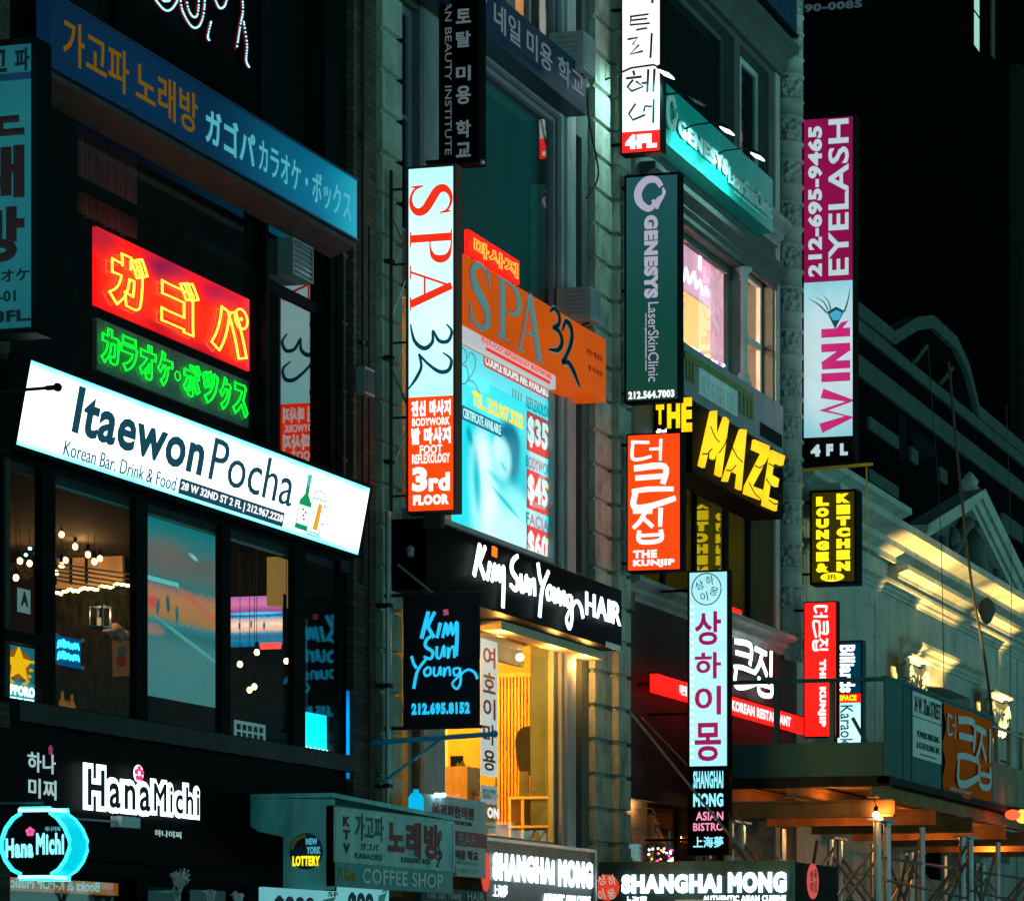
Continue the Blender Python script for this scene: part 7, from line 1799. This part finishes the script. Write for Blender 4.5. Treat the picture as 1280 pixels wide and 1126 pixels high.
# steel beams
M['beam'] = paint('rusty steel beam', (.28, .13, .05), .6, .0, .35, spec=.1)
def ibeam(p, q, h=.26, name='beam'):
    p, q = Vector(p), Vector(q); d = (q - p).normalized(); s_ = d.cross(Vector((0, 0, 1))).normalized() * .07; up = Vector((0, 0, 1))
    mb = MB()
    for z0, z1, k in ((0, .03, 1), (.03, h - .03, .14), (h - .03, h, 1)):
        mb.hexa([p + s_ * k + up * z0, q + s_ * k + up * z0, q - s_ * k + up * z0, p - s_ * k + up * z0, p + s_ * k + up * z1, q + s_ * k + up * z1, q - s_ * k + up * z1, p - s_ * k + up * z1])
    mb.build(name, M['beam'], sh)
zbm = zb - .33
for y in (YS + .25, YS + 1.6, YS + 2.7): ibeam((XSC, y, zbm), (XE, y, zbm))
for k in range(7): ibeam((XSC + .3 + 2.4 * k, YS - .05, zbm - .28), (XSC + .3 + 2.4 * k, -.75, zbm - .28), .26)
MB().box((XSC - .02, YS - .05, zb - .16), (XSC + .2, -.75, zb - .005)).build('edge_timber', M['edgeplank'] if 'edgeplank' in M else M.setdefault('edgeplank', paint('wet plank edge', (.018, .02, .018), .7, 0, .5, spec=.1)), sh)
MB().box((XSC - .02, YS - .06, zb - .12), (XE, YS + .14, zb - .006)).build('edge_timber', M['darktimber'], sh)
zf = zbm - .3
def post(x, y): 
    for d in (-.0, .55): MB().tube([(x + d, y, 0), (x + d, y, zf)], .06, 8).build('post', M['pipe'], sh)
    MB().box((x - .12, y - .12, zf - .04), (x + .67, y + .12, zf)).build('head_plate', M['pipe'], sh)
cols = [XSC + .35 + 5.2 * k for k in range(4)]
for x in cols:
    for y in (YS + .25, YS + 2.65): post(x, y)
def brace(p, q, r=.03): MB().tube([p, q], r, 6).build('brace', M['pipe'], sh)
for y in (YS + .25, YS + 2.65):
    for x0, x1 in zip(cols, cols[1:]):
        brace((x0 + .55, y - .05, .6), (x1, y - .05, zf - .5)); brace((x0 + .55, y + .05, zf - .5), (x1, y + .05, .6)); brace((x0 + .55, y - .08, 1.6), (x1, y - .08, zf - .2), .025)
        brace((x0, y, zf - .6), (x1, y, zf - .6), .025)
for x in cols:
    for d in (0, .55): brace((x + d, YS + .25, .6), (x + d, YS + 2.65, zf - .3)); brace((x + d, YS + .25, zf - .4), (x + d, YS + 2.65, .6), .025)
for k, x in enumerate(cols[:3]):
    brace((x + 2.6, YS + .25, 0), (x + 2.6, YS + .25, zf), .05); brace((x + 2.6, YS + 2.65, 0), (x + 2.6, YS + 2.65, zf), .05)
    brace((x + .55, YS + 1.4, zf - .3), (x + 2.6, YS + 2.5, 1.2), .028); brace((x + 2.6, YS + .3, zf - .2), (x + 4.6, YS + 1.6, 1.0), .028)
    brace((x + .3, YS + .2, zf - .95), (x + 5.4, YS + .2, zf - 1.1), .022)
# bulb under the shed
p = Vector((XSC + .55, YS + .12, zf - .1)); p = atx(1095, 1018, XSC + .15)
t = thing('work_light', 'bare glaring work light at the corner post under the green shed', 'work light', p)
MB().ball(p, .05, 10, 8).build('bulb', emit('work bulb', (1, .62, .25), 40, sample=False), t, True); MB().lathe(p, [(.03, .045), (.04, .1), (.02, .14)], 10).build('socket', M['black'], t)
MB().tube([p + Vector((0, 0, .14)), p + Vector((0, .05, .35))], .01, 5).build('cord', M['rubber'], t)
light('POINT', p + Vector((-.0, -.1, -.02)), (1, .42, .1), 16, t, .05)
for k, (x, y, lab) in enumerate(((XSC + 1.6, YS + 1.3, 'caged work light under the near bay of the green shed'), (XSC + 6.5, YS + 1.4, 'caged work light under the second bay of the green shed'), (XSC + 12, YS + 1.4, 'caged work light under the far bay of the green shed'))):
    p = Vector((x, y, zbm - .12)); t = thing('work_light', lab, 'work light', p)
    MB().ball(p, .05, 8, 6).build('bulb', emit('work bulb shaded', (1, .5, .15), 12, sample=False), t, True); MB().lathe(p, [(.03, .045), (.04, .09), (.02, .12)], 8).build('socket', M['black'], t)
    light('POINT', p + Vector((0, 0, -.12)), (1, .36, .06), 48, t, .08)
# red lamps at the far end
t = thing('traffic_lamp', 'pair of red glowing lamps at the far end of the shed edge', 'lamp', at(1268, 1018, YS - .2)); MB().ball(at(1266, 1018, YS - .2), .13, 10, 8, (2, 1, .7)).build('lens', M['redneon'], t, True); MB().ball(at(1278, 1020, YS - .2), .13, 10, 8).build('lens', emit('orange lens', (1, .3, .05), 3), t, True); MB().tube([at(1262, 1010, YS - .1), at(1282, 1012, YS - .1)], .03, 6).build('bracket', M['black'], t)
# notice and banner on the parapet
F = fac(1141, 1177, 863, 945, YS - .012); A = F.a
t = thing('notice_board', 'white street address notice with black lettering on the green parapet', 'notice', F.p(0, 1))
M['noticewhite'] = paint('white notice board', (.75, .74, .7), .6, 0, .08)
MB().fbox(F, 0, 0, 1, 1, -.008, 0).build('board', M['noticewhite'], t)
txt(t, F, '34 W. 32nd STREET', (.05, .06, .96, .31), M['ink'], bold=.02); MB().fbox(F, 0, .37, 1, .385, .001, .004).build('rule', M['ink'], t)
txt(t, F, 'POWERS BRIDGING', (.14, .58, .9, .68), M['ink'], bold=.01); txt(t, F, '& SCAFFOLDING INC', (.12, .75, .92, .85), M['ink'], bold=.01); txt(t, F, 'FOR MORE INFORMATION CALL', (.25, .92, .8, .945), M['fadedred'], bold=.03)
mb = MB(); mb.fbox(F, -.01, -.01, 1.01, 0, -.008, .004); mb.fbox(F, -.01, 1, 1.01, 1.01, -.008, .004); mb.build('trim', M['ink'], t)
F = fac(1179, 1238, 878, 993, YS - .03); A = F.a
t = thing('cloth_banner', 'wrinkled orange banner with white brush Korean letters hung on the green parapet', 'banner', F.p(0, 1))
M['orangecloth'] = emit('orange vinyl catching street light', (1, .22, .02), .0, base=(.85, .2, .03))
M['orangecloth'] = paint('orange vinyl', (1, .1, .004), .8, 0, .1, spec=.03)
mb = MB(); vs = []; n = 24
for i in range(n + 1):
    for j in range(n + 1):
        a, b = i / n, j / n
        dd = .02 * math.sin(7 * a + 5 * b) * math.sin(9 * b) + .015 * math.sin(23 * a - 17 * b) * (abs(a - .5) * 2) ** 2
        vs.append(F.p(a, b + .01 * math.sin(6.28 * a * 1.5) * (1 - b), dd + .02))
mb.mesh(vs, [(i * (n + 1) + j, i * (n + 1) + j + 1, (i + 1) * (n + 1) + j + 1, (i + 1) * (n + 1) + j) for i in range(n) for j in range(n)]); mb.build('cloth', M['orangecloth'], t, True)
for ch, r in (('더', (.03, .1, .2, .36)), ('큰', (.22, .1, .68, .84)), ('집', (.62, .12, .98, .8))):
    strokes(MB(), F, r, (0, 0, 1, 1), BIG[ch], .052, .002).build('lettering', M['dimwhite'], t)
txt(t, F, 'KOREAN RESTAURANT', (.05, .9, .5, .94), M['dimwhite'], d=.06)
for a, b in ((0, 0), (1, 0), (0, 1), (1, 1)): MB().tube([F.p(a, b, .02), F.p(a * 1.06 - .03, b * 1.04 - .02, .0)], .008, 4).build('tie', M['rubber'], t)
# cables in front of the pediment
for k, (pts, r, lab) in enumerate((([(1186, 452), (1192, 520), (1204, 640), (1216, 740), (1232, 830), (1244, 930), (1250, 1000)], .03, 'thick black cable sagging past the pediment to the shed'), ([(1160, 436), (1172, 600), (1177, 700), (1180, 860)], .008, 'thin hanging wire crossing the near slope of the pediment'), ([(1083, 582), (1084, 640), (1086, 690)], .014, 'yellowed cord hanging beside the dark olive blade sign'), ([(1258, 505), (1264, 700), (1262, 900)], .008, 'thin hanging wire at the far corner of the pediment'))):
    t = thing('hanging_cable', lab, 'cable', at(*pts[0], -1.6)); MB().tube([tuple(v) for v in smooth_pts([tuple(at(x, y, -1.6)) for x, y in pts], 5)], r, 5).build('cable', M['rubber'] if k != 2 else M['gold'], t)
t = thing('hanging_cable', 'pale looping cable beside the magenta and blue blade sign', 'cable', at(1001, 300, -.2)); MB().tube([tuple(v) for v in smooth_pts([tuple(at(x, y, -.2)) for x, y in ((997, 380), (999, 480), (1001, 530), (997, 552), (996, 620), (1000, 612), (1008, 606))], 5)], .02, 5).build('cable', M['pipe'], t)
# lit shop fronts deeper under the shed
F = fac(1080, 1330, 1050, 1120, -.3); t = thing('lit_storefront', 'pale teal lit shop front with a white lamp row deep under the shed', 'storefront', F.p(0, 1))
Fq = Fr((fx(1040), -.3, .3), (1, 0, 0), (0, 0, 1), fx(1330) - fx(1040), 2.6, -.3)
M['shopteal'] = emit('lit pale teal shop front', (.12, .36, .36), .5, .35, .8)
MB().fbox(Fq, 0, 0, 1, .42, -.2, 0).build('fascia', M['shopteal'], t); MB().fbox(Fq, 0, .42, 1, 1, -.2, -.05).build('shop_glass', emit('lit shop glass', (.1, .42, .42), .6, .6, 1.3), t)
for k in range(7): MB().fbox(Fq, .3 + .1 * k, .38, .31 + .1 * k, 1, -.05, .02).build('mullion', M['darkmetal'], t)
mb = MB()
for k in range(12): mb.fbox(Fq, .32 + .04 * k, .1, .35 + .04 * k, .3, .001, .05)
mb.build('print', emit('white shop print', (.5, .9, .9), 1.0), t)
